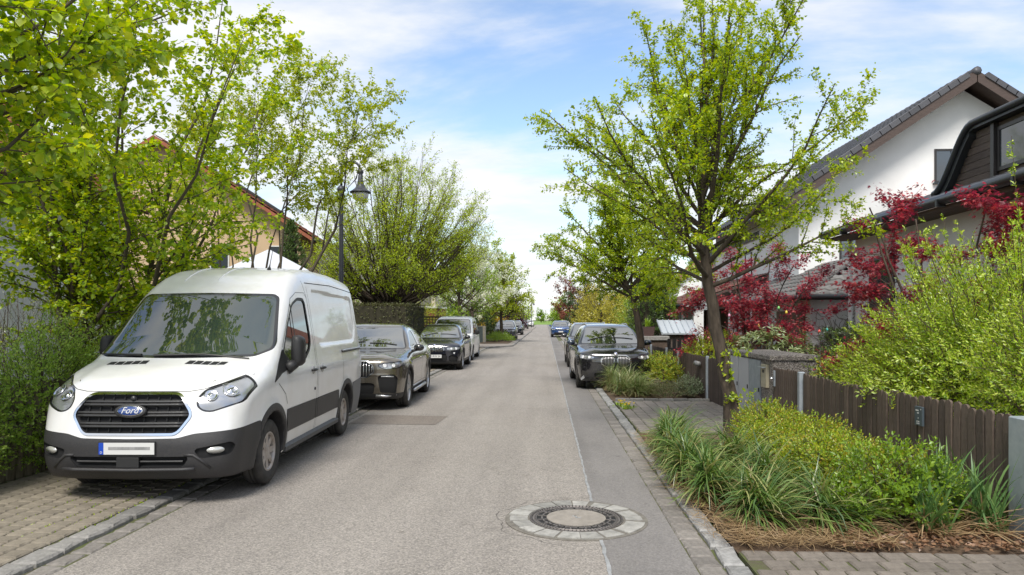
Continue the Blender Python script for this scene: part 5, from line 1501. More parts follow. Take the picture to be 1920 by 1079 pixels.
def shrub(name, loc, label, cat, seed, r, zc, n, sh_len, m, ll, lw, leafm, shape='lance', shell=0.45, stems=14, group=None, up=0.5, zmin=-0.7, lump=0.18, core=None, open_=0.8, twigm=None, droop=0.0):
    """r: radii (x,y,z); zc: height of the centre"""
    rng = np.random.default_rng(seed); o = plant(name, loc, label, cat, group)
    p, v = ellipsoid_pts(rng, n, (0, 0, zc), r, shell, zmin, lump)
    d = unit(v * np.array([1, 1, 0.8]) + np.array([0, 0, up]) + rng.normal(size=v.shape) * 0.35)
    lv, st = shoots(rng, p - d * sh_len * 0.5, d, sh_len, m, ll, lw, shape, open_, droop)
    # stems rising from the base
    a = rng.random(stems) * 6.28; rr = np.sqrt(rng.random(stems)) * 0.8
    tip = np.stack([np.cos(a) * rr * r[0], np.sin(a) * rr * r[1], zc + r[2] * (0.75 * np.sqrt(1 - rr ** 2))], 1)
    base = np.stack([np.cos(a) * 0.12 * r[0], np.sin(a) * 0.12 * r[1], np.zeros(stems)], 1)
    t = np.linspace(0, 1, 7)[None, :, None]
    P = base[:, None] * (1 - t) + tip[:, None] * t; P[..., 2] += (np.sin(t[..., 0] * np.pi) * 0.12 * r[2])
    P[:, 1:] += rng.normal(size=(stems, 6, 3)) * 0.03 * r[0]
    RR = (0.012 + 0.008 * rng.random(stems))[:, None] * np.linspace(1, 0.3, 7)[None] * (r[2] / 0.9) ** 0.5
    P2, R2 = grow_from(rng, P, RR, 7, 0.45, (38, 12), 4, 0.12, 0.05, 0.3, 1.0, 0.55)
    wood_part("stems", [tubes(P, RR, 5), tubes(P2, R2, 3), st], twigm or M_twig, o, True)
    leaf_part("foliage", lv, leafm, o)
    return o

def blade_clump(rng, n, c, rad, length, width, lean, K=7, stiff=1.0, az=None, z0=0.0):
    """arching grass blades"""
    a = rng.random(n) * 6.28 if az is None else rng.normal(az[0], az[1], n)
    rr = rad * np.sqrt(rng.random(n))
    base = np.stack([c[0] + np.cos(a * 1.7 + 1) * rr, c[1] + np.sin(a * 1.7 + 1) * rr, np.full(n, c[2] + z0)], 1)
    L = length * rng.uniform(0.55, 1.15, n); th = np.abs(rng.normal(lean[0], lean[1], n)); bend = rng.uniform(0.5, 1.5, n) * lean[2] * stiff
    P = np.zeros((n, K, 3)); P[:, 0] = base
    for k in range(1, K):
        ang = th + bend * (k / (K - 1)) ** 1.5
        dd = np.stack([np.sin(ang) * np.cos(a), np.sin(ang) * np.sin(a), np.cos(ang)], 1)
        P[:, k] = P[:, k - 1] + dd * (L / (K - 1))[:, None]
    P[..., 2] = np.maximum(P[..., 2], c[2] + 0.012)
    s = np.stack([-np.sin(a), np.cos(a), np.zeros(n)], 1); s = unit(s + rng.normal(size=s.shape) * 0.25)
    w = width * rng.uniform(0.7, 1.2, n)[:, None] * np.array([0.75, 1, 1, 0.92, 0.75, 0.5, 0.06])[None, :K] / 2
    V = np.stack([P - s[:, None] * w[..., None], P + s[:, None] * w[..., None]], 2).reshape(n, K * 2, 3)
    k = np.arange(K - 1); q = np.stack([2 * k, 2 * k + 1, 2 * k + 3, 2 * k + 2], 1)
    F = q[None] + (np.arange(n) * K * 2)[:, None, None]
    return V.reshape(-1, 3), F.reshape(-1, 4)

def hedge_box(name, loc, label, cat, seed, size, n, ll, leafm, corem, rz=0.0, group=None, lw=0.5, rough=0.05, m=5, sh=0.08):
    """clipped hedge: dark twiggy core with leaves on every face"""
    rng = np.random.default_rng(seed); o = plant(name, loc, label, cat, group, rz)
    sx, sy, sz = size
    nx, ny, nz = [max(2, int(k / 0.16)) for k in size]
    # core
    V = []; b = MB().box(-sx / 2 + 0.10, sx / 2 - 0.10, -sy / 2 + 0.10, sy / 2 - 0.10, 0, sz - 0.10)
    b.obj("inner_twigs", corem, o)
    area = np.array([sy * sz, sy * sz, sx * sz, sx * sz, sx * sy]); f = rng.choice(5, n, p=area / area.sum())
    u, v = rng.random(n) - 0.5, rng.random(n)
    p = np.zeros((n, 3)); d = np.zeros((n, 3))
    for k, (axn, sg) in enumerate(((0, 1), (0, -1), (1, 1), (1, -1))):
        q = f == k; p[q, axn] = sg * size[axn] / 2; p[q, 1 - axn] = u[q] * size[1 - axn]; p[q, 2] = v[q] * sz; d[q, axn] = sg
    q = f == 4; p[q, 0] = u[q] * sx; p[q, 1] = (v[q] - 0.5) * sy; p[q, 2] = sz; d[q, 2] = 1
    ph = rng.random((5, 1)) * 6.28; fq = rng.normal(size=(5, 3)) * 2.5
    bump = sum(np.sin(p @ fq[i] + ph[i]) for i in range(5)) / 5
    p = p + d * (bump[:, None] * rough + rng.normal(size=(n, 1)) * 0.02 - 0.03)
    d = unit(d + np.array([0, 0, 0.35]) + rng.normal(size=d.shape) * 0.45)
    lv, st = shoots(rng, p - d * sh * 0.5, d, sh, m, ll, lw, 'oval', 0.9)
    wood_part("twigs", [st], M_twig, o, True); leaf_part("foliage", lv, leafm, o)
    return o
ORD = ["first", "second", "third", "fourth", "fifth", "sixth", "seventh", "eighth", "ninth", "tenth", "eleventh", "twelfth"]
# ================================================================== PLANTS
G_fresh = leafmat("leaf_spring", [(0.11, 0.20, 0.012), (0.25, 0.37, 0.018), (0.34, 0.45, 0.02), (0.46, 0.50, 0.025)], 0.5)
G_hazel = leafmat("leaf_hazel", [(0.12, 0.22, 0.015), (0.25, 0.38, 0.02), (0.36, 0.47, 0.025), (0.50, 0.53, 0.03)], 0.5, 0.05)
G_hazel2 = leafmat("leaf_hazel_far", [(0.18, 0.26, 0.02), (0.29, 0.37, 0.025), (0.42, 0.46, 0.03)], 0.5, 0.05)
G_olive = leafmat("leaf_olive", [(0.22, 0.32, 0.03), (0.33, 0.43, 0.035), (0.44, 0.52, 0.05)], 0.5, 0.04)
G_yellow = leafmat("leaf_yellow_green", [(0.18, 0.26, 0.015), (0.29, 0.37, 0.02), (0.42, 0.47, 0.04)], 0.4)
G_shrub = leafmat("leaf_weigela", [(0.13, 0.24, 0.012), (0.26, 0.40, 0.022), (0.38, 0.50, 0.035), (0.57, 0.63, 0.13)], 0.4, 0.06)
G_gold = leafmat("leaf_gold", [(0.24, 0.22, 0.02), (0.36, 0.33, 0.03), (0.46, 0.43, 0.06)], 0.35)
G_red = leafmat("leaf_red", [(0.11, 0.02, 0.028), (0.21, 0.032, 0.045), (0.33, 0.045, 0.055), (0.50, 0.08, 0.07)], 0.45, 0.05)
G_purple = leafmat("leaf_purple", [(0.05, 0.02, 0.03), (0.09, 0.035, 0.045)], 0.3)
G_rust = leafmat("leaf_rust", [(0.16, 0.06, 0.035), (0.24, 0.09, 0.05)], 0.3)
G_dark = leafmat("leaf_dark", [(0.025, 0.05, 0.012), (0.045, 0.085, 0.018), (0.07, 0.12, 0.025)], 0.25, 0.08)
G_conifer = leafmat("leaf_conifer", [(0.035, 0.07, 0.015), (0.06, 0.11, 0.02), (0.10, 0.16, 0.03)], 0.25)
G_bush = leafmat("leaf_bush", [(0.14, 0.25, 0.03), (0.22, 0.37, 0.045), (0.30, 0.46, 0.06), (0.40, 0.50, 0.12)], 0.45)
G_hedge = leafmat("leaf_hedge_brown", [(0.07, 0.065, 0.03), (0.10, 0.10, 0.04), (0.12, 0.15, 0.04)], 0.25)
G_mid = leafmat("leaf_mid", [(0.11, 0.19, 0.02), (0.18, 0.29, 0.025), (0.26, 0.37, 0.03)], 0.4)
G_white = leafmat("blossom_white", [(0.36, 0.45, 0.20), (0.62, 0.64, 0.48), (0.64, 0.64, 0.60)], 0.45)
G_forsythia = leafmat("blossom_yellow", [(0.55, 0.36, 0.02), (0.62, 0.45, 0.03)], 0.3)
G_spirea = leafmat("leaf_spirea", [(0.14, 0.24, 0.02), (0.23, 0.34, 0.025), (0.34, 0.42, 0.03), (0.46, 0.34, 0.05)], 0.4, 0.05)
G_spirea_lo = leafmat("leaf_spirea_green", [(0.10, 0.19, 0.015), (0.17, 0.29, 0.02), (0.24, 0.36, 0.03)], 0.4, 0.06)
G_sedge = leafmat("blade_sedge", [(0.04, 0.09, 0.02), (0.075, 0.15, 0.03), (0.13, 0.21, 0.04), (0.30, 0.29, 0.11)], 0.35, 0.08)
G_sedge_dry = leafmat("blade_dry", [(0.25, 0.17, 0.085), (0.34, 0.25, 0.14), (0.18, 0.11, 0.055)], 0.3)
G_iris = leafmat("blade_iris", [(0.07, 0.15, 0.05), (0.11, 0.20, 0.06), (0.16, 0.25, 0.08)], 0.3, 0.03)
G_litter = leafmat("leaf_litter", [(0.16, 0.085, 0.045), (0.24, 0.14, 0.08), (0.11, 0.06, 0.035)], 0.15)
G_rhodo = leafmat("leaf_rhododendron", [(0.09, 0.14, 0.035), (0.16, 0.21, 0.06), (0.24, 0.28, 0.11)], 0.25, 0.10)
G_lime = leafmat("leaf_lime", [(0.30, 0.40, 0.02), (0.42, 0.50, 0.03)], 0.4)
M_core = mat("hedge_core", (0.035, 0.032, 0.018), 1.0)

# ---- right-hand street trees
treeB = crown_tree("street_tree", (2.84, 10.95, 0.02), "street tree with spiky bright green crown and leaning trunk before the concrete bin box", "tree", 21,
    [(0, 0, 0), (-0.10, 0, 0.8), (-0.28, 0.0, 1.7), (-0.42, 0.0, 2.6), (-0.50, 0.05, 3.4), (-0.42, 0.1, 4.3)], 32, (3.05, 2.7), (76, 12), (13, 0.28), (4, 0.40), G_fresh, 0.049, 0.72, 'oval', 108,
    trunk_r=0.118, t_first=0.52, trop=(0.035, 0.02, 0.0), spread=0.022, l0_leaves=0.8, ang=(42, 14))
treeC = crown_tree("street_tree", (2.61, 19.1, 0.02), "smaller street tree with forked trunk beside black SUV and slatted fence", "tree", 8,
    [(0, 0, 0), (-0.08, 0, 1.0), (-0.22, 0, 2.0), (-0.34, 0, 2.5), (-0.8, 0.0, 3.1)], 22, (2.9, 2.2), (72, 15), (12, 0.32), (4, 0.4), G_fresh, 0.065, 0.72, 'oval', 110,
    trunk_r=0.12, t_first=0.62, trop=(0.03, 0.02, 0.0), spread=0.03, l0_leaves=0.7)
# fresh shoots sprouting from the big tree's bark
rngs = np.random.default_rng(3)
sp_p = np.array([[2.84 - 0.02, 10.80, 1.30], [2.84 - 0.05, 10.82, 0.55], [2.98, 10.86, 0.62], [2.75, 10.84, 0.95], [2.64, 10.85, 1.15]])
sp_all = np.repeat(sp_p, 9, 0) + rngs.normal(size=(45, 3)) * 0.05
lv, st = shoots(rngs, sp_all - np.array([2.84, 10.95, 0.02]), unit(rngs.normal(size=(45, 3)) + np.array([0, -0.8, 0.6])), 0.11, 6, 0.055, 0.7, 'oval')
o = leaf_part("trunk_shoots", lv, G_fresh, treeB)

# ---- big-leaved trees on the left
def stem_set(rng, bases, tips, K=9, wob=0.08):
    b = np.array(bases, float); t_ = np.array(tips, float); u = np.linspace(0, 1, K)[None, :, None]
    P = b[:, None] * (1 - u) + t_[:, None] * u
    P[:, 1:-1] += rng.normal(size=(len(b), K - 2, 3)) * wob
    return P
def multi_stem(name, loc, label, cat, seed, bases, tips, rads, sub, twig, leafm, lsize, lwidth, shape, dens, extra_dens=1.0, ang=(48, 14), bark=None, droop=0.35, trop=(0.02, -0.03), group=None, spread=0.02, t0=0.3, sides=7, wob=0.08, pick=0):
    rng = np.random.default_rng(seed); o = plant(name, loc, label, cat, group)
    P1 = stem_set(rng, bases, tips, wob=wob); R1 = np.array(rads)[:, None] * np.linspace(1, 0.05, P1.shape[1])[None] ** 0.85
    P2, R2 = grow_from(rng, P1, R1, sub[0], sub[1], ang, 6, 0.12, trop[0], t0, 1.0, 0.45)
    P3, R3 = grow_from(rng, P2, R2, twig[0], twig[1], ang, 4, 0.16, trop[1], 0.15, 1.0, 0.55)
    wood_part("stems", [tubes(P1, R1, sides)], bark or M_bark_grey, o)
    wood_part("branches", [tubes(P2, R2, 5), tubes(P3, R3, 3)], bark or M_bark_grey, o, True)
    p2, d2 = along(rng, P2, dens * 0.7, 0.15, spread); p3, d3 = along(rng, P3, dens, 0.0, spread)
    p = np.concatenate([p2, p3]); d = np.concatenate([d2, d3])
    if pick:
        q = p + np.array(loc); dist = np.linalg.norm(q - np.array([0, 0, 1.78]), axis=1); dist[(q[:, 1] < 3) | (np.abs(q[:, 0]) > 0.76 * q[:, 1]) | (q[:, 2] > 1.78 + 0.46 * q[:, 1])] = 1e6
        near = np.argsort(dist)[:pick]; leaf_objects(rng, p[near], d[near], lsize, lwidth, shape, leafm, o, droop)
        m_ = np.ones(len(p), bool); m_[near] = False; p, d = p[m_], d[m_]
    leaf_part("crown", leaf_on(rng, p, d, lsize, lwidth, shape, droop), leafm, o)
    return o
rng0 = np.random.default_rng(77)
nb = 17; aa = np.linspace(0, 6.28, nb, endpoint=False)
bases = [(0.22 * math.cos(a), 0.22 * math.sin(a), 0) for a in aa]
tips = [(rng0.uniform(0.4, 2.1) * math.cos(a) + 0.3, rng0.uniform(0.3, 1.7) * math.sin(a) - 0.4, rng0.uniform(5.0, 7.4)) for a in aa]
tips[0] = (2.9, -1.3, 5.6); tips[1] = (2.7, 0.3, 5.2); tips[2] = (2.3, -0.6, 6.6); tips[16] = (3.1, -2.0, 5.0); tips[15] = (2.2, -2.6, 5.9); tips[3] = (2.6, 1.0, 6.2)
multi_stem("hazel_tree", (-6.95, 10.75, 0), "many-stemmed tree with large fresh green leaves standing behind the white van", "tree", 5,
    bases, tips, [0.038 + 0.014 * rng0.random() for _ in range(nb)], (17, 0.24), (7, 0.42), G_hazel, 0.064, 0.85, 'broad', 52, t0=0.2, pick=300)
# tree just outside the frame whose boughs hang in over the pavement
tips3 = [(2.35, 1.9, 3.75), (2.2, 2.3, 4.6), (1.0, 2.6, 4.4), (2.7, 1.0, 5.4), (0.9, 2.9, 3.4), (1.2, 3.4, 5.6), (1.3, 2.0, 2.7), (2.6, 2.9, 5.8), (3.2, 1.6, 6.0), (2.0, 3.6, 4.9), (3.0, 3.4, 5.4)]
multi_stem("linden_tree", (-7.0, 4.6, 0), "broad tree with thick bough and large pale green leaves hanging over the paved strip", "tree", 9,
    [(0, 0, 0.9 + 0.08 * i) for i in range(len(tips3))], tips3, [0.085, 0.06, 0.05, 0.07, 0.045, 0.06, 0.035, 0.06, 0.06, 0.06, 0.06], (15, 0.26), (6, 0.42), G_hazel, 0.085, 0.9, 'broad', 32, t0=0.45, droop=0.5, pick=300)
tr_ = np.array([[(0, 0, -0.02), (0.02, 0, 0.5), (0.0, 0.02, 1.1), (-0.05, 0, 1.7)]], float)
wood_part("trunk", [tubes(tr_, np.array([[0.22, 0.17, 0.15, 0.12]]), 12)], M_bark_grey, [o for o in scene.objects if o.name == "linden_tree"][0])
# leaning tree further back, reaching over to the lamp
tipsA2 = [(3.1, -0.8, 6.1), (2.6, -0.2, 6.7), (1.4, 0.2, 7.2), (0.0, 0.4, 7.4), (1.9, -1.5, 6.8), (-1.2, 0.0, 6.6), (0.6, -1.0, 7.2), (2.9, 0.3, 6.6), (1.0, 1.0, 6.6), (-0.6, -1.2, 6.0)]
multi_stem("leaning_tree", (-6.7, 15.9, 0), "leaning tree with small sparse leaves whose boughs reach toward the lamp post", "tree", 14,
    [(0.1 * math.cos(i), 0.1 * math.sin(i), 0.0) for i in range(10)], tipsA2, [0.06, 0.045, 0.04, 0.04, 0.035, 0.035, 0.035, 0.035, 0.035, 0.03], (15, 0.22), (6, 0.42), G_hazel2, 0.06, 0.8, 'oval', 70, t0=0.62, wob=0.12)
# lower bushes along the log fence
for k, (x, y, r_, zc_, n_, s_) in enumerate(((-5.78, 6.6, (0.36, 0.85, 0.72), 0.72, 1300, 31), (-5.8, 8.1, (0.38, 1.0, 0.85), 0.85, 1700, 32), (-6.2, 10.0, (0.6, 1.1, 0.95), 0.95, 900, 33), (-6.6, 12.0, (0.7, 1.3, 1.2), 1.2, 1000, 34))):
    shrub("leafy_bush", (x, y, 0), ("small-leaved bush pushing through the log fence", "green bush with fine leaves growing over the log fence beside van", "fine-leaved bush behind the log fence hidden by the van", "tall bush behind the white van's windscreen")[k], "bush", s_, r_, zc_, n_, 0.17, 10, 0.045, 0.5, G_bush if k != 3 else G_mid, 'lance', 0.4, 10, "bushes along the log fence", zmin=-0.98)
shrub("laurel_bush", (-5.95, 5.75, 0), "glossy broad-leaved bush at the foot of the log fence", "bush", 41, (0.45, 0.5, 0.8), 0.65, 60, 0.25, 7, 0.12, 0.42, leafmat("leaf_laurel", [(0.05, 0.10, 0.02), (0.09, 0.16, 0.035)], 0.2, 0.15), 'broad', 0.4, 8, zmin=-0.9)
shrub("white_flowering_bush", (-6.9, 9.2, 0), "loose grey-green bush with tiny white flowers behind the log fence", "bush", 42, (0.9, 1.2, 0.55), 1.55, 260, 0.3, 10, 0.03, 0.4, leafmat("leaf_greygreen", [(0.10, 0.16, 0.05), (0.16, 0.22, 0.08), (0.5, 0.5, 0.45)], 0.3), 'lance', 0.3, 10, zmin=-0.8)

# ---- fan-shaped pollard
def pollard():
    rng = np.random.default_rng(12)
    o = plant("pollard_tree", (-6.7, 30.9, 0), "round vase-shaped pollard with dense upright shoots behind the clipped hedge", "tree")
    tr = np.array([[(0, 0, 0), (0.05, 0, 0.9), (0, 0, 1.7), (0.05, 0.02, 2.35)], [(-0.62, 0.2, 0), (-0.60, 0.2, 0.9), (-0.5, 0.2, 1.8), (-0.62, 0.2, 2.6)]], float)
    wood_part("trunk", [tubes(tr, np.array([[0.26, 0.22, 0.22, 0.27], [0.16, 0.14, 0.13, 0.12]]), 10)], M_bark, o)
    n = 120; K = 9
    v = rnd_unit(rng, n * 3); v = v[v[:, 2] > -0.42][:n]
    tip = np.array([0.1, 0.1, 5.15]) + v * np.array([3.95, 3.7, 3.9]) * rng.uniform(0.82, 1.06, (len(v), 1)); n = len(v)
    az = np.arctan2(tip[:, 1], tip[:, 0])
    st0 = np.stack([0.18 * np.cos(az), 0.18 * np.sin(az), rng.uniform(1.9, 2.45, n)], 1); st0[::5] += np.array([-0.6, 0.2, 0.25])
    mid = st0 * 0.5 + tip * 0.5; hr = np.hypot(tip[:, 0], tip[:, 1])[:, None]
    mid += np.concatenate([(tip - st0)[:, :2] * 0.10, -0.05 * hr], 1)
    u = np.linspace(0, 1, K)[None, :, None]
    P = (1 - u) ** 2 * st0[:, None] + 2 * u * (1 - u) * mid[:, None] + u * u * tip[:, None]
    P[:, 1:] += rng.normal(size=(n, K - 1, 3)) * 0.05
    RR = (0.045 + 0.03 * rng.random(n))[:, None] * np.linspace(1, 0.10, K)[None]
    P2, R2 = grow_from(rng, P, RR, 14, 0.24, (30, 10), 5, 0.08, 0.06, 0.35, 1.0, 0.45)
    P3, R3 = grow_from(rng, P2, R2, 4, 0.45, (32, 10), 3, 0.08, 0.05, 0.2, 1.0, 0.6)
    wood_part("branches", [tubes(P, RR, 5), tubes(P2, R2, 4), tubes(P3, np.maximum(R3, 0.005), 3)], M_bark, o, True)
    p2, d2 = along(rng, P2, 11, 0.3, 0.05); p3, d3 = along(rng, P3, 22, 0, 0.06)
    leaf_part("crown", leaf_on(rng, np.concatenate([p2, p3]), np.concatenate([d2, d3]), 0.082, 0.6, 'oval', 0.1), G_olive, o)
pollard()

# ---- trees further along the street
def far_tree(name, loc, label, seed, h, r, trunk_h, leafm, lsize, dens=9, limbs=18, group="trees further along the street", tr=0.16, inc=(75, 10), shape='oval', sub=(9, 0.38), twig=(3, 0.42), **kw):
    return crown_tree(name, loc, label, "tree", seed, [(0, 0, 0), (0.05, 0, trunk_h * 0.5), (0, 0.05, trunk_h), (0.05, 0, trunk_h + (h - trunk_h) * 0.35)], limbs, (r * 1.02, (h - trunk_h) * 0.62), inc, sub, twig, leafm, lsize, 0.7, shape, dens * 2.2, group, trunk_r=tr,
        t_first=trunk_h / (trunk_h + (h - trunk_h) * 0.35) * 0.95, spread=lsize * 0.5, l0_leaves=0.6, **kw)
far_tree("street_tree", (-5.1, 41.8, 0), "light green tree with leaning trunk behind the white minibus", 51, 7.0, 2.6, 2.2, G_mid, 0.12, 11, 18)
far_tree("blossom_tree", (-5.2, 50.3, 0), "white blossoming tree beyond the minibus", 52, 8.8, 3.3, 2.6, G_white, 0.13, 16, 24)
far_tree("street_tree", (-3.58, 56.9, 0.1), "yellow-green round-headed tree on the planted kerb island", 53, 8.0, 2.9, 2.3, G_yellow, 0.15, 12, 22, tr=0.17)
far_tree("street_tree", (-5.6, 68, 0), "bright green tree behind the yellow-green round-headed one", 54, 7.5, 2.8, 2.0, G_mid, 0.19, 8, 16)
far_tree("bare_tree", (-4.9, 84, 0), "tall almost leafless grey tree behind the blossoming tree", 55, 9.5, 2.4, 3.0, G_olive, 0.10, 0.5, 16)
far_tree("copper_tree", (-5.0, 110, 0), "dark purple-leaved tree above the far parked cars", 56, 6.8, 2.6, 1.2, G_purple, 0.26, 7, 14)
far_tree("dark_tree", (-6.5, 126, 0), "dark green tree behind the purple-leaved one", 57, 6.5, 3.0, 0.8, G_dark, 0.28, 7, 14)
far_tree("rust_tree", (3.9, 118, 0), "rusty red leaved tree far down the right-hand side", 58, 9.6, 2.9, 2.0, G_rust, 0.28, 6, 16)
far_tree("dark_tree", (5.2, 92, 0), "dark evergreen tree on the right beyond the golden bush", 59, 8.2, 2.4, 1.0, G_dark, 0.24, 9, 18)
far_tree("purple_tree", (4.7, 79, 0), "thin purple-leaved tree on the right above the dark evergreen", 60, 8.4, 1.8, 2.2, G_purple, 0.18, 4, 12)
far_tree("green_tree", (3.2, 150, 0), "light green tree at the end of the right-hand row", 61, 7.5, 3.2, 1.5, G_mid, 0.35, 5, 14)
far_tree("street_tree", (6.5, 60, 0), "green tree behind the golden bush", 62, 6.5, 2.6, 1.6, G_mid, 0.18, 8, 16)
for k, (x, y, h) in enumerate(((-12, 430, 12), (-3, 470, 10), (6, 400, 11), (14, 455, 13), (22, 420, 9), (-22, 450, 12), (32, 470, 12), (-34, 440, 11))):
    far_tree("meadow_tree", (x, y, 0), ORD[k] + " tree of the pale row closing the view beyond the meadow", 70 + k, h, h * 0.45, 1.2, (G_olive, G_mid, G_fresh)[k % 3], 0.9, 1.6, 12, "trees beyond the meadow", tr=0.3, sub=(7, 0.4))
# golden bush, evergreen columns
shrub("golden_bush", (3.5, 44.5, 0), "big golden-leaved bush beside the far right footway", "bush", 81, (1.9, 2.6, 1.9), 2.0, 1500, 0.5, 8, 0.12, 0.5, G_gold, 'lance', 0.35, 24, zmin=-0.95)
shrub("golden_bush", (4.6, 36.5, 0), "bushy light green shrub in front of the golden bush", "bush", 82, (1.0, 1.6, 1.5), 1.5, 700, 0.4, 8, 0.09, 0.55, G_mid, 'oval', 0.35, 14, zmin=-0.95)
def conifer_column(name, loc, label, seed, r, h, n, leafm, taper=1.0, ll=0.06, group=None):
    rng = np.random.default_rng(seed); o = plant(name, loc, label, "conifer", group)
    z = rng.random(n) ** 0.9; a = rng.random(n) * 6.28
    rad = r * np.minimum(1, (1 - z) * taper * 2.2 + 0.04) ** 0.7 * (0.8 + 0.2 * rng.random(n)) * (1 + 0.12 * np.sin(a * 3 + z * 9))
    p = np.stack([np.cos(a) * rad, np.sin(a) * rad, 0.05 + z * h], 1); d = unit(np.stack([np.cos(a), np.sin(a), np.full(n, 0.9)], 1) + rng.normal(size=(n, 3)) * 0.25)
    lv, st = shoots(rng, p - d * 0.08, d, 0.16, 7, ll, 0.4, 'lance', 0.7)
    MB().lathe([(r * 0.78, 0.02), (r * 0.80, h * 0.3), (r * 0.62, h * 0.55), (r * 0.3, h * 0.85), (0.001, h * 0.96)], 14).obj("inner_twigs", M_core, o)
    wood_part("stems", [st], M_twig, o, True); leaf_part("foliage", lv, leafm, o); return o
conifer_column("thuja", (-8.9, 24.6, 0), "slender cone-shaped conifer in front of the beige house", 91, 0.62, 5.2, 1700, G_conifer, ll=0.09)
conifer_column("thuja", (3.75, 26.6, 0), "dense dark conifer column behind the black SUV", 92, 0.62, 3.3, 1500, G_conifer, 3.0, ll=0.09)
conifer_column("thuja", (4.35, 27.4, 0), "taller dense conifer beside the dark conifer column", 93, 0.65, 3.8, 1500, G_mid, 3.0, ll=0.09)
hedge_box("clipped_hedge", (-8.7, 30.0, 0), "tall clipped brown-green hedge behind the parked SUVs", "hedge", 95, (6.6, 4.4, 2.42), 5200, 0.06, G_hedge, M_core, m=6, sh=0.12)
shrub("dark_laurel", (-5.15, 56.3, 0), "dark rounded evergreen bush behind the utility cabinet", "bush", 96, (1.3, 1.5, 1.35), 1.25, 900, 0.28, 8, 0.12, 0.5, G_dark, 'oval', 0.5, 10, zmin=-0.95)
shrub("forsythia", (-5.5, 72, 0), "yellow flowering forsythia behind the planted kerb island", "bush", 97, (1.4, 1.6, 1.3), 1.5, 500, 0.5, 8, 0.14, 0.5, G_forsythia, 'oval', 0.3, 10, zmin=-0.95)
shrub("garden_shrub", (-6.6, 38.0, 0), "loose light green shrub behind the lattice panel", "bush", 98, (1.4, 1.8, 1.3), 1.5, 600, 0.4, 8, 0.09, 0.55, G_yellow, 'oval', 0.3, 12, zmin=-0.95)
shrub("garden_shrub", (-9.5, 37.0, 0), "light green shrub behind the clipped hedge", "bush", 99, (2.0, 1.6, 1.6), 1.7, 600, 0.4, 8, 0.10, 0.55, G_mid, 'oval', 0.3, 12, zmin=-0.95)
# ground cover on the kerb island
shrub("ground_cover", (-3.5, 54.6, 0.1), "low green ground cover round the foot of the island tree", "ground cover", 100, (1.15, 2.2, 0.45), 0.28, 700, 0.25, 8, 0.09, 0.4, G_mid, 'lance', 0.3, 8, zmin=-0.4)
for k, y in enumerate(np.arange(62, 200, 13.0)):
    shrub("garden_hedge", (-8.2 - (k % 3) * 0.4, y, 0), ORD[k] + " garden bush along the left verge beyond the kerb island", "bush", 200 + k, (2.0, 5.5, 1.5 + 0.4 * (k % 2)), 1.4, 420, 0.6, 7, 0.26, 0.5, (G_mid, G_dark, G_olive)[k % 3], 'oval', 0.4, 8, "far left garden bushes", zmin=-0.9)
    shrub("garden_hedge", (6.2 + (k % 3) * 0.4, y, 0), ORD[k] + " garden bush along the right verge beyond the golden bush", "bush", 230 + k, (2.0, 5.5, 1.4 + 0.4 * (k % 2)), 1.3, 420, 0.6, 7, 0.26, 0.5, (G_dark, G_mid, G_olive)[k % 3], 'oval', 0.4, 8, "far right garden bushes", zmin=-0.9)

# ---- red maples
def maple(loc, label, seed, h, r, n_limb, zmin, dens=1.0):
    rng = np.random.default_rng(seed); o = plant("red_maple", loc, label, "tree")
    ns = 6; a = np.arange(ns) * 1.05 + rng.random()
    b_ = [(0.1 * math.cos(x), 0.1 * math.sin(x), 0) for x in a]; t_ = [(r * 0.55 * math.cos(x) * rng.uniform(0.6, 1.1), r * 0.5 * math.sin(x) * rng.uniform(0.6, 1.1), h * rng.uniform(0.75, 0.95)) for x in a]
    P1 = stem_set(rng, b_, t_, wob=0.06); R1 = np.full(ns, 0.035)[:, None] * np.linspace(1, 0.3, 9)[None]
    P2, R2 = grow_from(rng, P1, R1, n_limb, 0.42, (62, 12), 6, 0.10, -0.04, 0.3, 1.0, 0.5, lref=h * 0.75, flat=0.85)
    P3, R3 = grow_from(rng, P2, R2, 7, 0.34, (45, 12), 4, 0.12, -0.04, 0.25, 1.0, 0.6, flat=0.85)
    wood_part("stems", [tubes(P1, R1, 6)], M_bark, o); wood_part("branches", [tubes(P2, R2, 4), tubes(P3, R3, 3)], M_bark, o, True)
    p, d = along(rng, P3, 120 * dens, 0.1, 0.06); p2, d2 = along(rng, P2, 65 * dens, 0.3, 0.06); p = np.concatenate([p, p2]); d = np.concatenate([d, d2])
    n = len(p); ld = unit(rng.normal(size=(n, 3)) * np.array([1, 1, 0.25]) + np.array([0, 0, -0.45])); up = unit(np.array([0, 0, 1.0]) + rng.normal(size=(n, 3)) * 0.35)
    sz = 0.065 * rng.uniform(0.6, 1.2, n)
    leaf_part("crown", leaves(p, ld, up, sz, sz * 0.95, 'palm'), G_red, o); return o
mp1 = maple((5.0, 17.4, 0), "wide red-leaved maple with layered crown in the garden behind concrete bin box", 17, 3.9, 2.5, 10, 0.8)
mp2 = maple((5.85, 10.7, 0), "red-leaved maple rising behind the yellow-green shrub under dark eaves", 19, 3.75, 2.3, 10, 1.6, 1.3)
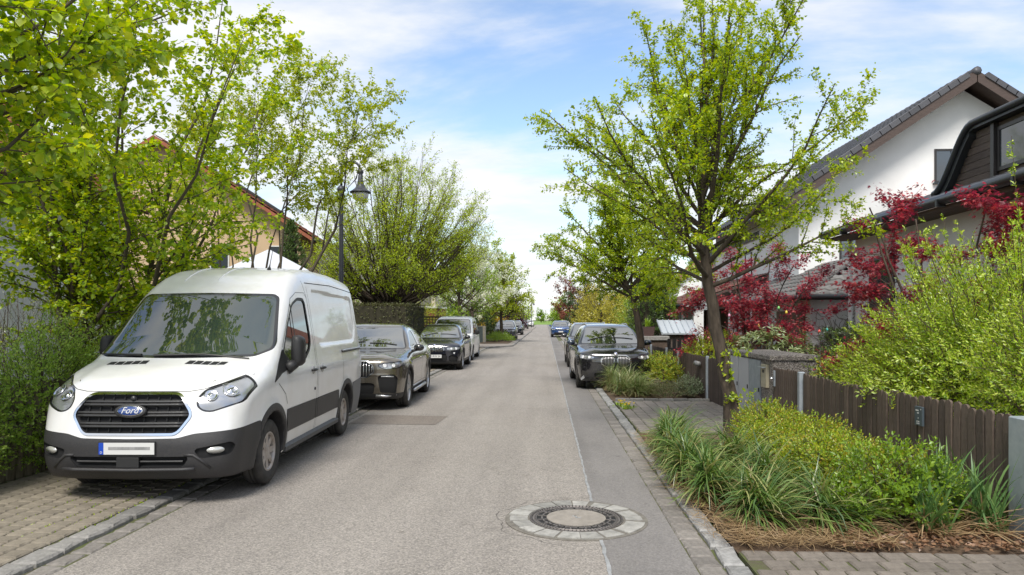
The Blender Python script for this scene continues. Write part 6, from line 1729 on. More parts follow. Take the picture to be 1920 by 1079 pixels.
# hanging coloured eggs
for k, (dx, dz, colr) in enumerate(((-0.85, 0.98, (0.75, 0.35, 0.5)), (-0.2, 0.75, (0.8, 0.5, 0.1)), (0.25, 1.15, (0.25, 0.65, 0.2)), (0.42, 1.05, (0.8, 0.6, 0.1)), (1.15, 0.62, (0.8, 0.12, 0.1)), (1.32, 0.66, (0.1, 0.6, 0.55)))):
    e = MB().lathe([(0.0001, -0.04), (0.02, -0.033), (0.029, -0.012), (0.027, 0.01), (0.016, 0.034), (0.0001, 0.042)], 10).obj("hanging_egg", mat("egg_%d" % k, colr, 0.3), None, True, (5.0 + dx, 16.4, 0.9 + dz))
    MB().tube([(0, 0, 0.04), (0, 0, 0.22)], 0.0015, 4).obj("thread", M_twig, e)
    tag(e, ("pink", "orange", "green", "yellow", "red", "turquoise")[k] + " painted egg hanging in the red maple", "egg")

# ---- shrubs behind the right fence
shrub("weigela_bush", (5.25, 8.6, 0), "large yellow-green bush rising high behind the brown picket fence", "bush", 111, (1.5, 1.6, 0.95), 1.42, 4300, 0.24, 13, 0.053, 0.38, G_shrub, 'lance', 0.28, 34, zmin=-0.8, lump=0.42, up=0.7)
rng = np.random.default_rng(9)
wb_ = [o_ for o_ in scene.objects if o_.name == "weigela_bush"][0]
# long wands standing out of the bush
ns = 46; wa = rng.uniform(1.6, 4.9, ns); base = np.stack([np.cos(wa) * rng.uniform(0.1, 1.1, ns), np.sin(wa) * 0.8 - 0.2, rng.uniform(1.75, 2.2, ns)], 1)
tip = base + np.stack([np.cos(wa) * rng.uniform(0.1, 0.6, ns), np.sin(wa) * 0.25, rng.uniform(0.3, 1.0, ns)], 1)
tip[0] = (-0.02, -0.3, 3.85); base[0] = (0.15, -0.2, 2.6)
tt = np.linspace(0, 1, 6)[None, :, None]; P = base[:, None] * (1 - tt) + tip[:, None] * tt
wood_part("wands", [tubes(P, np.full((ns, 6), 0.006) * np.linspace(1, .4, 6), 4)], M_twig, wb_, True)
p, d = along(rng, P, 16, 0.0, 0.005); lv, st = shoots(rng, p, unit(d + rng.normal(size=d.shape) * 0.7), 0.07, 8, 0.05, 0.36, 'lance')
leaf_part("wand_leaves", lv, G_shrub, wb_)
shrub("weigela_bush", (4.85, 6.75, 0), "yellow-green bush behind the fence at the metal gate post", "bush", 112, (0.85, 1.1, 0.85), 1.3, 1700, 0.22, 12, 0.05, 0.38, G_shrub, 'lance', 0.35, 18, zmin=-0.9, up=0.6)
shrub("box_bush", (5.0, 11.2, 0), "dark green bush beside the white garage wall", "bush", 113, (0.95, 0.9, 0.75), 0.95, 800, 0.16, 9, 0.045, 0.55, leafmat("leaf_box", [(0.05, 0.10, 0.015), (0.10, 0.18, 0.02), (0.26, 0.34, 0.03)], 0.3, 0.1), 'oval', 0.5, 12, zmin=-0.9)
shrub("bamboo_clump", (4.55, 9.6, 0), "yellowish dwarf bamboo behind the brown picket fence", "bush", 114, (0.75, 1.6, 0.55), 0.95, 650, 0.25, 7, 0.10, 0.16, G_yellow, 'lance', 0.35, 14, zmin=-0.9)
shrub("rhododendron", (4.75, 15.4, 0), "rhododendron with drooping leaf rosettes beside the concrete bin box", "bush", 115, (1.0, 0.9, 0.55), 1.05, 190, 0.10, 10, 0.13, 0.28, G_rhodo, 'lance', 0.7, 12, zmin=-0.7, open_=1.25, droop=0.35)
shrub("lime_maple_bush", (4.2, 18.0, 0), "lime green dwarf maple behind the dark slatted fence", "bush", 116, (0.85, 1.3, 0.5), 1.0, 420, 0.15, 8, 0.06, 0.6, G_lime, 'palm', 0.5, 10, zmin=-0.5)
hedge_box("garden_hedge", (6.4, 13.6, 0), "dark green garden hedge before the dark-eaved house", "hedge", 117, (1.4, 3.2, 1.6), 2200, 0.05, G_dark, M_core)

# ---- planting bed at the front
def grass_clump(name, loc, label, seed, n, rad, ln, wd, lean, leafm, dry=0, group=None, cat="grass", squash=(1, 1)):
    rng = np.random.default_rng(seed); o = plant(name, loc, label, cat, group)
    V, F = blade_clump(rng, n, (0, 0, 0.04), rad, ln, wd, lean); V[:, 0] *= squash[0]; V[:, 1] *= squash[1]
    leaf_part("blades", (V, F), leafm, o)
    if dry:
        V, F = blade_clump(rng, dry, (0, 0, 0.03), rad * 1.15, ln * 0.85, wd * 0.6, (1.0, 0.3, 0.9)); V[:, 0] *= squash[0]; V[:, 1] *= squash[1]
        leaf_part("dry_blades", (V, F), G_sedge_dry, o)
    return o
k = 0
for (x, y, r_, n_, ln) in ((1.86, 6.15, 0.22, 560, 0.62), (1.62, 6.8, 0.20, 600, 0.66), (1.56, 7.6, 0.18, 600, 0.68), (1.58, 8.4, 0.20, 560, 0.68), (1.65, 9.3, 0.20, 520, 0.66), (1.85, 10.2, 0.2, 360, 0.6), (2.38, 6.1, 0.2, 400, 0.58), (2.2, 7.0, 0.25, 520, 0.74), (2.15, 8.0, 0.25, 520, 0.74)):
    grass_clump("sedge_clump", (x, y, 0.05), ORD[k] + " sedge clump counted from the front driveway, arching green with straw tips", 120 + k, n_, r_, ln, 0.017, (0.50, 0.34, 1.45), G_sedge, 260, "sedge clumps in the front bed"); k += 1
for ki, (x, y, n_, ln) in enumerate(((3.1, 5.85, 60, 0.55), (3.35, 6.1, 80, 0.66), (3.55, 5.9, 55, 0.62), (3.65, 6.5, 40, 0.6))):
    grass_clump("iris_clump", (x, y, 0.05), ("iris clump with sword-shaped leaves nearest the spirea shoots", "largest iris clump with dry brown base", "iris clump beside the wide steel gate post", "iris clump standing against the picket fence")[ki], 140 + k, n_, 0.13, ln, 0.024, (0.28, 0.25, 0.5), G_iris, 80, "iris clumps by the fence"); k += 1
for kk, (x, y, r3, n_) in enumerate(((2.85, 7.1, (0.62, 0.85, 0.38), 1150), (2.95, 8.5, (0.62, 0.9, 0.34), 900), (3.05, 9.8, (0.5, 0.8, 0.30), 600), (3.0, 6.5, (0.55, 0.55, 0.34), 620))):
    shrub("spirea_mound", (x, y, 0.03), ("low spirea mound with orange-tinted tips between sedge and picket fence", "low spirea mound behind the front one beside the picket fence", "low spirea mound at the foot of the leaning tree", "low spirea mound with dark base above fallen leaves")[kk], "bush", 150 + kk, r3, 0.29, n_, 0.13, 10, 0.042, 0.5, G_spirea, 'oval', 0.45, 18, "spirea mounds in the front bed", zmin=-0.3, lump=0.2)
shrub("spirea_shoots", (2.62, 6.05, 0.03), "bright green low shoots at the foot of the spirea mound", "bush", 156, (0.30, 0.25, 0.2), 0.2, 90, 0.13, 9, 0.05, 0.5, G_spirea_lo, 'oval', 0.3, 8, zmin=-0.5)
shrub("spirea_shoots", (2.95, 6.2, 0.03), "green leafy shoots under the front spirea mound", "bush", 157, (0.55, 0.4, 0.40), 0.30, 420, 0.14, 9, 0.052, 0.5, G_spirea_lo, 'oval', 0.3, 8, zmin=-0.5)
# dead grass and leaf litter at the bed's edge
rng = np.random.default_rng(61)
V1, F1 = blade_clump(rng, 1100, (0, 0, 0), 0.001, 0.22, 0.006, (1.35, 0.15, 0.25))
off = np.stack([1.5 + 1.15 * rng.random(1100) ** 1.3, 5.5 + 0.5 * rng.random(1100) ** 1.4, np.full(1100, 0.06) + 0.05 * rng.random(1100)], 1)
V1 = V1.reshape(1100, 14, 3) + off[:, None]; V1 = V1.reshape(-1, 3)
V2, F2 = blade_clump(rng, 1700, (0, 0, 0), 0.001, 0.22, 0.005, (1.35, 0.15, 0.25))
off = np.stack([1.30 + 0.35 * rng.random(1700), 5.6 + 5.2 * rng.random(1700), np.full(1700, 0.06) + 0.05 * rng.random(1700)], 1); V2 = (V2.reshape(1700, 14, 3) + off[:, None]).reshape(-1, 3)
dg = mobj("dead_grass", np_mesh("dead_grass", *merge([(V1, F1), (V2, F2)]), G_sedge_dry)); tag(dg, "straw-coloured dead grass lying along the edge of the front bed", "dead grass", kind="stuff")
n = 1300; p = np.stack([2.2 + 1.5 * rng.random(n), 5.45 + 0.8 * rng.random(n) ** 1.2, 0.075 + 0.04 * rng.random(n)], 1)
vf = leaves(p, unit(rng.normal(size=(n, 3)) * np.array([1, 1, 0.25])), unit(np.array([0, 0, 1.0]) + rng.normal(size=(n, 3)) * 0.5), rng.uniform(0.03, 0.065, n), rng.uniform(0.02, 0.035, n), 'oval')
tag(mobj("leaf_litter", np_mesh("leaf_litter", *vf, G_litter)), "brown fallen leaves under the spirea and iris", "fallen leaves", kind="stuff")
# ---- second bed
k = 0
for (x, y, r_, n_, ln) in ((1.85, 16.3, 0.28, 620, 0.72), (2.15, 16.0, 0.22, 460, 0.62), (1.75, 17.4, 0.28, 520, 0.85), (2.1, 17.3, 0.22, 340, 0.75)):
    grass_clump("sedge_clump", (x, y, 0.05), ORD[k] + " pale sedge clump counted from the paved drive before the black SUV", 160 + k, n_, r_, ln, 0.012, (0.5, 0.3, 1.2), leafmat("blade_sedge_pale", [(0.08, 0.14, 0.03), (0.16, 0.22, 0.06), (0.34, 0.32, 0.16)], 0.3, 0.08), 260, "sedge clumps before the black SUV"); k += 1
shrub("spirea_mound", (2.95, 18.3, 0.03), "golden spirea mound at the foot of the smaller street tree", "bush", 165, (0.55, 0.8, 0.5), 0.42, 700, 0.16, 9, 0.05, 0.5, G_spirea, 'oval', 0.4, 14, zmin=-0.5)
shrub("ground_cover", (2.75, 16.1, 0.03), "low grey-green ground cover beside the paved drive", "ground cover", 166, (0.65, 0.6, 0.22), 0.15, 620, 0.12, 9, 0.035, 0.4, leafmat("leaf_cover", [(0.10, 0.14, 0.05), (0.17, 0.20, 0.08), (0.24, 0.20, 0.11)], 0.3), 'oval', 0.3, 10, zmin=-0.3)
shrub("ground_cover", (3.2, 16.2, 0.03), "grey-leaved trailing ground cover against the dark slatted fence", "ground cover", 167, (0.32, 0.6, 0.32), 0.2, 380, 0.12, 9, 0.04, 0.5, leafmat("leaf_grey", [(0.12, 0.17, 0.08), (0.22, 0.26, 0.16)], 0.3), 'oval', 0.3, 10, zmin=-0.3)
# dandelions and weeds along the joints
for kk, (x, y) in enumerate(((1.50, 14.5), (1.56, 14.15), (1.60, 13.9))):
    o = plant("dandelion", (x, y, 0.05), ORD[kk] + " yellow dandelion from the pale sedge, in the joint by the kerb", "weed", "dandelions by the drive")
    rg2 = np.random.default_rng(300 + kk)
    leaf_part("leaves", leaves(rg2.normal(size=(26, 3)) * np.array([0.07, 0.09, 0.0]) + np.array([0, 0, 0.01]), unit(rg2.normal(size=(26, 3)) * np.array([1, 1, 0]) + np.array([0, 0, 0.5])), np.tile([0, 0, 1.0], (26, 1)) + rg2.normal(size=(26, 3)) * 0.2, 0.11, 0.035, 'lance'), G_mid, o)
    for q in range(5):
        fx, fy = rg2.normal(size=2) * 0.07
        MB().lathe([(0.0001, 0.09), (0.018, 0.10), (0.02, 0.108), (0.0001, 0.114)], 9).obj("flower", mat("dandelion_yellow", (0.75, 0.52, 0.02), 0.7), o, False, (fx, fy, 0))
        MB().tube([(fx, fy, 0), (fx, fy, 0.092)], 0.002, 4).obj("stalk", G_mid, o)
rgw = np.random.default_rng(8)
n = 2600
jx_ = KL - 0.40 - rgw.integers(0, 9, n) * 0.172 + rgw.normal(size=n) * 0.012; jy_ = 4.7 + 4.2 * rgw.random(n)
keep = (np.sin(jx_ * 2.2 + 1) * np.sin(jy_ * 1.7) + rgw.normal(size=n) * 0.5) > 0.25
p = np.stack([jx_, jy_, np.full(n, 0.03)], 1)[keep]; n = len(p)
V, F = leaves(p, unit(rgw.normal(size=(n, 3)) + np.array([0, 0, 1.2])), rnd_unit(rgw, n), rgw.uniform(0.012, 0.04, n), rgw.uniform(0.006, 0.016, n), 'oval')
tag(mobj("joint_moss", np_mesh("joint_moss", V, F, G_fresh)), "tiny green weeds and moss growing in the joints of the left paving", "weeds", kind="stuff")
# ================================================================== BUILDINGS, FENCES, STREET FURNITURE
M_render = mat("white_render", (0.82, 0.82, 0.81), 0.9, var=0.16, vscale=0.5, bump=0.15, bscale=90)
M_render_old = mat("weathered_render", (0.66, 0.66, 0.63), 0.95, var=0.25, vscale=0.8, bump=0.3, bscale=60)
M_beige = mat("beige_render", (0.55, 0.40, 0.25), 0.9, var=0.12, vscale=1.0, bump=0.15, bscale=90)
M_cream = mat("cream_render", (0.62, 0.55, 0.44), 0.9, var=0.12, vscale=1.0)
M_tile_dark = mat("anthracite_tile", (0.085, 0.085, 0.095), 0.5, var=0.25, vscale=5, island=0.15)
M_tile_red = mat("red_tile", (0.30, 0.095, 0.05), 0.8, var=0.4, vscale=4, island=0.25)
M_tile_brown = mat("brown_tile", (0.19, 0.10, 0.075), 0.8, var=0.3, vscale=4, island=0.25)
M_tile_grey = mat("grey_tile", (0.17, 0.165, 0.16), 0.8, var=0.3, vscale=4, island=0.2)
M_wood_dark = mat("dark_stained_wood", (0.060, 0.043, 0.036), 0.75, var=0.4, vscale=6, vcol=(0.10, 0.075, 0.06), stretch=(3, 0.5, 8), island=0.2, bump=0.3, bscale=20)
M_barge = mat("brown_barge_board", (0.085, 0.058, 0.048), 0.65, var=0.3, vscale=5, stretch=(1, 1, 4))
M_gutter = mat("dark_zinc", (0.045, 0.05, 0.055), 0.4, metal=0.4)
M_frame = mat("window_frame_dark", (0.03, 0.027, 0.027), 0.4)
M_pane = mat("window_pane", (0.05, 0.06, 0.07), 0.04, ior=1.9)
M_blind = mat("white_blind", (0.60, 0.60, 0.58), 0.8)
M_zinc = mat("galvanised_steel", (0.44, 0.48, 0.52), 0.45, metal=0.3, var=0.25, vscale=8, vcol=(0.32, 0.36, 0.41))
M_picket = mat("weathered_picket", (0.125, 0.092, 0.072), 0.85, var=0.5, vscale=7, vcol=(0.075, 0.056, 0.045), stretch=(6, 6, 0.8), island=0.28, bump=0.6, bscale=30)
M_slat = mat("dark_brown_slat", (0.10, 0.072, 0.06), 0.8, var=0.4, vscale=7, stretch=(6, 6, 0.8), island=0.22, bump=0.3, bscale=30)
M_log = mat("grey_log", (0.27, 0.23, 0.16), 0.9, var=0.5, vscale=9, vcol=(0.15, 0.135, 0.075), stretch=(4, 4, 0.7), island=0.25, bump=0.6, bscale=25)

def tile_mesh(name, w, l, material):
    xs = np.linspace(0, 1, 8); pr = [(x * w * 1.04, 0.024 * math.sin(x * math.pi * 2) + 0.02) for x in xs]
    vs = [(x, 0, z + 0.018) for x, z in pr] + [(x, l * 1.06, z - 0.012) for x, z in pr] + [(x, 0, z - 0.008) for x, z in pr]
    n = len(xs); fs = [(i, i + 1, n + i + 1, n + i) for i in range(n - 1)] + [(2 * n + i, 2 * n + i + 1, i + 1, i) for i in range(n - 1)]
    return MB().add(vs, fs).mesh(name, material, True)

def tile_roof(parent, name, org, u, v, nu, nv, w, l, material, limit=300, key=None, clip=None):
    """rows of single tiles on a plane: org = eave corner, u along the eave, v up the slope"""
    u = Vector(u).normalized(); v = Vector(v).normalized(); nrm = u.cross(v); 
    if nrm.z < 0: nrm = -nrm
    me = tile_mesh(name, w, l, material); M3 = Matrix((u, v, nrm)).transposed().to_4x4()
    cells = []
    for j in range(nv):
        for i in range(nu):
            p = Vector(org) + u * (i * w) + v * (j * l)
            if clip is None or clip((i + 0.5) * w, (j + 0.5) * l): cells.append(p)
    if key: cells.sort(key=key)
    for p in cells[:limit]:
        o = mobj(name, me, parent); o.matrix_basis = Matrix.Translation(p) @ M3
    if cells[limit:]:
        tv = np.array([tuple(M3 @ q.co) for q in me.vertices]); tf = np.array([tuple(p.vertices) for p in me.polygons])
        C = np.array([tuple(p) for p in cells[limit:]]); n = len(C)
        V = (C[:, None] + tv[None]).reshape(-1, 3); F = (tf[None] + (np.arange(n) * len(tv))[:, None, None]).reshape(-1, 4)
        tag(mobj(name + "_field", np_mesh(name + "_field", V, F, material, True), parent), kind="stuff")

def window(parent, org, u, w, h, depth=0.08, panes=1, blind=False, frame=None, sill=True):
    """window in a wall: org lower corner on the outer face, u along the wall; the wall's outer normal is u x z turned outwards"""
    u = Vector(u).normalized(); z = Vector((0, 0, 1)); n = u.cross(z); org = Vector(org)
    M4 = Matrix((u, n, z)).transposed().to_4x4(); M4.translation = org
    def put(b, name, material, par):
        o = b.obj(name, material, par); 
        return o
    t_ = 0.06; fb = MB().box(0, w, -0.02, 0.03, 0, t_).box(0, w, -0.02, 0.03, h - t_, h).box(0, t_, -0.02, 0.03, t_, h - t_).box(w - t_, w, -0.02, 0.03, t_, h - t_)
    for k in range(1, panes): x = w * k / panes; fb.box(x - t_ * 0.7, x + t_ * 0.7, -0.02, 0.03, t_, h - t_)
    f = fb.obj("window", frame or M_frame, parent); f.matrix_basis = M4
    for k in range(panes):
        x0 = w * k / panes + t_ * 0.7; x1 = w * (k + 1) / panes - t_ * 0.7
        MB().box(x0, x1, -0.015, 0.012, t_, h - t_).obj("pane", M_blind if blind and k == blind - 1 else M_pane, f)
    if sill: MB().box(-0.05, w + 0.05, 0.0, 0.09, -0.05, -0.005).obj("sill", M_gutter, f)
    return f

# ---- white gabled house (right)
hB = empty("white_house", (7.95, 22.9, 0), 0, "white rendered house with steep dark tiled gable and brown barge boards", "house")
W_, D_, EZ, RZ = 10.0, 11.0, 5.80, 9.15
MB().prism([(0, 0), (W_, 0), (W_, EZ), (W_ / 2, RZ - 0.2), (0, EZ)], 'y', 0, D_).obj("wall", M_render, hB)
pit = math.atan2(RZ - EZ, W_ / 2); sl = (RZ - EZ + 0.43) / math.sin(pit)
ov = 0.75
for s in (-1, 1):
    ex = W_ / 2 + s * (W_ / 2 + 0.64); ez = EZ - 0.43
    ux, uz = -s * math.cos(pit), math.sin(pit)
    nx, nz = s * math.sin(pit), math.cos(pit)
    pr = [(ex, ez), (ex + ux * sl, ez + uz * sl), (ex + ux * sl + nx * 0.0, ez + uz * sl + 0.16), (ex + nx * 0.14, ez + nz * 0.14)]
    MB().prism(pr, 'y', -ov, D_ + 0.3).obj("roof", M_barge, hB)
    q = 0.10
    pr2 = [(ex - ux * 0.02, ez - 0.22), (ex + ux * (sl - 0.02), ez + uz * sl - 0.22), (ex + ux * (sl - 0.02), ez + uz * sl + 0.10), (ex, ez + 0.10)]
    MB().prism(pr2, 'y', -ov - 0.04, -ov - 0.004).obj("barge_board", M_barge, hB)
    nu, nv = int((D_ + ov + 0.3) / 0.3), int(sl / 0.345)
    tile_roof(hB, "roof_tile", (ex + nx * 0.16, -ov, ez + nz * 0.16), (0, 1, 0), (ux, 0, uz), nu, nv, 0.3, 0.345, M_tile_dark, 300, key=lambda p: p.y)
    # verge tiles along the gable edge
    for k in range(nv):
        p = Vector((ex + nx * 0.20 + ux * 0.345 * k, -ov - 0.06, ez + nz * 0.20 + uz * 0.345 * k))
        b = MB().bbox(-0.01, 0.36, -0.015, 0.10, -0.13, 0.035, 0.015)
        o = b.obj("verge_tile", M_tile_dark, hB); o.matrix_basis = Matrix.Translation(p) @ Matrix(((ux, 0, -uz * (1 if s < 0 else -1), 0), (0, 1, 0, 0), (uz, 0, ux * (1 if s < 0 else -1), 0), (0, 0, 0, 1)))
    MB().tube([(ex - s * -0.02, -ov, ez - 0.05), (ex - s * -0.02, D_ + 0.3, ez - 0.05)], 0.075, 8).obj("gutter", M_gutter, hB)
for k in range(32):
    MB().tube([(W_ / 2, -ov - 0.05 + k * 0.37, RZ + 0.12), (W_ / 2, -ov + 0.34 + k * 0.37, RZ + 0.10)], [0.13, 0.115], 8).obj("ridge_tile", M_tile_dark, hB, True)
window(hB, (4.15, -0.005, 6.05), (1, 0, 0), 0.55, 1.05)
window(hB, (1.25, -0.005, 3.55), (1, 0, 0), 0.6, 0.85)
MB().box(2.9, 4.4, -0.9, -0.02, 5.35, 5.43).obj("canopy_board", mat("copper_wood", (0.24, 0.10, 0.06), 0.6), hB)
MB().box(2.95, 4.35, -0.85, -0.03, 4.6, 5.33).obj("balcony_box", M_wood_dark, hB)
window(hB, (-0.005, 6.0, 3.2), (0, -1, 0), 0.9, 1.2)

# ---- house with dark eaves and curved dormer (right, near)
hA = empty("dormer_house", (6.5, 3.0, 0), 0, "house with dark tiled roof and curved wood-clad dormer behind the yellow-green bush", "house")
LA = 14.0
MB().box(0.55, 11.5, 0.3, LA - 0.35, 0, 3.64).obj("wall", M_render, hA)
pa = R(20); c_, s_ = math.cos(pa), math.sin(pa)
MB().prism([(0, 3.66), (6.0 * c_ + 0.9, 3.66 + (6.0 * c_ + 0.9) * math.tan(pa)), (6.0 * c_ + 0.9, 3.79 + (6.0 * c_ + 0.9) * math.tan(pa)), (0, 3.77)], 'y', 0, LA).obj("roof", M_gutter, hA)
tile_roof(hA, "roof_tile", (0.02, 0.0, 3.78), (0, 1, 0), (c_, 0, s_), int(LA / 0.3), 20, 0.3, 0.345, M_tile_dark, 300, key=lambda p: -p.y + p.x * 2)
MB().tube([(-0.06, 0, 3.74), (-0.06, LA, 3.74)], 0.085, 10).obj("gutter", M_gutter, hA, True)
for k in range(15): MB().box(-0.155, 0.0, 0.4 + k * 0.95, 0.44 + k * 0.95, 3.62, 3.74).obj("gutter_bracket", M_gutter, hA)
MB().box(0.02, 0.55, 0.1, LA - 0.1, 3.595, 3.655).obj("soffit", M_wood_dark, hA)
MB().tube([(0.50, LA - 0.2, 3.72), (0.50, LA - 0.2, 0)], 0.05, 8).obj("downpipe", M_render, hA, True)
window(hA, (0.545, 12.9, 2.1), (0, -1, 0), 1.1, 1.0)
# dormer: outline in (y, z), curved down at the far end
dz = 5.14
prof = [(3.5, dz)] + [(9.45, dz)] + [(9.45 + 1.2 * t, dz - 0.05 * t - 0.95 * (3 * t * t - 2 * t ** 3)) for t in np.linspace(0.1, 1, 11)]
inner = [(y_ - (0.10 if i > 2 else 0.0), z_ - 0.13) for i, (y_, z_) in enumerate(prof)]
MB().prism(prof + inner[::-1], 'x', 0.72, 4.6).obj("dormer_roof", M_gutter, hA)
MB().tube([(0.70, y_, z_ - 0.03) for y_, z_ in prof], 0.055, 8).obj("dormer_gutter", M_gutter, hA, True)
def dz_at(y_): return float(np.interp(y_, [p[0] for p in inner], [p[1] for p in inner]))
zb = 4.12
nb_ = 7
for k in range(nb_):
    z0 = zb + k * 0.125; z1 = z0 + 0.117
    if z1 > dz - 0.1: break
    ys = [y_ for y_ in np.linspace(8.9, 10.7, 60) if dz_at(y_) > z0 + 0.02]
    if not ys: continue
    MB().prism([(9.12, z0), (max(ys), z0), (max(ys), z1), (9.12, z1)], 'x', 0.84, 0.88).obj("wall_plank", M_wood_dark, hA)
MB().box(0.882, 4.4, 3.6, 9.9, 4.0, dz - 0.14).obj("dormer_wall", M_wood_dark, hA)
MB().box(0.80, 0.88, 9.03, 9.12, zb - 0.1, dz - 0.14).obj("dormer_post", M_frame, hA)
for k in range(4):
    window(hA, (0.875, 9.02 - k * 0.95, zb + 0.08), (0, -1, 0), 0.92, 0.72, panes=1, blind=1 if k % 2 else False, sill=False)

# ---- low garage wing with hipped tiled roof
gA = empty("garage_wing", (6.68, 18.4, 0), 0, "low white garage wing with hipped grey tiled roof and dry climber", "garage")
MB().box(0, 4.6, 0, 8.2, 0, 2.32).obj("wall", M_render, gA)
ez, ph, run = 2.34, 1.25, 2.65
MB().add([(-0.35, -0.35, ez), (4.95, -0.35, ez), (4.95, 8.55, ez), (-0.35, 8.55, ez), (2.3, 2.3, ez + ph), (2.3, 5.9, ez + ph)], [(0, 1, 4), (1, 2, 5, 4), (2, 3, 5), (3, 0, 4, 5), (0, 3, 2, 1)]).obj("roof", M_gutter, gA)
hp = math.atan2(ph, run); hl = math.hypot(ph, run)
tile_roof(gA, "roof_tile", (-0.38, -0.40, ez + 0.03), (1, 0, 0), (0, math.cos(hp), math.sin(hp)), 18, 8, 0.3, 0.345, M_tile_grey, 200, clip=lambda a, b: b * math.cos(hp) - 0.05 < a < 5.4 - b * math.cos(hp) + 0.05)
tile_roof(gA, "roof_tile", (-0.40, 8.5, ez + 0.03), (0, -1, 0), (math.cos(hp), 0, math.sin(hp)), 30, 8, 0.3, 0.345, M_tile_grey, 260, clip=lambda a, b: b * math.cos(hp) - 0.05 < a < 8.95 - b * math.cos(hp) + 0.05)
for k in range(11):
    t0, t1 = k / 11, (k + 1.1) / 11
    a = Vector((-0.40 + 2.7 * t0, -0.40 + 2.7 * t0, ez + 0.09 + ph * t0)); b_ = Vector((-0.40 + 2.7 * t1, -0.40 + 2.7 * t1, ez + 0.06 + ph * t1))
    MB().tube([a, b_], [0.115, 0.10], 8).obj("hip_tile", M_tile_grey, gA, True)
MB().tube([(-0.42, -0.44, ez), (4.95, -0.44, ez)], 0.07, 8).obj("gutter", M_gutter, gA, True)
MB().tube([(-0.44, -0.42, ez), (-0.44, 8.5, ez)], 0.07, 8).obj("gutter", M_gutter, gA, True)
door = MB().box(-0.03, -0.003, 0.35, 2.55, 0.02, 2.02).obj("garage_door", mat("brown_door", (0.15, 0.085, 0.055), 0.7), gA)
for k in range(15): MB().box(-0.045, -0.031, 0.37 + k * 0.145, 0.50 + k * 0.145, 0.04, 2.0).obj("door_plank", mat("brown_door_plank", (0.16, 0.095, 0.065), 0.7, island=0.15), door)
for k in range(3):
    window(gA, (-0.004, 4.2 + k * 1.35, 0.6), (0, -1, 0), 0.75, 1.4)
    MB().box(-0.22, -0.02, 4.35 + k * 1.35, 4.55 + k * 1.35, 0, 2.2).obj("pillar", M_render, gA)
lamp_b = MB().box(0.55, 0.65, -0.06, -0.004, 1.95, 2.1).obj("wall_lamp", M_frame, gA)
# dry climber on the front wall
rng = np.random.default_rng(44)
n = 90; st_ = np.stack([0.3 + 0.9 * rng.random(n), np.full(n, -0.05), 0.05 + 1.3 * rng.random(n)], 1); P = np.zeros((n, 9, 3)); P[:, 0] = st_; d = np.stack([rng.normal(size=n) * 0.6, np.zeros(n), 0.8 + 0.4 * rng.random(n)], 1)
for k in range(1, 9):
    d = unit(d + rng.normal(size=d.shape) * np.array([0.5, 0.12, 0.35])); P[:, k] = P[:, k - 1] + d * 0.12; P[:, k, 1] = np.clip(P[:, k, 1], -0.22, -0.02); P[:, k, 2] = np.minimum(P[:, k, 2], 2.25)
cl = empty("dry_climber", (6.68, 18.4, 0), 0, "bare brown climbing plant on the white garage wall", "climber")
wood_part("stems", [tubes(P, np.full((n, 9), 0.006), 4)], mat("dry_stem", (0.17, 0.12, 0.085), 0.9), cl, True)

# ---- further houses on the right
hD = empty("porch_house", (6.9, 27.5, 0), 0, "white house with brown tiled porch roof behind the red maple", "house")
MB().box(1.6, 9.5, 0, 12, 0, 4.9).obj("wall", M_render, hD)
MB().prism([(1.0, 4.8), (5.6, 7.6), (10.2, 4.8), (10.2, 5.0), (5.6, 7.82), (1.0, 5.0)], 'y', -0.4, 12.4).obj("roof", M_tile_grey, hD)
tile_roof(hD, "roof_tile", (0.98, -0.4, 5.0), (0, 1, 0), (0.854, 0, 0.52), 42, 15, 0.3, 0.35, M_tile_grey, 120, key=lambda p: p.y)
tile_roof(hD, "porch_tile", (-1.9, -1.6, 2.35), (0, 1, 0), (0.94, 0, 0.34), 30, 10, 0.3, 0.345, M_tile_brown, 300, key=lambda p: p.y)
MB().prism([(-1.9, 2.25), (1.6, 3.5), (1.6, 3.6), (-1.9, 2.34)], 'y', -1.6, 7.4).obj("porch_roof", M_wood_dark, hD)
MB().tube([(-1.95, -1.6, 2.30), (-1.95, 7.4, 2.30)], 0.07, 8).obj("gutter", M_gutter, hD, True)
for k in range(5): MB().box(-1.55, -1.2, -1.35 + k * 2.0, -1.0 + k * 2.0, 0, 2.3).obj("porch_pillar", M_render, hD)
for k in range(4): MB().box(-0.2, 1.59, -0.7 + k * 2.0, 0.7 + k * 2.0, 0, 2.2).obj("porch_panel", mat("brown_lattice", (0.14, 0.075, 0.05), 0.8, var=0.4, vscale=12), hD)
for k in range(2): window(hD, (1.9 + k * 0.8, -0.005, 3.2), (1, 0, 0), 0.55, 0.4)
for k in range(3): window(hD, (1.595, 2.6 + k * 2.6, 3.6), (0, -1, 0), 0.9, 0.9)

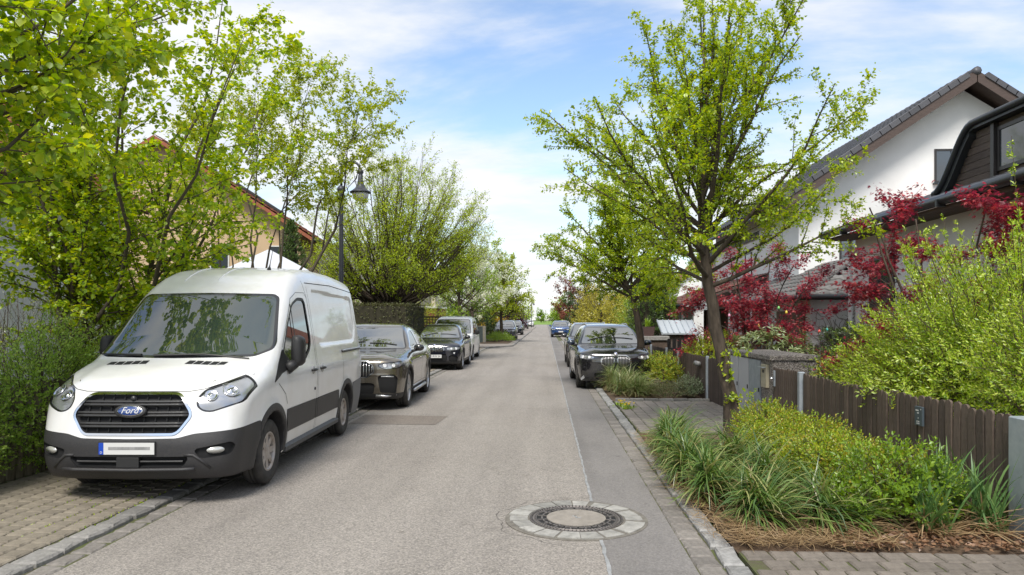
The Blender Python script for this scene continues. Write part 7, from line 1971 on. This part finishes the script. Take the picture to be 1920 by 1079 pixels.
# ---- houses on the left
h1 = empty("grey_house", (-11.8, 4.0, 0), 0, "weathered white house wall with red roof edge behind the hazel stems", "house")
MB().box(-8, 0, 0, 15.4, 0, 4.95).obj("wall", M_render_old, h1)
MB().prism([(0.55, 4.75), (-4.2, 8.2), (-8.9, 4.75), (-8.9, 4.95), (-4.2, 8.42), (0.55, 4.95)], 'y', -0.5, 15.8).obj("roof", M_barge, h1)
tile_roof(h1, "roof_tile", (0.6, -0.5, 4.97), (0, 1, 0), (-0.809, 0, 0.588), 54, 17, 0.3, 0.345, M_tile_red, 300, key=lambda p: -p.y)
MB().tube([(0.62, -0.5, 4.86), (0.62, 15.8, 4.86)], 0.08, 8).obj("gutter", mat("brown_gutter", (0.16, 0.06, 0.04), 0.6), h1, True)
window(h1, (0.005, 9.0, 2.6), (0, 1, 0), 1.0, 1.2)
h2 = empty("beige_house", (-11.66, 33.5, 0), R(6), "beige house with red tiled roof and skylights behind slender conifer", "house")
MB().prism([(0, 0), (-13, 0), (-13, 5.9), (-6.5, 10.1), (0, 5.9)], 'y', 0, 4.2).obj("wall", M_beige, h2)
p2_ = math.atan2(4.2, 6.5); ux, uz = -math.cos(p2_), math.sin(p2_)
MB().prism([(0.75, 5.42), (-6.5, 10.1), (-13.75, 5.42), (-13.75, 5.6), (-6.5, 10.3), (0.75, 5.6)], 'y', -0.7, 4.6).obj("roof", M_tile_red, h2)
tile_roof(h2, "roof_tile", (0.8, -0.72, 5.62), (0, 1, 0), (ux, 0, uz), 17, 25, 0.3, 0.345, M_tile_red, 300, key=lambda p: p.y - 0.3 * p.x)
MB().tube([(0.85, -0.7, 5.5), (0.85, 4.6, 5.5)], 0.09, 8).obj("gutter", M_gutter, h2, True)
for k, (t_, y_) in enumerate(((2.4, 0.9), (3.9, 1.4))):
    b = MB().bbox(0, 0.8, 0, 1.2, 0, 0.12, 0.02).obj("skylight", M_frame, h2); p = Vector((0.8 + ux * t_, y_, 5.70 + uz * t_))
    M4 = Matrix(((0, ux, -uz * -1, 0), (1, 0, 0, 0), (0, uz, -ux, 0), (0, 0, 0, 1))); b.matrix_basis = Matrix.Translation(p) @ M4
    MB().box(0.06, 0.74, 0.06, 1.14, 0.121, 0.128).obj("pane", M_pane, b)
window(h2, (-1.45, -0.005, 4.1), (1, 0, 0), 0.75, 1.2, frame=M_blind)
window(h2, (-4.2, -0.005, 4.1), (1, 0, 0), 0.9, 1.2, frame=M_blind)
window(h2, (-1.45, -0.005, 1.2), (1, 0, 0), 0.9, 1.3, frame=M_blind)
h3 = empty("grey_roofed_house", (-9.0, 47.0, 0), 0, "cream house with pale grey roof glimpsed through the pollard's branches", "house")
MB().box(-12, 0, 0, 9, 0, 3.7).obj("wall", M_cream, h3)
MB().prism([(-0.6, 3.65), (4.5, 7.2), (9.6, 3.65), (9.6, 3.8), (4.5, 7.38), (-0.6, 3.8)], 'x', -12.5, 0.5).obj("roof", M_tile_grey, h3)
tile_roof(h3, "roof_tile", (-12.5, -0.62, 3.82), (1, 0, 0), (0, 0.82, 0.57), 43, 17, 0.3, 0.36, M_tile_grey, 100)
for k in range(4): window(h3, (-10.6 + k * 2.6, -0.005, 1.0), (1, 0, 0), 1.2, 1.4, panes=2, frame=M_blind)
MB().box(-6, -2.2, -1.4, -0.02, 2.6, 2.75).obj("balcony_slab", M_render, h3)
gr_ = empty("brick_garage", (-8.6, 41.5, 0), 0, "low red garage wall with white coping beyond the lattice panel", "garage")
MB().box(0, 2.2, 0, 4, 0, 2.45).obj("wall", mat("brick_red", (0.24, 0.075, 0.05), 0.9, var=0.3, vscale=6), gr_)
MB().box(-0.08, 2.28, -0.08, 4.08, 2.45, 2.58).obj("coping", M_render, gr_)
for k in range(6):
    s = 1 if k % 2 else -1
    yb = (58, 74, 90, 108, 126, 146)[k]
    o = empty("far_house", (s * 11 + (2 if s > 0 else -6), yb, 0), 0, ("dark-roofed" if k % 2 == 0 else "red-roofed") + " pale house half hidden by gardens, " + ("first", "second", "third")[k // 2] + " of its colour along the street", "house", "houses further along the street")
    MB().prism([(0, 0), (8, 0), (8, 5), (4, 8.2), (0, 5)], 'y', 0, 9).obj("wall", M_render if k % 3 else M_cream, o)
    for q in (0, 1):
        e = -0.5 if q == 0 else 8.5; pr = [(e, 4.7), (4, 8.25), (4, 8.45), (e, 4.9)]
        MB().prism(pr, 'y', -0.4, 9.4).obj("roof", M_tile_red if k % 2 else M_tile_dark, o)
    for q in range(2): window(o, (1.6 + q * 3.2, -0.005, 2.8), (1, 0, 0), 1.0, 1.2)

# garden pavilion with white pyramid canopy
pvn = empty("garden_pavilion", (-8.5, 21.6, 0), R(20), "white pyramid canopy on posts in the garden behind the van", "pavilion")
MB().add([(-1.15, -1.15, 3.25), (1.15, -1.15, 3.25), (1.15, 1.15, 3.25), (-1.15, 1.15, 3.25), (0, 0, 3.95), (-1.15, -1.15, 3.10), (1.15, -1.15, 3.10), (1.15, 1.15, 3.10), (-1.15, 1.15, 3.10)],
         [(0, 1, 4), (1, 2, 4), (2, 3, 4), (3, 0, 4), (5, 6, 1, 0), (6, 7, 2, 1), (7, 8, 3, 2), (8, 5, 0, 3)]).obj("canopy", mat("white_canvas", (0.50, 0.52, 0.56), 0.8), pvn)
for sx in (-1, 1):
    for sy in (-1, 1): MB().box(sx * 1.08 - 0.04, sx * 1.08 + 0.04, sy * 1.08 - 0.04, sy * 1.08 + 0.04, 0, 3.12).obj("post", M_zinc, pvn)

# ---- picket fence, gate, bin box (right)
def picket(w, h, t, material, name="picket", rounded=True):
    k = [(-w / 2, 0), (w / 2, 0), (w / 2, h - 0.03)] + ([(w / 2 * math.cos(a), h - 0.03 + 0.03 * math.sin(a)) for a in np.linspace(0.3, math.pi - 0.3, 6)] if rounded else [(w / 2, h), (-w / 2, h)]) + [(-w / 2, h - 0.03)]
    return MB().prism(k, 'y', -t / 2, t / 2).mesh(name, material)
def fence_run(root, a, b, pitch, me, name, z0, rnd, lean=0.008, hvar=0.008):
    a = Vector(a); b = Vector(b); L_ = (b - a).length; n = int(L_ / pitch); ang = math.atan2(b.y - a.y, b.x - a.x)
    for i in range(n):
        p = a + (b - a) * ((i + 0.5) / n)
        o = mobj(name, rnd.choice(me), root, (p.x, p.y, z0 + rnd.uniform(-hvar, hvar)), (rnd.uniform(-lean, lean), rnd.uniform(-lean, lean), ang + rnd.uniform(-0.02, 0.02)))
    return ang
def rail(root, a, b, z, material, t=0.035, h=0.07, off=0.035, name="rail"):
    a = Vector(a); b = Vector(b); d = (b - a).normalized(); n = Vector((d.y, -d.x))
    p = [a + n * (off - t / 2), b + n * (off - t / 2), b + n * (off + t / 2), a + n * (off + t / 2)]
    MB().prism([(q.x, q.y) for q in p], 'z', z, z + h).obj(name, material, root)
rf = random.Random(3)
fe = empty("picket_fence", (0, 0, 0), 0, "brown weathered picket fence with rounded tops along the front garden", "fence")
pm_ = [picket(0.094, 0.93 + 0.01 * k, 0.022, M_picket) for k in range(4)]
fence_run(fe, (3.83, 6.04), (3.68, 10.40), 0.116, pm_, "picket", 0.06, rf)
rail(fe, (3.83, 6.04), (3.68, 10.40), 0.28, M_picket); rail(fe, (3.83, 6.04), (3.68, 10.40), 0.78, M_picket)
plq = MB().bbox(-0.065, 0.065, -0.012, 0.012, 0, 0.19, 0.003).obj("house_sign", mat("sign_slate", (0.06, 0.08, 0.095), 0.5), fe, False, (3.745, 7.36, 0.72), (0, 0, R(92)))
for (x, z, w) in ((-0.045, 0.165, 0.012), (0.02, 0.15, 0.05), (0.005, 0.125, 0.03), (0.0, 0.075, 0.008), (-0.01, 0.04, 0.016), (0.02, 0.04, 0.016), (-0.01, 0.02, 0.016), (0.02, 0.02, 0.016)):
    MB().box(x - w / 2, x + w / 2, 0.0121, 0.0135, z - 0.006, z + 0.006).obj("sign_mark", M_plate, plq)
gp = MB().bbox(3.76, 3.90, 5.70, 6.00, -0.05, 1.0, 0.01).obj("gate_post", M_zinc); tag(gp, "wide galvanised steel gate post at the end of picket fence", "post")
gt = empty("garden_gate", (0, 0, 0), 0, "narrow brown slatted garden gate between steel post and concrete bin box", "gate")
gm = [picket(0.062, 0.95 + 0.008 * k, 0.022, M_picket, "gate_slat", False) for k in range(3)]
fence_run(gt, (3.68, 10.56), (3.67, 11.70), 0.082, gm, "gate_slat", 0.06, rf, 0.003)
rail(gt, (3.68, 10.56), (3.67, 11.70), 0.25, M_picket); rail(gt, (3.68, 10.56), (3.67, 11.70), 0.8, M_picket)
MB().lathe([(0.0001, -0.03), (0.022, -0.02), (0.03, 0), (0.022, 0.02), (0.0001, 0.03)], 12).obj("gate_knob", M_chrome, gt, True, (3.60, 11.60, 0.84))
MB().box(3.635, 3.652, 11.57, 11.63, 0.72, 0.97).obj("lock_plate", M_zinc, gt)
o = MB().bbox(3.63, 3.71, 10.43, 10.51, -0.05, 1.03, 0.008).obj("gate_post", M_zinc); tag(o, "slim galvanised post between the picket fence and garden gate", "post")

def aggregate(name):
    m, t, p = _nt(name); tc = t.nodes.new("ShaderNodeTexCoord")
    v = t.nodes.new("ShaderNodeTexVoronoi"); v.inputs["Scale"].default_value = 75; t.links.new(tc.outputs["Object"], v.inputs["Vector"])
    s = t.nodes.new("ShaderNodeSeparateColor"); t.links.new(v.outputs["Color"], s.inputs[0])
    r = t.nodes.new("ShaderNodeValToRGB"); r.color_ramp.elements[0].color = (0.07, 0.06, 0.055, 1); r.color_ramp.elements[1].color = (0.50, 0.46, 0.42, 1)
    r.color_ramp.elements.new(0.55).color = (0.20, 0.175, 0.16, 1)
    t.links.new(s.outputs[0], r.inputs[0]); t.links.new(r.outputs[0], p.inputs["Base Color"]); p.inputs["Roughness"].default_value = 0.9
    b = t.nodes.new("ShaderNodeBump"); b.inputs["Strength"].default_value = 1.0; b.inputs["Distance"].default_value = 0.008; b.invert = True
    t.links.new(v.outputs["Distance"], b.inputs["Height"]); t.links.new(b.outputs[0], p.inputs["Normal"])
    return m
M_agg = aggregate("exposed_aggregate")
bb_ = empty("bin_box", (3.66, 11.80, 0), R(1.6), "exposed aggregate concrete bin box with grey steel doors beside the leaning tree", "bin box")
MB().bbox(0.02, 0.74, 0.0, 2.32, 0, 1.12, 0.012).obj("concrete_body", M_agg, bb_)
MB().bbox(-0.03, 0.79, -0.03, 2.37, 1.122, 1.20, 0.015).obj("lid_slab", M_agg, bb_)
dm = mat("grey_steel_door", (0.52, 0.52, 0.55), 0.45)
for k, (y0, y1, m_) in enumerate(((0.55, 1.14, M_zinc), (1.17, 1.76, dm), (1.79, 2.30, dm))):
    d_ = MB().bbox(-0.006, 0.018, y0, y1, 0.04, 1.09, 0.004).obj("door", m_, bb_)
    MB().box(-0.018, -0.007, y0 + 0.04, y0 + 0.07, 0.55, 0.62).obj("door_latch", M_black, d_)
lb = MB().bbox(-0.035, 0.018, 0.16, 0.42, 0.66, 1.04, 0.006).obj("letterbox", mat("beige_letterbox", (0.42, 0.38, 0.28), 0.5), bb_)
MB().box(-0.0365, -0.0352, 0.25, 0.34, 0.90, 0.95).obj("nameplate", M_black, lb); MB().box(-0.0365, -0.0352, 0.19, 0.39, 0.72, 0.82).obj("letter_flap", mat("beige_flap", (0.46, 0.42, 0.32), 0.5), lb)
MB().box(-0.10, -0.034, 0.16, 0.42, 0.985, 0.995).obj("rain_hood", M_zinc, lb)

# dark slatted fence further on
f2 = empty("slatted_fence", (0, 0, 0), 0, "dark brown narrow-slatted fence with steel posts beyond the paved drive", "fence")
sm = [picket(0.058, 0.90 + 0.006 * k, 0.02, M_slat, "slat", False) for k in range(3)]
fence_run(f2, (3.51, 14.2), (3.36, 22.9), 0.082, sm, "slat", 0.06, rf, 0.003)
rail(f2, (3.51, 14.2), (3.36, 22.9), 0.25, M_slat); rail(f2, (3.51, 14.2), (3.36, 22.9), 0.78, M_slat)
for y_ in (15.55, 18.6, 20.2, 22.8): MB().bbox(3.44 - (y_ - 15.5) * 0.02, 3.50 - (y_ - 15.5) * 0.02, y_ - 0.03, y_ + 0.03, 0, 1.0, 0.006).obj("fence_post", M_zinc, f2)
nt_ = MB().lathe([(0.055, 0), (0.055, 0.32), (0.045, 0.32), (0.045, 0.01)], 16, axis='y').obj("newspaper_tube", mat("tube_grey", (0.20, 0.20, 0.20), 0.5), None, True, (3.40, 16.1, 0.80), (0, 0, 0))
tag(nt_, "grey newspaper tube fixed to the dark slatted fence", "newspaper tube")
f3 = empty("garden_picket_fence", (0, 0, 0), 0, "blackish picket fence across the garden behind the lime green maple", "fence")
bm_ = [picket(0.10, 1.15, 0.022, mat("blackish_picket", (0.025, 0.022, 0.022), 0.8, island=0.2), "picket")]
fence_run(f3, (3.5, 21.0), (6.4, 21.1), 0.15, bm_, "picket", 0.08, rf); rail(f3, (3.5, 21.0), (6.4, 21.1), 0.9, bm_[0].materials[0])
f4 = empty("garden_picket_fence", (0, 0, 0), 0, "blackish picket fence piece before the brown garage door", "fence")
fence_run(f4, (5.35, 16.9), (6.5, 16.9), 0.13, bm_, "picket", 0.05, rf); rail(f4, (5.35, 16.9), (6.5, 16.9), 0.85, bm_[0].materials[0])
lw = empty("garden_wall", (3.0, 23.4, 0), 0, "low garden wall with grey stone cap behind the slatted fence", "wall")
MB().box(0, 0.95, 0, 0.35, 0, 1.12).obj("masonry", mat("brown_masonry", (0.12, 0.085, 0.065), 0.9, var=0.4, vscale=9), lw); MB().bbox(-0.06, 1.0, -0.06, 0.41, 1.122, 1.25, 0.015).obj("cap_stone", M_granite, lw)
pt = empty("planter", (3.35, 23.58, 1.25), 0, "dark brown square planter standing on the garden wall's cap", "planter")
MB().add([(-0.15, -0.15, 0), (0.15, -0.15, 0), (0.15, 0.15, 0), (-0.15, 0.15, 0), (-0.19, -0.19, 0.30), (0.19, -0.19, 0.30), (0.19, 0.19, 0.30), (-0.19, 0.19, 0.30)], [(0, 3, 2, 1), (0, 1, 5, 4), (1, 2, 6, 5), (2, 3, 7, 6), (3, 0, 4, 7), (4, 5, 6, 7)]).obj("pot", mat("planter_brown", (0.085, 0.05, 0.045), 0.7), pt)
rng = np.random.default_rng(2); V, F = blade_clump(rng, 60, (0, 0, 0.3), 0.1, 0.3, 0.025, (0.3, 0.2, 0.4)); leaf_part("leaves", (V, F), G_mid, pt)
bs = empty("bin_shed", (4.0, 24.6, 0), 0, "small brown bin shed with sloping ribbed metal roof", "shed")
MB().box(0, 1.1, 0.0, 0.9, 0, 1.32).obj("shed_wall", M_wood_dark, bs)
MB().add([(-0.08, -0.14, 1.28), (1.18, -0.14, 1.28), (1.18, 0.95, 1.72), (-0.08, 0.95, 1.72), (-0.08, -0.14, 1.33), (1.18, -0.14, 1.33), (1.18, 0.95, 1.77), (-0.08, 0.95, 1.77)], [(0, 3, 2, 1), (4, 5, 6, 7), (0, 1, 5, 4), (1, 2, 6, 5), (2, 3, 7, 6), (3, 0, 4, 7)]).obj("metal_roof", mat("light_zinc", (0.50, 0.54, 0.58), 0.4, metal=0.4), bs)
for k in range(7): x = -0.06 + k * 0.2; MB().tube([(x, -0.15, 1.34), (x, 0.95, 1.785)], 0.018, 5).obj("roof_seam", M_zinc, bs)

# ---- log fence on the left
lf = empty("log_fence", (0, 0, 0), 0, "rustic fence of upright half-round logs overgrown by bushes beside the paving", "fence")
lm = [MB().lathe([(0.048, 0), (0.05, 0.5), (0.046, 0.98 + 0.02 * k), (0.036, 1.02 + 0.02 * k), (0.0001, 1.03 + 0.02 * k)], 10).mesh("log", M_log, True) for k in range(4)]
fence_run(lf, (-5.92, 4.2), (-5.72, 12.8), 0.135, lm, "log", 0.0, rf, 0.03, 0.02)
for z_ in (0.35, 0.82): MB().tube([(-5.98, 4.2, z_), (-5.78, 12.8, z_)], 0.035, 8).obj("rail", M_log, lf, True)
sh_ = empty("wooden_shed", (-7.9, 7.4, 0), 0, "dark brown plank shed glimpsed behind the log fence", "shed")
for k in range(16): MB().bbox(0.0, 0.025, k * 0.13, k * 0.13 + 0.122, 0, 1.95, 0.004).obj("plank", M_wood_dark, sh_)
MB().box(-1.4, -0.01, 0.02, 2.06, 0, 1.9).obj("shed_body", M_wood_dark, sh_); MB().box(-1.5, 0.15, -0.1, 2.2, 1.96, 2.03).obj("shed_roof", M_gutter, sh_)

# ---- lattice panel, utility cabinet
lt = empty("lattice_panel", (-5.5, 33.6, 0), 0, "brown wooden lattice panel between the clipped hedge and minibus", "lattice")
M_lat = mat("lattice_wood", (0.15, 0.115, 0.075), 0.9, island=0.15)
for b in (MB().box(-0.55, -0.49, -0.03, 0.03, 0, 1.95), MB().box(0.49, 0.55, -0.03, 0.03, 0, 1.95), MB().box(-0.49, 0.49, -0.03, 0.03, 1.88, 1.95), MB().box(-0.49, 0.49, -0.03, 0.03, 0.1, 0.16)): b.obj("frame", M_lat, lt)
for k in range(7): MB().box(-0.42 + k * 0.14, -0.385 + k * 0.14, -0.012, 0.0, 0.16, 1.88).obj("lath", M_lat, lt)
for k in range(12): MB().box(-0.49, 0.49, 0.001, 0.012, 0.22 + k * 0.14, 0.255 + k * 0.14).obj("lath", M_lat, lt)
uc = empty("utility_cabinet", (-4.75, 52.0, 0.075), R(-12), "grey utility cabinet with pale concrete frame before the dark evergreen bush", "cabinet")
MB().bbox(-0.34, 0.34, -0.2, 0.2, 0, 1.26, 0.02).obj("concrete_frame", mat("pale_concrete", (0.46, 0.42, 0.33), 0.9, var=0.2, vscale=8), uc)
MB().bbox(-0.31, 0.24, -0.225, -0.203, 0.05, 1.20, 0.004).obj("door", mat("cabinet_grey", (0.12, 0.15, 0.15), 0.6), uc)
MB().box(0.18, 0.20, -0.245, -0.226, 0.58, 0.68).obj("handle", M_black, uc)

# ---- street lamps
def lamp(loc, label, rz=0.0):
    o = empty("street_lamp", loc, rz, label, "street lamp", "street lamps")
    M_l = mat("lamp_post_grey", (0.045, 0.048, 0.058), 0.45, metal=0.3)
    MB().lathe([(0.10, 0), (0.10, 0.5), (0.075, 0.55), (0.066, 0.7), (0.058, 5.2), (0.058, 5.3)], 14).obj("pole", M_l, o, True)
    MB().lathe([(0.0001, -0.115), (0.06, -0.10), (0.105, -0.05), (0.115, 0), (0.105, 0.05), (0.06, 0.10), (0.0001, 0.115)], 14).obj("ball", M_l, o, True, (0, 0, 5.34))
    pts = [(0, 0, 5.4), (0, 0, 5.85)] + [(0.27 - 0.27 * math.cos(a), 0, 5.85 + 0.25 * math.sin(a)) for a in np.linspace(0.2, math.pi * 0.5, 6)] + [(0.27 + 0.25 * math.sin(a), 0, 6.10 - 0.22 * (1 - math.cos(a))) for a in np.linspace(0.3, math.pi * 0.5, 4)]
    MB().tube(pts, 0.034, 8).obj("arm", M_l, o, True)
    MB().lathe([(0.0001, 5.90), (0.05, 5.885), (0.085, 5.83), (0.085, 5.79), (0.05, 5.74), (0.062, 5.72), (0.07, 5.60), (0.09, 5.48), (0.14, 5.38), (0.22, 5.31), (0.285, 5.27), (0.29, 5.245), (0.24, 5.25), (0.20, 5.26)], 20).obj("lamp_shade", M_l, o, True, (0.53, 0, 0))
    MB().lathe([(0.22, 5.245), (0.225, 5.19), (0.20, 5.10), (0.13, 5.03), (0.0001, 5.005)], 20).obj("lamp_glass", mat("frosted_glass", (0.62, 0.62, 0.62), 0.25, coat=0.5), o, True, (0.53, 0, 0))
    return o
lamp((-5.58, 19.3, 0), "grey post-top street lamp with curved arm and bell shade behind the van")
lamp((-3.2, 160, 0), "distant street lamp with curved arm at the end of the street")
